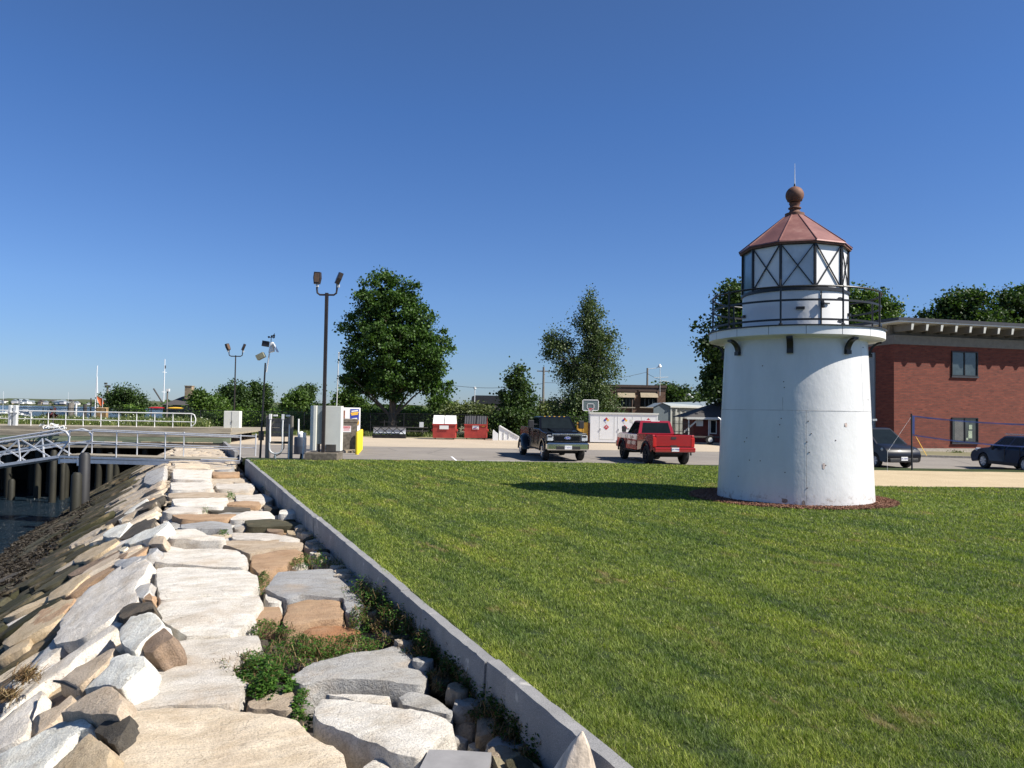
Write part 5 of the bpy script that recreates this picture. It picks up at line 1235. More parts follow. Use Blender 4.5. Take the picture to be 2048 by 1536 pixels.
def brick_building():
    B = A(1788, 832, 50.0); B.z = PARK; ang = math.atan2(2.9, 9.2)*.98
    e = A(2048, 836, 52.6); ang = math.atan2(e.y-B.y, e.x-B.x)
    root = thing('brick_building', tuple(B), 'two-storey red brick building with flat overhanging roof behind the parked cars', 'building', rz=ang)
    Ht = A(1790, 642, 50).z-PARK; L, Dp = 22, 13; zb = Ht-1.5
    MB().add([(0, 0, 0), (L, 0, 0), (L, 0, zb), (0, 0, zb)], [(0, 1, 2, 3)]).build('front_wall', M['redbrick'], root)
    # side wall leaning away to the left
    sx, sy = -math.sin(R(14))*Dp, math.cos(R(14))*Dp
    sw = MB().add([(0, 0, 0), (0, Dp, 0), (0, Dp, zb), (0, 0, zb)], [(0, 1, 2, 3)]).build('side_wall', M['redbrickside'], root); sw.location = (.001, 0, 0)
    cm = mat('concrete_band', (.19, .18, .155), .85, var=.15)
    MB().box(L/2, .2, zb+.3, L+.08, .5, .6).build('concrete_band', cm, root)
    sb = MB().box(0, Dp/2, zb+.3, .5, Dp, .6).build('side_band', cm, root); sb.location = (.2, 0, .002)
    MB().box(L/2, .5, zb+.95, L, .3, .75).build('frieze', mat('dark_frieze', (.15, .14, .12), .85, var=.2), root)
    ov = 1.3; a = 0
    # roof slab following both walls
    P = [(-.75, -ov), (L, -ov), (L, 12), (-math.sin(a)*Dp-.8, math.cos(a)*Dp)]
    MB().prism([(x, y) for x, y in P], Ht-.21, Ht-.12, 'Z').build('roof_slab', M['cream'], root)
    P2 = [(-.8, -ov-.05), (L, -ov-.05), (L, 12), (-math.sin(a)*Dp-.85, math.cos(a)*Dp)]
    MB().prism(P2, Ht-.118, Ht+.08, 'Z').build('roof_edge', M['lidblack'], root)
    bm2 = mat('rafter_paint', (.17, .16, .135), .7, var=.1)
    for k in range(18):
        x = .35+k*1.13; q = MB().prism([(-ov+.12, Ht-.70), (-ov+.05, Ht-.27), (.45, Ht-.27), (.45, Ht-.7)], x-.09, x+.09, 'X').build('rafter', bm2, root)
        MB().add([(x-.10, -ov+.04, Ht-.27), (x+.10, -ov+.04, Ht-.27), (x+.07, -ov+.11, Ht-.66), (x-.07, -ov+.11, Ht-.66)], [(0, 1, 2, 3)]).build('rafter_end', M['cream'], q)
    z2 = A(1928, 728, 51.4).z-PARK; z1 = A(1928, 860, 51.4).z-PARK; xw = (A(1928, 728, 51.4).x-B.x)/math.cos(ang)
    for z, hh in ((z2, 1.58), (z1, 1.6)):
        f = window(root, xw, z, 2.05, hh, panes=2); MB().box(xw, -.05, z-hh/2-.09, 2.2, .12, .1).build('sill', M['lidblack'], f)
    # blinds and papers in the lower window
    MB().add([(xw-.8, -.012, z1-.7), (xw-.05, -.012, z1-.7), (xw-.05, -.012, z1+.7), (xw-.8, -.012, z1+.7)], [(0, 1, 2, 3)]).build('blind', mat('dim_blind', (.12, .12, .11), .5), root)
    for dx, dz, w, h in ((.45, -.3, .3, .5), (.48, .2, .25, .3), (.2, -.6, .15, .15)): MB().box(xw+dx, -.014, z1+dz, w, .01, h).build('paper', mat('window_paper', (.35, .42, .3), .6) if dx == .45 else bpy.data.materials['window_paper'], root)
    g = MB().box(-.04, 5.6, 3.3, .1, 4.0, 6.6).build('garage_panel', M['greypaint'], root); g.location = (0, -1.9, 0)
    MB().box(L/2, -.06, .14, L, .08, .28).build('footing', M['concrete'], root)
brick_building()
def brown_building():
    Y = 88; B = A(1200, 830, Y); B.z = LG; root = thing('brown_brick_building', tuple(B), 'flat-roofed brown brick building with two shaded windows behind the white locker', 'building', rz=R(3))
    H = A(1225, 769, Y).z-LG; L = (1332-1200)*Y/F
    M['brownbrick'] = brick_mat('brown_brick', (.13, .07, .045), (.19, .10, .065), (.13, .10, .08))
    MB().box(L/2, 4, (H-.5)/2, L, 8, H-.5).build('wall', M['brownbrick'], root)
    MB().box(L/2, 4, H-.14, L+.25, 8.25, .28).box(L/2, 4, H-.44, L+.1, 8.1, .3).build('cornice', mat('brown_cornice', (.07, .045, .035), .7), root)
    for px in (1252, 1298):
        x = (px-1200)*Y/F; z = A(px, 801, Y).z-LG
        MB().box(x, -.03, z, 1.9, .1, 1.5).build('window', M['glassd'], root)
        MB().prism([(-.05, z+.95), (-.5, z+.35), (-.05, z+.4)], x-1.0, x+1.0, 'X').build('awning', mat('tan_awning', (.3, .25, .17), .8) if px == 1252 else bpy.data.materials['tan_awning'], root)
        MB().box(x, -.1, z-.8, 2.1, .2, .12).build('sill', M['concrete'], root); MB().box(x, -.1, z+1.1, 2.4, .1, .16).build('lintel', bpy.data.materials['brown_cornice'], root)
        for dx in (-.45, 0, .45): MB().box(x+dx, -.09, z-.3, .04, .03, .9).build('muntin', M['greypaint'], root)
    MB().tube([((1315-1200)*Y/F, -.1, H-.6), ((1315-1200)*Y/F, -.1, 0)], .09, 6).build('downpipe', bpy.data.materials['brown_cornice'], root)
    MB().tube([((1264-1200)*Y/F, -.08, H-1.6), ((1264-1200)*Y/F, -.08, 0)], .12, 6).build('downpipe', bpy.data.materials['brown_cornice'], root)
    x = (1320-1200)*Y/F
    an = thing('tv_antenna', (B.x+x, B.y+.2, B.z+H-1.2), 'thin rooftop television antenna on the brown brick building', 'antenna')
    s_ = Y/F; MB().tube([(0, 0, 0), (0, 0, (768-731)*s_+1.2)], .035, 6).build('mast', M['galv'], an)
    zc = (768-752)*s_+1.2; MB().tube([(-.7, 0, zc-.05), (.95, 0, zc+.05)], .03, 6).tube([(0, 0, zc-.4), (1.1, 0, zc-.45)], .025, 6).build('boom', M['galv'], an)
    for k in range(6): MB().tube([(-.6+k*.28, -.4+.04*k, zc), (-.6+k*.28, .4-.04*k, zc)], .012, 4).build('element', M['galv'], an)
brown_building()
def shed():
    Y = 74; B = A(1307, 830, Y); B.z = PARK; root = thing('metal_shed', tuple(B), 'grey ribbed metal shed with a low pitched roof right of the brown building', 'shed')
    z = lambda py: A(1330, py, Y).z-PARK
    w = (1338-1304)*Y/F; L = 5.2
    ze, zr = z(812), z(806); dirx = R(14)
    MB().prism([(0, 0), (0, ze-.1), (w*.55, zr), (w, ze), (w, 0)], 0, .05).build('gable_wall', M['greypaint'], root)
    ribm = mat('ribbed_metal', (.36, .36, .32), .5, .1, var=.1)
    V = []; n = 44
    for i in range(n+1):
        x = w+L*i/n; y = .55*i/n*2+(.05 if (i//2) % 2 else 0); V += [(x, y, 0), (x, y, ze-.15)]
    MB().add(V, [(2*i, 2*i+2, 2*i+3, 2*i+1) for i in range(n)]).build('long_wall', ribm, root)
    MB().add([(w-.05, -.15, ze+.02), (w+L+.2, 1.0, ze-.02), (w+L+.2, 4.4, zr+.3), (w*.5, 2.2, zr+.02), (w*.5, -.1, zr+.03)], [(0, 1, 2, 3, 4)]).build('roof', M['greypaint'], root)
    MB().add([(-.08, -.1, ze-.12), (w*.5, -.1, zr+.03), (w*.5, 4, zr+.03), (-.08, 4, ze-.12)], [(0, 1, 2, 3)]).build('roof_slope', M['greypaint'], root)
    MB().bar((w-.05, -.16, ze-.05), (w+L+.2, 1.0, ze-.1), .06, .16).build('gutter', M['cream'], root)
    MB().box(w+.04, -.02, ze/2, .1, .1, ze-.2).box(w+.55, 0, ze/2-.1, .14, .1, ze-.4).build('corner_trim', M['cream'], root)
shed()
def red_house():
    Y = 62; B = A(1372, 874, Y); B.z = PARK; root = thing('red_house', tuple(B), 'small dark red house with grey shingle roof partly hidden by the lighthouse', 'house')
    z = lambda py: A(1400, py, Y).z-PARK; s_ = Y/F
    MB().box(3.3+.3, 2, z(838)/2, 6.0, 4, z(838)).build('wall', mat('barn_red', (.13, .03, .022), .8, var=.15, scale=4), root)
    ze = z(835); MB().add([(-.1, -.7, ze), (7.5, -.7, ze), (7.5, 2.2, z(800)), (3.4, 2.2, z(800))], [(0, 1, 2, 3)]).add([(-.1, -.7, ze), (3.4, 2.2, z(800)), (-.1, 5, ze)], [(0, 1, 2)]).build('roof', M['shingle'], root)
    MB().bar((-.1, -.72, ze-.06), (7.5, -.72, ze-.06), .06, .18).build('fascia', M['cream'], root)
    for x in (.1, 1.7): MB().box(x, -.5, ze/2, .08, .08, ze).build('porch_post', M['cream'], root)
    MB().bar((-.3, -.45, .8), (.7, -.45, ze-.3), .05, .12).build('brace', M['cream'], root)
    ac = MB().box(1.05+.0, -.1, z(846), .5, .3, .5).build('air_conditioner', M['cream'], root)
    wd = MB().box((1426-1372)*s_, -.03, z(853), .55, .06, 1.15).build('window', M['cream'], root); MB().box((1426-1372)*s_, -.07, z(853), .4, .03, .98).build('pane', M['glassd'], wd)
    # trailer with spare wheel in front
    p = A(1412, 880, 58); p.z = PARK; tr = thing('boat_trailer', tuple(p), 'dark flat trailer with a white-rimmed wheel in front of the red house', 'trailer')
    MB().box(-1.2, .5, .55, 5.0, 1.2, .1).build('bed', M['darkwood'], tr); MB().box(-3.4, .5, .9, 1.7, 1.0, .12).build('load', M['darkwood'], tr)
    wl = MB().lathe([(.15, -.1), (.33, -.11), (.35, 0), (.33, .11), (.15, .1)], 20, (.25, -.2, .37), 'Y').build('wheel', M['rubber'], tr, smooth=True); MB().lathe([(0, -.12), (.17, -.115), (.19, -.08)], 16, (.25, -.2, .37), 'Y').build('rim', M['cream'], wl)
    MB().tube([(1.1, 0, 0), (1.1, 0, 1.9)], .05, 6).tube([(1.1, 0, 1.9), (.9, 0, 2.05)], .04, 6).build('winch_post', M['galv'], tr)
    MB().lathe([(.12, -.08), (.3, -.09), (.3, .09), (.12, .08)], 16, (-2.6, -.1, .3), 'Y').build('wheel', M['rubber'], tr)
    f = thing('iron_fence', tuple(A(1352, 876, 60).xy)+(PARK,), 'black iron picket fence piece between the red pickup and red house', 'fence')
    for k in range(9): MB().tube([(k*.15-.15, 0, 0), (k*.15-.15, 0, 1.75 if k != 3 else 2.2)], .022, 5).build('picket', M['black'], f)
    MB().box(.45, 0, 1.5, 1.4, .05, .04).box(.45, 0, .9, 1.4, .05, .04).build('rail', M['black'], f)
red_house()
def extra_buildings():
    p = A(955, 812, 120); r_ = thing('dark_roofed_shed', (p.x, p.y, LG), 'black-roofed shed far off between the bushes right of the oak', 'shed')
    z = lambda py: A(970, py, 120).z-LG
    MB().box(2, 2, (z(808))/2, 6, 4, z(808)).build('wall', M['darkwood'], r_); MB().prism([(-1.1, z(810)), (-.9, z(796)+.2), (-.4, z(796)+.4), (5.2, z(796)+.4), (5.2, z(810))], 0, 4.2).build('roof', mat('black_roof', (.02, .022, .026), .6), r_)
    p = A(1108, 822, 100); r_ = thing('grey_building', (p.x, p.y, LG), 'low grey building glimpsed between the conical tree and the birch', 'building')
    z = lambda py: A(1110, py, 100).z-LG
    MB().box(.5, 2, z(804)/2, 4.5, 4, z(804)).build('wall', mat('dim_grey', (.1, .1, .1), .8), r_); MB().box(1.2, -.1, z(807), 1.1, .2, 1.1).build('vent', M['cream'], r_); MB().box(.5, 2, z(803), 4.8, 4.3, .2).build('roof', M['shingle'], r_)
    # harbour pavilion with hip roof and chimney
    Y = 112; p = A(360, 815, Y); r_ = thing('pavilion', (p.x, p.y, LG), 'dark hip-roofed harbour building with a stone chimney beyond the fence', 'building'); s_ = Y/F
    z = lambda py: A(360, py, Y).z-LG
    hw = 37*s_; MB().box(0, 4, z(812)/2, hw*2-.8, 7, z(812)).build('wall', mat('weathered_shingle', (.16, .15, .13), .9), r_)
    zt, ze = z(782), z(810); MB().add([(-hw, 0, ze), (hw, 0, ze), (hw, 9, ze), (-hw, 9, ze), (.2, 4.5, zt), (1.0, 4.5, zt)], [(0, 1, 5, 4), (1, 2, 5), (2, 3, 4, 5), (3, 0, 4)]).build('roof', M['shingle'], r_)
    MB().box(.6, 1.7, z(785), 1.0, 1.0, z(772)-z(798)).box(.6, 1.7, z(772)+.05, 1.12, 1.12, .12).build('chimney', mat('fieldstone', (.26, .2, .13), .9, var=.5, scale=3), r_)
extra_buildings()
def utility():
    Y = 92; p = A(1086, 830, Y); r_ = thing('utility_pole', (p.x, p.y, LG), 'weathered wooden utility pole rising between conical tree and birch', 'utility pole')
    H = A(1086, 734, Y).z-LG; MB().tube([(0, 0, 0), (0, 0, H)], [.16, .12], 8).build('pole', M['timber'], r_); MB().box(0, 0, H-.5, 1.6, .1, .12).build('crossarm', M['timber'], r_)
    Y = 100; q = A(1294, 830, Y); t = thing('street_light', (q.x, q.y, LG), 'wooden pole with a curved street light arm above the brown building', 'street light'); H2 = A(1294, 736, Y).z-LG; s_ = Y/F
    MB().tube([(0, 0, 0), (0, 0, H2)], [.17, .12], 8).build('pole', M['timber'], t); MB().tube([(0, 0, H2-.15), (1.1, 0, H2), (1.5, 0, H2+.2)], .04, 6).build('arm', M['galv'], t)
    MB().lathe([(.05, .25), (.2, .05), (.26, -.1), (.22, -.2), (0, -.22)], 12, (1.6, 0, H2+.3)).build('lamp_head', M['galv'], t)
    def wire(a, b, sag, label):
        P = [a.lerp(b, i/16)-Vector((0, 0, sag*4*(i/16)*(1-i/16))) for i in range(17)]
        MB().tube([x-a for x in P], .022, 4).build('wire', M['black'], label=label, cat='wire').location = a
    wire(A(1086, 765, 92), A(1294, 744, 100), .5, 'power line between the wooden utility pole and the street light')
    wire(A(905, 771, 90), A(1086, 767, 92), .4, 'power line running from the oak to the wooden utility pole')
    wire(A(1294, 747, 100), A(1470, 778, 70), .8, 'power line running right from the street light behind the lighthouse')
    q = A(949, 815, 105); t = thing('lamp_pole', (q.x, q.y, LG), 'slender grey pole with a tiny lamp right of the oak', 'lamp post'); H3 = A(949, 777, 105).z-LG
    MB().tube([(0, 0, 0), (0, 0, H3)], .07, 6).build('pole', M['galv'], t); MB().lathe([(0, .25), (.2, .12), (.2, -.05), (0, -.1)], 8, (0, 0, H3)).build('lamp', M['sign'], t)
    q = A(671, 860, 75); t = thing('flagpole', (q.x, q.y, PARK), 'slim grey metal pole leaning at the left edge of the oak', 'pole'); H4 = A(674, 706, 75).z-PARK
    MB().tube([(0, 0, 0), (.15, 0, H4)], [.07, .045], 6).build('pole', M['galv'], t); MB().lathe([(0, .1), (.08, 0), (0, -.08)], 8, (.15, 0, H4)).build('finial', M['galv'], t)
    q = A(1374, 806, 95); t = thing('floodlight_mast', (q.x, q.y, LG), 'small pole with two floodlights beyond the metal shed', 'lamp post'); H5 = A(1374, 790, 95).z-LG
    MB().tube([(0, 0, 0), (0, 0, H5)], .1, 6).build('pole', M['timber'], t)
    for dx, dz in ((.25, .1), (.6, -.25)): MB().lathe([(.05, .1), (.2, 0), (.2, -.15)], 8, (dx, 0, H5+dz)).build('lamp_head', M['galv'], t)
utility()
# ================================================================ PIER, GANGWAY, HARBOUR
ZW = .5
def pier():
    root = thing('timber_pier', tuple(G(230, 892, -.46).xy)+(WL,), 'weathered timber pier on dark piles behind the aluminium gangway', 'pier')
    o = root.location.copy()
    a, b = A(-420, 862, 45.5), A(462, 878, 48.0)
    a.z = b.z = ZW; d = (b-a).normalized(); n = Vector((-d.y, d.x, 0)); L = (b-a).length
    def lc(v): return Vector(v)-o
    back = 15.0
    m = MB()
    nb = int(L/.3)
    V = [lc(a), lc(b), lc(b+n*back), lc(a+n*back)]
    m.add([V[0], V[1], V[2], V[3], V[0]-Vector((0, 0, .12)), V[1]-Vector((0, 0, .12)), V[2]-Vector((0, 0, .12)), V[3]-Vector((0, 0, .12))], [(0, 1, 2, 3), (7, 6, 5, 4), (0, 4, 5, 1), (1, 5, 6, 2), (2, 6, 7, 3), (3, 7, 4, 0)]).build('deck', M['timberx'], root)
    for z0, z1, off, mt in ((ZW+.05, ZW+.30, .02, 'timberx'), (ZW-.28, ZW-.01, -.06, 'timberx'), (ZW-.62, ZW-.30, -.10, 'greenwood'), (ZW-.98, ZW-.66, -.05, 'timberx')):
        p, q = a+n*off, b+n*off; c0, c1_ = lc(p), lc(q); zc = (z0+z1)/2-o.z
        MB().bar((c0.x, c0.y, zc), (c1_.x, c1_.y, zc), .22, z1-z0).build('fascia_beam', M[mt], root)
    r = random.Random(4)
    cap = MB()
    for k in range(16):
        t = r.uniform(.3, .97); w = r.uniform(.02, .05); p = lc(a+(b-a)*t-n*.22); q = lc(a+(b-a)*min(1, t+w)-n*.22); cap.bar((p.x, p.y, ZW-.60-o.z), (q.x, q.y, ZW-.60-o.z), .06, .05)
    cap.build('bright_batten', mat('bare_wood', (.5, .4, .28), .8), root)
    # piles
    for row in range(5):
        k = 0; x = 0
        while x < L-2.0:
            t = (x+r.uniform(0, .8))/L; c = a+(b-a)*t+n*(.4+row*2.6); s = c.dot(DK); v = c.dot(NK)
            zb = max(WL-1.5, -20)
            lean = r.uniform(-.1, .1); c0 = lc((c.x+lean, c.y, zb)); c1_ = lc((c.x, c.y, ZW-.1))
            MB().tube([c0, c0.lerp(c1_, .5), c1_], [.21, .2, .18], 10).build('pile', M['pile'], root, smooth=True)
            x += 1.5+row*.15
    # diagonal and cross timbers under deck, back bulkhead in the dark
    for k in range(5):
        t = .25+k*.16; p, q = lc(a+(b-a)*t+n*.9), lc(a+(b-a)*(t+.07)+n*.9); MB().bar((p.x, p.y, -1.3-o.z), (q.x, q.y, -1.3-o.z), .1, .35).build('waler', M['pile'], root)
    p, q = lc(a+n*12), lc(b+n*12-d*1.5); MB().add([(p.x, p.y, -.5), (q.x, q.y, -.5), (q.x, q.y, 4.0), (p.x, p.y, 4.0)], [(0, 1, 2, 3)]).build('bulkhead_wall', M['bank'], root)
    # free-standing fender piles near the gangway
    for i, (px, py, top, rad) in enumerate(((151, 1025, 945, .24), (166, 1018, 905, .26), (104, 1005, 900, .2), (22, 1000, 958, .2), (124, 1000, 905, .16), (218, 975, 905, .2))):
        z_ = WL if px < 140 else WL+1.0
        g = G(px, py, z_); H = A(px, top, g.y).z
        t = MB().tube([(0, 0, -1), (0, 0, H-z_-.12), (0, 0, H-z_)], [rad, rad*.9, rad*.55], 12).build('mooring_pile', (M['pile'], M['plastic'])[i == 1], smooth=True,
            label=('reddish rounded-top pile standing clear at the water edge', 'thick black pile beside the rounded-top one', 'green-brown pile under the ramp end', 'short mossy pile at the left edge in the water', 'slender dark pile behind the ramp end', 'dark pile under the middle of the platform')[i], cat='pile', group='free-standing piles'); t.location = (g.x, g.y, z_)
    # white rope heap, pedestal, cleats
    p = A(108, 862, 46.5); hb = thing('rope_heap', (p.x, p.y, ZW+.1), 'heap of white rope and line on the pier edge above the ramp', 'rope')
    q = MB()
    for k in range(26):
        c = Vector((r.gauss(0, .3), r.gauss(0, .15), .03+abs(r.gauss(0, .12)))); q.tube([c+Vector((r.uniform(-.3, .3), r.uniform(-.15, .15), r.uniform(-.05, .1))) for _ in range(4)], .03, 5)
    q.build('rope', M['sign'], hb)
    for i, (px, w) in enumerate(((20.5, .18), (31, .2))):
        p = A(px, 846, 53); pd = MB().box(0, 0, .75, w*1.1, .25, 1.5, b=.02).lathe([(.0, 1.25), (.12, 1.2), (.12, 1.1)], 10, (.1, -.16, -.1)).build('dock_pedestal', M['galv'], label=('darker grey dock power pedestal at the left end of the white railing', 'lighter grey dock power pedestal beside the darker one')[i], cat='pedestal', group='dock power pedestals'); pd.location = (p.x, p.y, ZW)
    # white railing on the pier's far side
    z0 = ZW
    rr_ = thing('pier_railing', tuple(A(390, 850, 53).xy)+(z0,), 'long white pipe railing with a rounded end on the pier before the wildflowers', 'railing')
    o2 = rr_.location.copy()
    aa, bb = A(-150, 842, 56), A(382, 853, 53)
    aa.z = bb.z = z0
    A_, B_ = aa-o2, bb-o2; dd = (B_-A_).normalized(); LL = (B_-A_).length; up = Vector((0, 0, 1))
    hgt = 1.12
    MB().tube([A_+up*hgt, B_+up*hgt]+[B_+up*(hgt-.27)+dd*.27*math.sin(t)+up*.27*math.cos(t) for t in [i/8*math.pi for i in range(9)]]+[B_+up*.0+dd*.0+up*.12] if 0 else [A_+up*hgt, B_+up*hgt, B_+dd*.22+up*(hgt-.08), B_+dd*.33+up*(hgt-.35), B_+dd*.3+up*(hgt-.65), B_+dd*.1+up*(hgt-.85), B_+up*(hgt-.9)], .035, 8).build('top_rail', M['sign'], rr_, smooth=True)
    MB().tube([A_+up*.55, B_+dd*.3+up*.55], .028, 8).build('middle_rail', M['sign'], rr_)
    k = 0; x = LL
    while x > 0: MB().tube([A_+dd*x, A_+dd*x+up*hgt], .03, 8).build('post', M['sign'], rr_); x -= 1.36
pier()
def gangway():
    zD = -.28
    L_, R_ = G(122, 909, zD), G(480, 921, zD); d = (R_-L_).normalized(); n = Vector((-d.y, d.x, 0)); Wd = 1.35
    root = thing('gangway_platform', tuple(L_), 'fixed aluminium platform with pipe railings reaching from the blocks over the water', 'platform')
    ln = (R_-L_).length
    def P(x, y, z): return d*x+n*y+Vector((0, 0, z))
    m = MB()
    for k in range(5): m.bar(P(0, .13+k*.27, -.02), P(ln-.8, .13+k*.27, -.02), .25, .04)
    m.build('deck_board', M['timberx'], root)
    for y in (0, Wd):
        MB().bar(P(-.1, y, -.10), P(ln, y, -.10), .06, .1).bar(P(0, y, -.30), P(ln*.8, y, -.24), .07, .18).build('side_beam', M['alu'], root)
    MB().bar(P(-.1, 0, -.3), P(-.1, Wd, -.3), .1, .3).bar(P(1.0, -.04, -.35), P(1.3, -.04, -.35), .1, .3).build('end_beam', M['alu'], root)
    for y, xs in ((0, (.45, 3.1, 5.75, ln)), (Wd, (.55, 3.15, 5.75, ln-.05))):
        for x in xs: MB().tube([P(x, y, -.1), P(x, y, 1.18)], .032, 8).build('rail_post', M['alu'], root)
        MB().tube([P(xs[0], y, 1.18), P(xs[-1], y, 1.05)], .034, 8).build('top_rail', M['alu'], root); MB().tube([P(xs[0], y, .58), P(xs[-1], y, .5)], .03, 8).build('middle_rail', M['alu'], root)
    MB().tube([P(ln-2, 0, -.02), P(ln, 0, -.02)], .04, 8).tube([P(ln-2, Wd, -.02), P(ln, Wd, -.02)], .04, 8).build('toe_rail', M['alu'], root)
    # the hinged ramp going down to the left
    E = G(118, 913, zD-.1); far = A(-330, 980, E.y+1.0); dr = (far-E); H = 1.28
    rp = thing('ramp', tuple(E), 'aluminium truss ramp sloping down to the left from the platform end', 'ramp'); u = dr.normalized(); Lr = dr.length
    up = Vector((0, 0, 1)); side = Vector((.05, 1, 0)).normalized()
    for y in (0, 1.25):
        s = side*y+Vector((.35 if y else 0, 0, 0))
        MB().bar(s, s+dr, .08, .13).build('bottom_chord', M['alu'], rp)
        MB().tube([s+Vector((-.05, 0, .05)), s+Vector((.45, 0, .75)), s+Vector((.48, 0, .95)), s+Vector((.3, 0, 1.2)), s+Vector((0, 0, 1.3)), s+u*1.0+up*1.28, s+dr+up*H], .05, 8).build('handrail', M['alu'], rp, smooth=True)
        MB().bar(s+Vector((.40, 0, .72)), s+dr+up*(.62), .05, .09).build('middle_chord', M['alu'], rp)
        k = 0; x = .4
        while x < Lr-1:
            MB().bar(s+u*x, s+u*(x+1.6)+up*1.1, .045, .06).bar(s+u*(x+1.6), s+u*(x+1.75)+up*1.15, .06, .06).bar(s+u*(x+1.75)+up*1.1, s+u*(x+3.2)+up*.05, .045, .06).build('truss_web', M['alu'], rp); x += 2.4
    MB().add([(0, 0, .06), tuple(dr+up*.06), tuple(dr+up*.06+side*1.25), tuple(side*1.25+up*.06)], [(0, 1, 2, 3)]).build('walkway', M['alu'], rp)
gangway()
def sail(px, py_top, Y, label, wl_py=None, lean=0, hull=True, r=.09):
    p = A(px, 812, Y); root = thing('sailboat', (p.x, p.y, WL), label, 'sailboat'); H = A(px, py_top, Y).z-WL
    hl = 4.2 if Y < 400 else 5
    V = []
    for i in range(7):
        t = i/6; w = 1.3*math.sin(math.pi*min(1, t*.75+.25))**.8 if t < .99 else .35; x = (0.5-t)*2*hl; w = w if i else .05
        V += [(x, -w, .9+.2*(1-t)), (x, -w*.6, -.3), (x, w*.6, -.3), (x, w, .9+.2*(1-t))]
    MB().add(V, [(i*4+j, i*4+j+1, i*4+j+5, i*4+j+4) for i in range(6) for j in range(3)]+[(i*4+3, i*4, i*4+4, i*4+7) for i in range(6)]+[(24, 25, 26, 27)]).build('hull', M['white'], root)
    MB().box(0, 0, 1.25, 3.0, 1.5, .6, b=.1).build('cabin', M['white'], root)
    MB().tube([(0, 0, .9), (lean, 0, H)], [r, r*.6], 6).build('mast', M['white'], root)
    MB().tube([(0, 0, 2.2), (-3.4, 0, 2.1)], .12, 6).build('boom', M['white'], root)
    return root
s1 = sail(190, 731, 190, 'sailboat whose tall white double mast stands left of the windswept shrub', r=.14, lean=.25)
MB().tube([(.9, 0, 1), (.28, 0, 12.5)], [.16, .1], 6).build('furled_sail', M['white'], s1)
s2 = sail(327, 718, 175, 'sailboat whose single white mast rises left of the hip-roofed building', r=.13)
MB().box(0, 0, 13.2, .1, 2.2, .08).box(0, 0, 8.7, .1, 2.4, .08).build('spreader', M['white'], s2); MB().box(.1, 0, 14.4, .3, .1, .7).build('masthead_gear', M['plastic'], s2)
s3 = sail(6, 782, 330, 'moored sailboat at the left edge of the photo', r=.07)
s4 = sail(136, 784, 420, 'small moored sailboat far out between the pedestals and the double mast', r=.07)
s5 = sail(38, 800, 300, 'moored motorsailer with a short mast near the dock pedestals', r=.08)
for i, (px, Y) in enumerate(((19, 340), (33, 300), (52, 420), (86, 330), (99, 260), (176, 380))):
    p = A(px, 815, Y); mbt = thing('motorboat', (p.x, p.y, WL), ('white cabin motorboat just right of the moored sailboat at the left edge', 'small white motorboat behind the dock pedestals', 'tiny white skiff right of the pedestals', 'tiny white dinghy beyond the railing middle', 'little white tender closest to the pier', 'small white boat just left of the double mast')[i], 'boat', 'small white boats at their moorings', rz=random.uniform(-.5, .5))
    k = 1 if i < 3 else .45
    V = [(-3*k, -1*k, .8*k), (-3*k, 1*k, .8*k), (2*k, 1.1*k, .95*k), (3.4*k, 0, 1.2*k), (2*k, -1.1*k, .95*k), (-2.9*k, -.7*k, -.2), (-2.9*k, .7*k, -.2), (2*k, .6*k, -.2), (2.9*k, 0, -.1), (2*k, -.6*k, -.2)]
    MB().add(V, [(0, 4, 3, 2, 1), (0, 5, 9, 4), (4, 9, 8, 3), (3, 8, 7, 2), (2, 7, 6, 1), (1, 6, 5, 0)]).build('hull', M['white'], mbt)
    if i < 4: MB().box(-.2*k, 0, 1.4*k, 2.4*k, 1.4*k, 1.1*k, b=.1).build('cabin', M['white'], mbt); MB().box(.1*k, 0, 1.55*k, 2.45*k, 1.45*k, .35*k).build('windows', M['glassd'], mbt)
# bits at the water side
for i, (px, top, bot, Y, rad, lb) in enumerate(((139.5, 806, 826, 95, .3, 'short thick dolphin pile with white cap in the river'), (143, 806, 826, 96, .3, 'second dolphin pile touching the white-capped one'), (152, 807, 824, 90, .12, 'thin pale post in the river right of the dolphin piles'), (181, 796, 828, 80, .07, 'dark thin leaning post before the double mast'), (170, 808, 824, 120, .3, 'dark low pile left of the double mast'), (106, 812, 848, 60, .05, 'slender brown stake among the wildflowers'))):
    p = A(px, bot, Y); H = A(px, top, Y).z; zb = WL if Y > 82 else LG
    t = MB().tube([(0, 0, 0), (0, 0, H-zb)], [rad, rad*.9], 8).build('post', M['timber'] if i < 2 else (M['sign'] if i == 2 else M['darkwood']), label=lb, cat='post'); t.location = (p.x, p.y, zb)
p = A(204, 838, 74); t = thing('hydrant_box', (p.x, p.y, LG), 'tan box with an orange flag left of the windswept shrub', 'box'); MB().box(0, 0, A(204, 815, 74).z-LG-.55, .9, .6, 1.1, b=.03).build('box', mat('tan_wood', (.4, .26, .12), .8, var=.3), t)
MB().tube([(0, 0, 0), (0, 0, A(204, 797, 74).z-LG)], .03, 5).build('staff', M['galv'], t); zf = A(204, 797, 74).z-LG
MB().add([(0, 0, zf), (-.6, .05, zf+.2), (-.45, -.05, zf-.2), (-.15, 0, zf-.75), (.15, .03, zf-.45)], [(0, 1, 2, 3, 4)]).build('flag', mat('orange_cloth', (.7, .16, .05), .8), t)
p = A(213, 838, 82); t = thing('light_mast', (p.x, p.y, LG), 'wooden pole with lamps rising left of the windswept shrub', 'lamp post'); H = A(213, 770, 82).z-LG
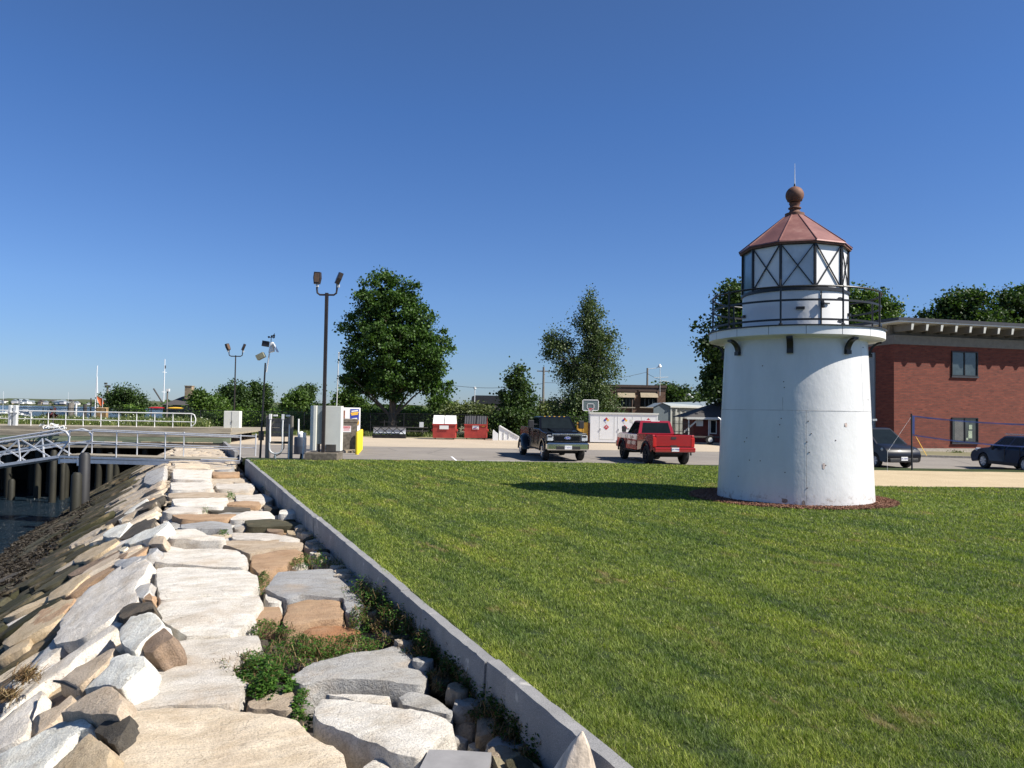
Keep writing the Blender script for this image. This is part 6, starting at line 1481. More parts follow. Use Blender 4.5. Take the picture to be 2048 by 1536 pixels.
MB().tube([(0, 0, 0), (0, 0, H)], .1, 6).build('pole', M['timber'], t); MB().box(0, 0, H-.15, .55, .2, .25).box(-.2, 0, H+.15, .25, .2, .2).build('lamp_head', M['darkwood'], t)
p = A(334, 815, 90); t = thing('wooden_lamp_post', (p.x, p.y, LG), 'short wooden lamp post left of the hip-roofed building', 'lamp post'); H = A(334, 781, 90).z-LG
MB().tube([(0, 0, 0), (0, 0, H)], .09, 6).build('pole', M['timber'], t); MB().box(.05, 0, H+.05, .35, .3, .3).build('lamp_head', M['sign'], t)
a, b = A(307, 777, 130), A(324, 804, 130); MB().tube([Vector((0, 0, 0)), b-a], .12, 6).build('spar', M['darkwood'], label='dark slanting spar beside the single white mast', cat='spar').location = a
p = A(330, 818, 78); rk = thing('kayak_rack', (p.x, p.y, LG), 'rack holding red and yellow kayaks behind the chain-link fence', 'rack')
zk = A(330, 817, 78).z-LG
for x in (-1.4, 1.2): MB().box(x, 0, zk/2, .08, .08, zk).build('post', M['darkwood'], rk)
MB().box(0, 0, zk-.12, 3.2, .1, .08).build('beam', M['darkwood'], rk)
for i, (x0, x1, mm) in enumerate(((-1.7, 0, 'signred'), (.2, 1.9, 'signyellow'))):
    k = MB().lathe([(.001, x0), (.08, x0+.3), (.11, (x0+x1)/2), (.08, x1-.3), (.001, x1)], 12, (0, 0, zk+.05), 'X').build('kayak', M[mm], smooth=True, label=('red kayak lying on the rack', 'yellow kayak lying on the rack')[i], cat='kayak', group='kayaks'); k.location = (p.x, p.y, LG)
p = A(101, 845, 62); t = MB()
for k in range(60):
    c = Vector((random.gauss(0, .28), random.gauss(0, .2), .5+random.gauss(0, .45)*.8)); dd = Vector((random.gauss(0, 1), random.gauss(0, 1), random.gauss(0, 1))).normalized()*.2; e = dd.cross(Vector((1, 2, 3))).normalized()*.14; t.add([c-dd, c+e, c+dd, c-e], [(0, 1, 2, 3)])
t.build('buoy_pile', mat('dark_red_net', (.12, .03, .03), .8, var=.5), label='dark red heap of nets and buoys among the wildflowers', cat='nets').location = (p.x, p.y, LG+.8)

# ================================================================ VEHICLES (x forward, y left)
def wheel(root, x, y, r, w, rimm='chrome', spokes=6, dual=False):
    s = 1 if y > 0 else -1
    wh = MB().lathe([(r*.62, -w/2), (r*.9, -w/2), (r, -w*.36), (r, w*.36), (r*.9, w/2), (r*.62, w/2)], 28, (x, y, r), 'Y').build('wheel', M['rubber'], root, smooth=True)
    rm = MB().lathe([(r*.62, s*w*.5), (r*.58, s*w*.44), (r*.56, s*w*.2), (.001, s*w*.2)], 24, (x, y, r), 'Y')
    for k in range(spokes):
        a = 2*math.pi*k/spokes; c, sn = math.cos(a), math.sin(a)
        rm.bar((x+c*r*.1, y+s*w*.42, r+sn*r*.1), (x+c*r*.57, y+s*w*.45, r+sn*r*.57), .05, .07)
    rm.lathe([(.001, s*w*.5), (r*.16, s*w*.48), (r*.18, s*w*.3)], 12, (x, y, r), 'Y'); rm.build('rim', M[rimm], wh)
def arch_profile(pts_top, x0, x1, zb, wheels, R_):
    P = list(pts_top); bot = [(x0, zb)]
    for wx in sorted(wheels):
        for i in range(9):
            a = math.pi-math.pi*i/8; bot.append((wx+R_*math.cos(a), max(zb, zb+.0)+R_*math.sin(a)*1.0-(.0)))
    bot.append((x1, zb)); return bot+P[::-1] if 0 else bot+P
def loft(parent, name, mt, secs):            # secs: list of closed section point lists (x,y,z)
    n = len(secs[0]); V = [p for s in secs for p in s]
    Fs = [(i*n+k, i*n+(k+1) % n, (i+1)*n+(k+1) % n, (i+1)*n+k) for i in range(len(secs)-1) for k in range(n)]+[tuple(range(n)), tuple((len(secs)-1)*n+k for k in range(n))]
    return MB().add(V, Fs).build(name, mt, parent, smooth=True)
def bodyside(root, name, mt, prof, halfw, tuck=.05, crown=None):
    """side profile extruded, edges at top pulled inward so the shoulder is rounded"""
    me = MB(); n = len(prof); zs = [p[1] for p in prof]; zt, zb = max(zs), min(zs)
    rings = []
    for y, k in ((-halfw, 0), (-halfw+.04, 1), (halfw-.04, 1), (halfw, 0)):
        R__ = []
        for (x, z) in prof:
            t = (z-zb)/(zt-zb); yy = y
            ins = .0
            R__.append((x*(1 if k else .992), yy-math.copysign(tuck*max(0, t-.45)*1.6, y), z-(0 if k else (.025 if t > .8 else -.0))))
        rings.append(R__)
    V = [p for r in rings for p in r]; Fs = [(i*n+j, i*n+(j+1) % n, (i+1)*n+(j+1) % n, (i+1)*n+j) for i in range(3) for j in range(n)]+[tuple(range(n)), tuple(3*n+j for j in range(n))]
    me.add(V, Fs); return me.build(name, mt, root, smooth=True)
def cabin(root, mt, base, roof, glass=True, rear_glass=True, split=(.5,), name='cab'):
    """base=(x0,x1,halfw,z), roof=(x0,x1,halfw,z)"""
    (bx0, bx1, bw, bz), (rx0, rx1, rw, rz) = base, roof
    def ring(x0, x1, w, z): return [(x0, -w, z), (x1, -w, z), (x1, w, z), (x0, w, z)]
    rings = [ring(bx0, bx1, bw, bz), ring(rx0, rx1, rw, rz-.03), ring(rx0+.07, rx1-.09, rw-.09, rz)]
    V = [p for r in rings for p in r]; Fs = [(i*4+k, i*4+(k+1) % 4, (i+1)*4+(k+1) % 4, (i+1)*4+k) for i in range(2) for k in range(4)]+[(0, 1, 2, 3), (8, 9, 10, 11)]
    c = MB().add(V, Fs).build(name, mt, root)
    b, t = rings[0], rings[1]
    def face(i, j, u0, u1, v0, v1, nm):
        q = []
        p0, p1, p2, p3 = map(Vector, (b[i], b[j], t[j], t[i])); nrm = (p1-p0).cross(p3-p0).normalized(); cc = (p0+p1+p2+p3)/4-Vector(((bx0+bx1)/2, 0, bz))
        if nrm.dot(cc) < 0: nrm = -nrm
        for u, v in ((u0, v0), (u1, v0), (u1, v1), (u0, v1)): q.append(p0.lerp(p1, u).lerp(p3.lerp(p2, u), v)+nrm*.006)
        MB().add(q, [(0, 1, 2, 3)]).build(nm, M['glassd'], root)
    face(1, 2, .06, .94, .04, .93, 'windshield')
    if rear_glass: face(3, 0, .09, .91, .12, .9, 'rear_window')
    edges = [0.05]+list(split)+[.95]
    for (i, j) in ((0, 1), (3, 2)):
        for k in range(len(edges)-1): face(i, j, edges[k]+.02, edges[k+1]-.02, .06, .9, 'side_window')
    return c
def mirror(root, x, y, z, sc=1, mt='plastic'):
    s = 1 if y > 0 else -1
    m = MB().box(x, y+s*.24*sc, z, .12*sc, .2*sc, .3*sc, b=.03).bar((x, y, z), (x, y+s*.2*sc, z), .05, .05).build('mirror', M[mt], root)
def plate(root, x, z, text, s=1):
    p = MB().box(x, 0, z, .02, .34, .17).build('licence_plate', M['sign'], root)
    text_mesh(text, .1, M['signblue'], 'plate_number', p, (x+s*.013, 0, z), (R(90), 0, R(90)*s), .001)
def pickup(px, py, rz, label, mt, Lf, Lr, dually, front_view, body):
    p = on(px, py)
    root = thing('pickup_truck', (0, 0, PARK), label, 'pickup truck', rz=rz)
    m = M[mt]; hw = body['hw']; h_hood, h_belt, h_bed, h_roof = body['hood'], body['belt'], body['bed'], body['roof']
    xf, xr = Lf, -Lr; axf, axr = body['axf'], body['axr']; wr = body['wr']; zb = body['zb']; AR = wr+.1
    xc = body['cabrear']; bx1 = body['cowl']
    def arch(wx): return [(wx+AR*math.cos(a), wr+AR*math.sin(a)*1.0) for a in [math.pi-math.pi*i/10 for i in range(11)] if wr+AR*math.sin(a) > zb]
    prof = [(xc, zb)]+[(axf-AR, zb)]+arch(axf)+[(axf+AR, zb), (xf-.12, zb), (xf-.02, zb+.15), (xf, h_hood-.25), (xf-.1, h_hood-.03), (bx1-.1+.9, h_hood+.03), (bx1-.05, h_belt), (xc, h_belt)]
    bodyside(root, 'cab_body', m, prof, hw)
    if body.get('hoodbulge'): MB().prism([(xf-.12, h_hood-.02), (xf-.2, h_hood+.05), (bx1+.1, h_belt+.04), (bx1+.1, h_belt-.05)], -hw*.55, hw*.55).build('hood_bulge', m, root)
    # bed: sides, floor, front wall, tailgate
    pb = [(xr+.02, zb+.12), (axr-AR, zb+.12)]+arch(axr)+[(axr+AR, zb+.1), (xc-.03, zb), (xc-.03, h_bed), (xr+.04, h_bed), (xr, h_bed-.06)]
    for s in (-1, 1):
        y0, y1 = sorted((s*(hw-.12), s*(hw-.02))); MB().prism(pb, y0, y1).build('bed_side', m, root)
    MB().box((xr+xc)/2, 0, .82, xc-xr-.1, hw*2-.22, .08).build('bed_floor', M['plastic'], root); MB().box(xc-.06, 0, (h_bed+.8)/2, .05, hw*2-.22, h_bed-.82).build('bed_front', m, root)
    tg = MB().box(xr+.03, 0, (h_bed+zb+.25)/2, .09, hw*2-.3, h_bed-zb-.25-.02, b=.02).build('tailgate', m, root)
    MB().box(xr-.02, 0, h_bed-.14, .02, .24, .1).box(xr-.02, 0, h_bed-.52, .02, .28, .12).build('tailgate_handle', M['plastic'], tg)
    for s in (-1, 1): MB().box(xr+.02, s*(hw-.09), h_bed-.33, .1, .17, .42, b=.02).build('tail_light', M['redlens'], root)
    # bumpers
    rb = MB().box(xr-.12, 0, zb+.12, .22, hw*2-.06, .22, b=.04).build('rear_bumper', m if mt == 'red' else M['chrome'], root)
    if not front_view: plate(root, xr-.24, zb+.14, '2M 9988', -1)
    fb = MB().box(xf+.06, 0, zb+.16, .26, hw*2+.02, .34, b=.06).build('front_bumper', M['chrome'] if mt != 'red' else m, root)
    MB().box(xf+.19, 0, zb+.10, .03, hw*1.15, .15).build('bumper_intake', M['plastic'], fb)
    # grille and lights
    gz = (h_hood-.1+zb+.36)/2; gh = h_hood-.15-zb-.36
    g = MB().box(xf-.01, 0, gz, .08, hw*1.28, gh, b=.02).build('grille', M['plastic'], root)
    for k in range(3): MB().box(xf+.035, 0, gz-gh*.3+gh*.3*k, .03, hw*1.2, .045).build('grille_bar', M['truckblack'], g)
    MB().box(xf-.0, 0, h_hood-.08, .08, hw*1.45, .1, b=.02).build('grille_crown', M['chrome'], g)
    if front_view:
        em = MB().lathe([(0, .0), (.155, -.002), (.17, -.02)], 24, (0, 0, 0), 'X').build('emblem_rim', M['chrome'], g); em.location = (xf+.085, 0, gz+.02); em.scale = (1, 1, .48)
        e2 = MB().lathe([(0, .004), (.135, .002), (.14, -.01)], 24, (0, 0, 0), 'X').build('emblem', M['signblue'], g); e2.location = (xf+.088, 0, gz+.02); e2.scale = (1, 1, .45)
        text_mesh('Ford', .095, M['sign'], 'emblem_lettering', g, (xf+.098, 0, gz+.02), (R(90), 0, R(90)), .002)
        text_mesh('SUPER DUTY', .085, M['plastic'], 'hood_lettering', g, (xf+.045, 0, h_hood-.085), (R(90), 0, R(90)), .002, sx=1.6)
        plate(root, xf+.21, zb+.12, 'T 6312', 1)
    for s in (-1, 1):
        hl = MB().box(xf-.04, s*(hw*.82), gz+.02, .12, hw*.30, gh*.95, b=.03).build('headlight', M['lens'], root)
        MB().box(xf+.025, s*hw*.82, gz+.1, .02, hw*.2, gh*.28).build('lamp_bezel', M['plastic'], hl)
    cabin(root, m, (xc, bx1, hw-.08, h_belt-.02), body['rf'], split=body['split'])
    for s in (-1, 1):
        mirror(root, bx1-.35, s*(hw-.05), h_belt+.2, body['mir'])
        for a_ in (axf, axr):
            y = s*(hw-.14)
            if a_ == axr and dually: wheel(root, a_, s*(hw+.06), wr, .3, 'chrome')
            else: wheel(root, a_, y, wr, .28, body['rim'])
            if not (a_ == axr and dually):
                V = []
                for i in range(13):
                    t = math.pi*i/12; 
                    for rr2, yy in ((AR-.01, hw-.03), (AR+.0, hw+.03), (AR+.09, hw+.03), (AR+.1, hw-.03)): V.append((a_+rr2*math.cos(t), s*yy, wr+rr2*math.sin(t)))
                MB().add(V, [(i*4+j, i*4+(j+1) % 4, i*4+4+(j+1) % 4, i*4+4+j) for i in range(12) for j in range(4)]).build('wheel_arch_trim', M['plastic'] if body['flare'] else m, root, smooth=True)
        for xx in (xc+.03, (xc+bx1)/2+.02, bx1-.02): MB().box(xx, s*(hw+.001), (h_belt+zb)/2+.05, .012, .02, h_belt-zb-.25).build('door_seam', M['black'], root)
        for xx in ((xc+bx1)/2-.12, bx1-1.35 if 0 else bx1-.95): MB().box(xx-.02, s*(hw+.01), h_belt-.17, .16, .03, .035).build('door_handle', m, root)
        MB().box((xc+bx1)/2+.1, s*(hw-.02), zb-.05, bx1-xc+.5, .14, .05).build('running_board', M['plastic'], root)
    if dually:
        for s in (-1, 1):
            V = []
            for i in range(15):
                t = math.pi*i/14
                for rr2, yy in ((AR-.04, hw+.20), (AR+.04, hw+.25), (AR+.20, hw+.20), (AR+.30, hw+.06), (AR+.34, hw-.08), (AR-.04, hw-.08)): V.append((axr+rr2*math.cos(t)*1.05, s*yy, wr-.10+rr2*math.sin(t)*.97))
            MB().add(V, [(i*6+j, i*6+(j+1) % 6, i*6+(j+1) % 6+6, i*6+j+6) for i in range(14) for j in range(6)]+[tuple(range(6)), tuple(84+j for j in range(6))]).build('wide_fender', m, root, smooth=True)
    if mt == 'truckblack':
        for k in range(5): MB().box(body['rf'][1]-.15, -.5+k*.25, h_roof+.01, .1, .08, .03).build('clearance_light', M['signyellow'], root)
    MB().box(0, 0, zb+.0, Lf+Lr-1.2, hw*1.3, .25).build('chassis', M['plastic'], root)
    for q_ in (axr, axf): MB().tube([(q_, -hw+.2, wr), (q_, hw-.2, wr)], .11, 8).build('axle', M['plastic'], root)
    return root
fb = dict(hw=1.0, hood=1.34, belt=1.48, bed=1.5, roof=2.06, axf=2.25, axr=-2.15, wr=.43, zb=.54, cabrear=-.95, cowl=1.25, rf=(-.75, .62, .80, 2.06), split=(.5,), mir=1.35, rim='chrome', flare=False, hoodbulge=True)
tk = pickup(0, 0, 0, 'charcoal black dual-rear-wheel crew-cab pickup facing the lawn', 'truckblack', 3.2, 3.3, True, True, fb)
fc = G(1132, 922.5, PARK); a = R(-80); tk.rotation_euler = (0, 0, a); f = Vector((math.cos(a), math.sin(a), 0)); tk.location = fc-f*3.0; tk.location.z = PARK
rb = dict(hw=.98, hood=1.30, belt=1.32, bed=1.36, roof=1.94, axf=1.95, axr=-1.75, wr=.43, zb=.58, cabrear=-.45, cowl=1.3, rf=(-.28, .62, .74, 1.95), split=(.55,), mir=1.0, rim='plastic', flare=True)
t2 = pickup(0, 0, 0, 'bright red pickup parked with its tailgate toward the lawn beside the lighthouse', 'red', 2.85, 2.75, False, False, rb)
rc = G(1346, 931, PARK); a = R(90+8.5); t2.rotation_euler = (0, 0, a); f = Vector((math.cos(a), math.sin(a), 0)); t2.location = rc+f*2.7; t2.location.z = PARK
MB().box(.58, 0, 1.945, .06, .5, .05).box(-.25, 0, 1.935, .05, .42, .05).build('brake_light', M['sign'], t2)
def car(label, cat, mt, rz, loc, name, prof, hw, axf, axr, wr, base, roof, split, kind):
    root = thing(name, loc, label, cat, rz=rz); m = M[mt]; AR = wr+.05; zb = .28
    def arch(wx): return [(wx+AR*math.cos(a), wr+AR*math.sin(a)) for a in [math.pi-math.pi*i/10 for i in range(11)] if wr+AR*math.sin(a) > zb]
    xr, xf = prof[-1][0], prof[0][0]
    P = [(xr+.05, zb)]+arch(axr)+arch(axf)+[(xf-.08, zb)]+prof
    bodyside(root, 'body', m, P, hw, tuck=.09)
    cabin(root, m, base, roof, split=split, name='greenhouse')
    for s in (-1, 1):
        mirror(root, base[1]-.55, s*(hw-.1), base[3]+.08, .8, 'plastic')
        for a_ in (axf, axr): wheel(root, a_, s*(hw-.11), wr, .21, 'galv', 7)
        xh = xf-.18; q = MB().add([(xf-.02, s*hw*.6, .68), (xf-.07, s*hw*.6, .80), (xf-.45, s*(hw-.03), .90), (xf-.30, s*(hw-.01), .74)], [(0, 1, 2, 3)]); hl = MB().box(xf-.27, s*(hw-.19), .83, .42, .26, .15, b=.05, tilt=Matrix.Rotation(R(-s*38), 3, 'Z') @ Matrix.Rotation(R(12), 3, 'Y')).build('headlight', M['lens'], root)
        for xx in split_to_x(base, split): MB().box(xx, s*(hw-.012), .8, .012, .03, .7).build('door_seam', M['black'], root)
        MB().box((axf+axr)/2, s*(hw-.02), .32, axf-axr-2*AR, .1, .14).build('sill_trim', M['plastic'], root)
    g = MB().box(xf-.05, 0, .64, .1, hw*1.15, .2, b=.03).build('grille', M['plastic'], root)
    for k in range(3): MB().box(xf+.005, 0, .58+k*.06, .02, hw*1.0, .014).build('grille_bar', M['greypaint'], g)
    MB().box(xf-.02, 0, .38, .12, hw*1.7, .2, b=.04).build('lower_bumper', M['plastic'], root)
    plate(root, xf+.045, .45, '7C 5041', 1)
    return root
def split_to_x(base, split): return [base[0]+(base[1]-base[0])*t for t in split]
van_prof = [(2.25, .35), (2.3, .6), (2.24, .80), (2.05, .94), (1.7, 1.04), (1.4, 1.12), (-2.25, 1.18), (-2.3, .9), (-2.32, .4)]
vl = G(1806, 937.5, PARK); a = R(-76); f = Vector((math.cos(a), math.sin(a), 0)); vl = vl-f*2.2; vl.z = PARK
van = car('dark navy compact van parked nose-out beside the lighthouse', 'van', 'vandark', a, tuple(vl), 'parked_van', van_prof, .90, 1.45, -1.6, .33, (-2.2, 1.55, .84, 1.05), (-2.05, .62, .66, 1.80), (.33, .62), 'van')
suv_prof = [(2.2, .35), (2.26, .55), (2.22, .72), (2.05, .84), (1.7, .92), (1.2, .98), (-2.0, 1.02), (-2.2, .9), (-2.25, .45)]
wl = G(1971, 936.5, PARK); a = R(93); f = Vector((math.cos(a), math.sin(a), 0)); le = Vector((-f.y, f.x, 0)); sl_ = wl-f*1.35-le*.8; sl_.z = PARK
suv = car('dark blue crossover parked side-on, cut off by the right edge of the photo', 'car', 'navy', a, tuple(sl_), 'parked_car', suv_prof, .92, 1.35, -1.35, .35, (-2.05, 1.1, .86, .94), (-1.75, .30, .62, 1.56), (.32, .62), 'suv')
for s in (-1, 1): MB().tube([(-1.6, s*.66, 1.63), (.2, s*.66, 1.63)], .02, 6).build('roof_rail', M['galv'], suv)
# ================================================================ TREES AND SHRUBS
def leaves(blobs, n_cl, per, size, sg, seed, shell=.45, droop=0):
    g = np.random.default_rng(seed); vol = np.array([(b[3]*b[4]*b[5])**.75 for b in blobs]); vol /= vol.sum()
    P = []
    for b, v in zip(blobs, vol):
        k = max(2, int(n_cl*v)); d = g.normal(0, 1, (k, 3)); d /= np.linalg.norm(d, axis=1)[:, None]; r = g.random(k)**shell
        jag = 1+.16*np.array([noise.noise(Vector(x)*2.6+Vector((seed, 0, 0))) for x in d])
        P.append(np.array(b[:3])+d*(r*jag)[:, None]*np.array(b[3:6]))
    C = np.concatenate(P); k = len(C); sc = g.uniform(.6, 1.35, k)
    L = np.repeat(C, per, 0)+g.normal(0, 1, (k*per, 3))*np.repeat(sc, per)[:, None]*np.array([sg, sg, sg*.7*(1+droop)])
    n = len(L); a = g.normal(0, 1, (n, 3)); a /= np.linalg.norm(a, axis=1)[:, None]
    if droop: a[:, 2] -= droop; a /= np.linalg.norm(a, axis=1)[:, None]
    u = g.normal(0, 1, (n, 3))*.8+np.array([0, 0, .6]); b = np.cross(a, u); b /= np.linalg.norm(b, axis=1)[:, None]
    s = (size*g.uniform(.6, 1.3, n))[:, None]; w = s*.5
    return C, np.stack([L-a*s*.5, L+b*w, L+a*s*.5, L-b*w], 1).reshape(-1, 3)
def tree(name, label, px, Y, blobs, m, cat='tree', n_cl=220, per=80, size=.2, sg=.32, base=LG, trunk=.25, seed=1, shell=.5, limbs=14, group=None, depth=1.0, droop=0, hold=None):
    p = A(px, 830, Y); o = Vector((p.x, p.y, base)); root = thing(name, tuple(o), label, cat, group)
    B = []
    r_ = random.Random(seed)
    for cx, cy, rx, ry in blobs:
        c = A(cx, cy, Y)-o; k = Y/F; B.append((c.x, c.y+r_.uniform(-.35, .35)*rx*k*depth, c.z, rx*k, rx*k*.85*depth, ry*k))
    C, V = leaves(B, n_cl, per, size, sg, seed, shell, droop)
    ztop = max(b[2]+b[5] for b in B); zmin = .05
    V[:, 2] = np.maximum(V[:, 2], zmin)
    npmesh('crown', V, np.arange(len(V)), M[m], parent=root)
    t = MB(); cx = sum(b[0] for b in B)/len(B); hz = ztop*.72
    n = 7; path = [Vector((noise.noise(Vector((i, seed, 0)))*.3*i/n+cx*(i/n)*.5, 0, hz*i/n)) for i in range(n+1)]
    t.tube(path, [trunk*(1.25 if i == 0 else 1-.8*i/n) for i in range(n+1)], 8)
    idx = np.random.default_rng(seed).permutation(len(C))[:limbs]
    for j in idx:
        c = Vector(C[j]); i = min(n-1, max(1, int((c.z*.55)/hz*n))); s = path[i]; mid = s.lerp(c, .5)+Vector((0, 0, .15*(c-s).length*.3))
        t.tube([s, mid, c], [trunk*.35, trunk*.2, trunk*.05], 5, cap=False)
    t.build('trunk', M['bark'], root, smooth=True)
    return root
tree('oak_tree', 'big full-crowned oak behind the chain-link fence, tallest tree on the left', 785, 70,
     [(762, 600, 50, 52), (815, 600, 34, 48), (740, 655, 58, 42), (830, 662, 52, 52), (712, 712, 34, 30), (780, 700, 66, 60), (855, 722, 46, 50), (730, 762, 46, 34), (800, 762, 66, 38), (868, 765, 40, 34), (885, 705, 22, 30), (700, 762, 20, 20), (785, 560, 18, 16), (765, 556, 12, 12)],
     'oak', n_cl=520, per=120, size=.21, sg=.33, trunk=.4, seed=3, limbs=30, shell=.55)
tree('birch_tree', 'tall loose weeping birch behind the white locker', 1190, 76,
     [(1185, 610, 24, 28), (1180, 650, 40, 34), (1195, 690, 44, 36), (1118, 690, 34, 32), (1185, 735, 52, 36), (1140, 740, 36, 34), (1178, 790, 48, 42), (1222, 672, 12, 14), (1225, 735, 12, 12), (1150, 820, 60, 34), (1210, 820, 36, 30), (1098, 668, 12, 10), (1095, 705, 12, 18)],
     'birch', n_cl=520, per=80, size=.17, sg=.36, trunk=.3, seed=5, limbs=30, shell=.6, droop=.5)
tree('conical_tree', 'mid-height conical leafy tree behind the black pickup', 1032, 66, [(1040, 738, 12, 18), (1038, 766, 24, 24), (1032, 800, 38, 30), (1030, 842, 50, 32)], 'darkleaf', n_cl=170, per=75, size=.2, sg=.34, seed=7)
tree('broad_tree', 'dark leafy tree seen between the red house and the lighthouse', 1475, 64, [(1470, 600, 34, 36), (1462, 650, 42, 38), (1448, 700, 48, 42), (1445, 750, 46, 40), (1436, 785, 40, 22), (1500, 640, 40, 60), (1412, 655, 10, 8), (1408, 690, 10, 8)], 'darkleaf', n_cl=260, per=80, size=.24, sg=.4, seed=9, trunk=.4, limbs=20)
tree('maple_tree', 'leafy tree behind the right side of the lighthouse gallery', 1740, 72, [(1705, 610, 44, 44), (1745, 610, 42, 34), (1785, 618, 30, 22), (1700, 660, 50, 40), (1760, 655, 50, 30)], 'leaf', n_cl=190, per=75, size=.24, sg=.42, seed=11, trunk=.35)
for i, (bl, lb, m_) in enumerate((([(1868, 630, 22, 20), (1905, 612, 30, 26), (1945, 605, 36, 28), (1900, 655, 60, 30), (1960, 650, 50, 34)], 'wide green tree above the left part of the brick building roof', 'darkleaf'),
        ([(2015, 598, 30, 24), (2052, 600, 34, 30), (2020, 640, 50, 36), (2085, 640, 50, 44)], 'dark round tree above the right end of the brick building roof', 'darkleaf'))):
    tree('roadside_tree', lb, bl[2][0], 80+i*6, bl, m_, n_cl=180, per=85, size=.3, sg=.5, seed=20+i, trunk=.4, group=None)
tree('small_tree', 'rounded dark tree to the right of the brown brick building', 1345, 105, [(1335, 785, 22, 18), (1355, 795, 28, 16), (1380, 803, 26, 10)], 'darkleaf', n_cl=110, per=60, size=.35, sg=.5, seed=31)
tree('windswept_shrub', 'windswept bushy shrub behind the white railing', 245, 80, [(225, 800, 26, 16), (250, 792, 32, 20), (278, 802, 20, 16), (240, 782, 14, 10), (245, 815, 50, 14)], 'darkleaf', 'shrub', n_cl=150, per=55, size=.17, sg=.34, seed=33, trunk=.15, shell=.7)
for i, (px, Y, bl, m_, lb) in enumerate((
    (458, 100, [(458, 780, 18, 16), (452, 800, 26, 20), (470, 795, 14, 16)], 'darkleaf', 'dark pine-like tree left of the far lamp pole'),
    (482, 98, [(482, 788, 14, 20), (485, 810, 24, 14)], 'darkleaf', 'narrow dark tree just right of the far lamp pole'),
    (520, 100, [(518, 785, 22, 20), (528, 805, 20, 20), (512, 768, 8, 6)], 'darkleaf', 'round dark tree behind the weather station pole'),
    (612, 95, [(608, 792, 20, 18), (622, 782, 12, 16), (605, 815, 34, 16)], 'darkleaf', 'peaked dark tree left of the grey switch cabinet'),
    (592, 88, [(585, 808, 20, 14), (600, 800, 10, 20)], 'leaf', 'green bush behind the timber post frame'),
    (692, 82, [(690, 800, 24, 26), (715, 812, 26, 24), (700, 785, 16, 14)], 'leaf', 'green bushy tree behind the ice vending machine'),
    (878, 92, [(876, 805, 20, 14), (892, 815, 22, 12)], 'leaf', 'small green tree to the right behind the oak'),
    (402, 84, [(400, 800, 14, 18), (412, 812, 22, 14)], 'leaf', 'bright green shrub right of the hip-roofed building'),
    (430, 88, [(428, 805, 18, 14), (440, 815, 24, 12)], 'leaf', 'low green shrub left of the dark pine-like tree'),
    (1105, 84, [(1090, 826, 18, 16), (1112, 832, 20, 16)], 'olive', 'grey-green bush between conical tree and birch'),
    (1395, 90, [(1390, 808, 26, 10), (1410, 815, 20, 8)], 'darkleaf', 'low dark bush above the roof of the red house'))):
    tree('bush', lb, px, Y, bl, m_, 'bush', n_cl=90, per=60, size=.24, sg=.36, seed=40+i, trunk=.12, limbs=6)
for i, (px, Y, bl, m_, lb) in enumerate((
    (935, 70.5, [(900, 838, 26, 26), (930, 828, 30, 22), (958, 830, 26, 22), (975, 845, 20, 26)], 'olive', 'silvery olive bush behind the two dumpsters'),
    (870, 71, [(862, 845, 26, 24), (888, 845, 22, 26)], 'leaf', 'green bush behind the fence left of the white-lidded dumpster'),
    (725, 72, [(705, 838, 26, 24), (742, 842, 26, 24), (770, 842, 22, 22)], 'leaf', 'green hedge bush behind the fence under the left of the oak'),
    (825, 72, [(800, 845, 26, 22), (832, 842, 26, 24)], 'leaf', 'green hedge bush behind the fence under the right of the oak'),
    (1085, 68, [(1070, 862, 28, 22), (1110, 862, 30, 24), (1150, 858, 30, 26)], 'leaf', 'dense low bush behind the ochre cabinet'),
    (1205, 72, [(1195, 850, 30, 26), (1240, 850, 30, 20)], 'leaf', 'low bush at the foot of the birch'))):
    tree('hedge_bush', lb, px, Y, bl, m_, 'bush', n_cl=130, per=60, size=.2, sg=.34, seed=60+i, trunk=.08, limbs=5)
for i, (x0, x1, yt, Y) in enumerate(((352, 420, 824, 73), (415, 480, 822, 74), (475, 545, 822, 71), (540, 615, 824, 71), (600, 660, 826, 71), (640, 700, 828, 72))):
    bl = [(x0+(x1-x0)*t, yt+24+noise.noise(Vector((i*3+t*4, 0, 0)))*6, (x1-x0)*.27, 26) for t in (.15, .5, .85)]
    tree('vine_hedge', ('darker overgrown hedge left of the white cabinet', 'vine-covered hedge behind the white cabinet', 'vine-covered hedge behind the weather station', 'vine-covered hedge behind the timber post frame', 'vine-covered hedge left of the switch cabinet', 'vine-covered hedge right behind the switch cabinet')[i], (x0+x1)/2, Y, bl, 'vine' if i > 0 else 'darkleaf', 'hedge', n_cl=120, per=60, size=.17, sg=.3, seed=80+i, trunk=.06, limbs=3)
tree('vine_clump', 'yellow-green vine clump in front of the windswept shrub', 265, 73, [(258, 822, 14, 10), (278, 825, 16, 8)], 'vine', 'bush', n_cl=50, per=50, size=.16, sg=.2, seed=95, trunk=.05, limbs=2)
tree('low_shrub', 'small grey-green shrub at the foot of the brick wall', 1912, 49.2, [(1912, 909, 13, 5)], 'olive', 'shrub', n_cl=30, per=40, size=.08, sg=.12, seed=97, trunk=.03, limbs=2)
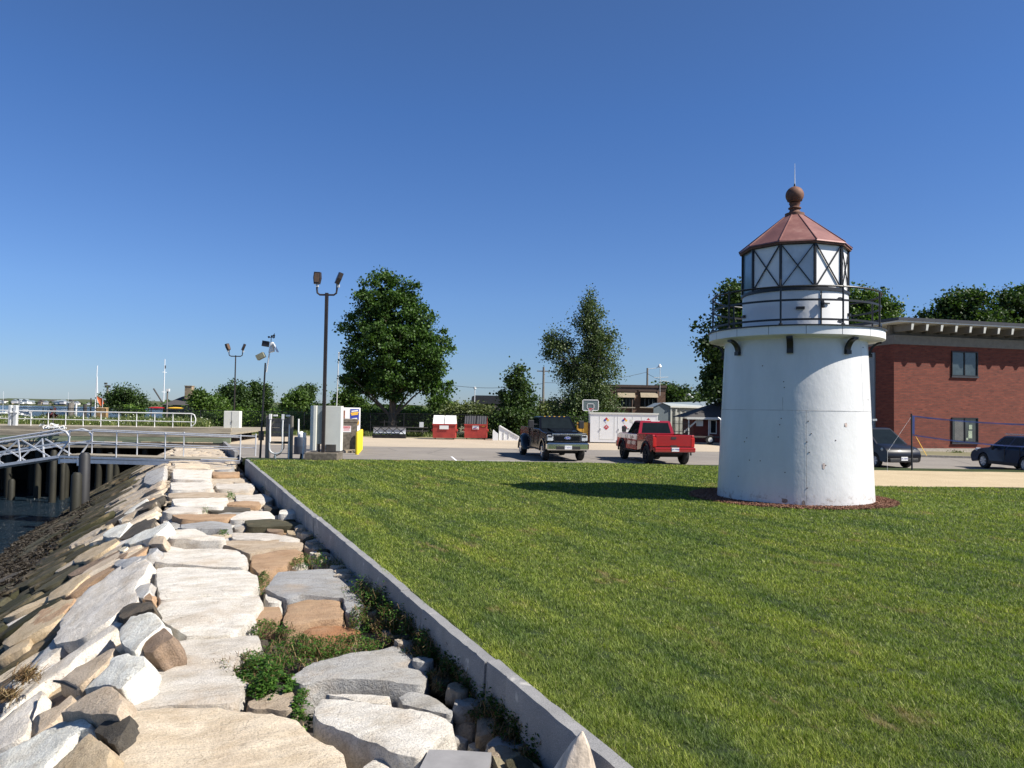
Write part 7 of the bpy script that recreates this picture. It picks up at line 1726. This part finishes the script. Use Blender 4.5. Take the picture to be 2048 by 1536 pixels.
# far tree line closing the horizon behind the car park
def treeline():
    n = 16000; g = np.random.default_rng(5); px = g.uniform(330, 2300, n); Y = g.uniform(150, 175, n)
    x = (px-1024)/F*Y; h = np.array([1.9+1.1*noise.noise(Vector((a*.05, 0, 0)))+.8*noise.noise(Vector((a*.25, 3, 0))) for a in x])
    P = np.stack([x, Y, LG+g.random(n)**.8*np.maximum(h*1.35, .8)], 1)
    d1 = g.normal(0, 1, (n, 3)); d1 /= np.linalg.norm(d1, axis=1)[:, None]; d2 = np.cross(d1, g.normal(0, 1, (n, 3))); d2 /= np.linalg.norm(d2, axis=1)[:, None]
    V = np.stack([P-d1*.6, P+d2*.5, P+d1*.6, P-d2*.5], 1).reshape(-1, 3)
    npmesh('distant_wood', V, np.arange(4*n), M['darkleaf'], label='low distant wood closing the horizon behind the car park', cat='wood', kind='stuff')
treeline()
def meadow():
    g = np.random.default_rng(8); N = 42000
    px = g.uniform(-160, 420, N); Y = g.uniform(60.5, 72, N)
    x = (px-1024)/F*Y; 
    hh = .75+.35*np.array([noise.noise(Vector((a*.4, b*.4, 0))) for a, b in zip(x, Y)])
    z0 = LG; 
    a = g.uniform(0, 6.283, N); h = hh*g.uniform(.5, 1.25, N); w = .035
    b = np.stack([x, Y, np.full(N, z0)], 1); s = np.stack([np.cos(a)*w, np.sin(a)*w, np.zeros(N)], 1); t = b+np.stack([g.normal(0, .2, N), g.normal(0, .2, N), h*1.3], 1)
    V = np.stack([b-s, b+s, t+s*.4, t-s*.4], 1).reshape(-1, 3); npmesh('wild_meadow', V, np.arange(4*N), M['meadow'], label='tall wild grass and weeds between the railing and the chain-link fence', cat='meadow', kind='stuff')
    k = g.random(N) < .06; P = t[k]; n = len(P); d1 = g.normal(0, 1, (n, 3))*[1, 1, .3]; d1 /= np.linalg.norm(d1, axis=1)[:, None]; d2 = np.cross(d1, g.normal(0, 1, (n, 3))); d2 /= np.linalg.norm(d2, axis=1)[:, None]
    V = np.stack([P-d1*.07, P+d2*.06, P+d1*.07, P-d2*.06], 1).reshape(-1, 3); npmesh('wildflowers', V, np.arange(4*n), M['flower'], label='white wildflower heads scattered through the tall meadow', cat='flowers', kind='stuff')
    # verge weeds along the fence foot
    N = 9000; x = g.uniform(-26, 11, N); Y = g.uniform(66.2, 68.2, N); a = g.uniform(0, 6.283, N); b = np.stack([x, Y, np.full(N, LG)], 1); s = np.stack([np.cos(a)*.03, np.sin(a)*.03, np.zeros(N)], 1); t = b+np.stack([g.normal(0, .1, N), g.normal(0, .1, N), g.uniform(.1, .5, N)], 1)
    V = np.stack([b-s, b+s, t], 1).reshape(-1, 3); npmesh('fence_weeds', V, np.arange(3*N), M['meadow'], n=3, label='weeds along the foot of the chain-link fence', cat='weeds', kind='stuff')
meadow()
def chips():
    g = np.random.default_rng(9); n = 26000; a = g.uniform(0, 6.283, n); r = np.sqrt(g.uniform(1.93**2, 2.6**2, n))
    P = np.stack([TC.x-.1+r*np.cos(a), TC.y+r*np.sin(a)*.96, .015+g.uniform(0, .03, n)], 1)
    d1 = g.normal(0, 1, (n, 3))*[1, 1, .35]; d1 /= np.linalg.norm(d1, axis=1)[:, None]; d2 = np.cross(d1, g.normal(0, 1, (n, 3))); d2 /= np.linalg.norm(d2, axis=1)[:, None]
    V = np.stack([P-d1*.03, P+d2*.012, P+d1*.03, P-d2*.012], 1).reshape(-1, 3); npmesh('mulch_chips', V, np.arange(4*n), M['mulch'], label='red-brown bark mulch chips around the foot of the lighthouse', cat='mulch', kind='stuff')
chips()
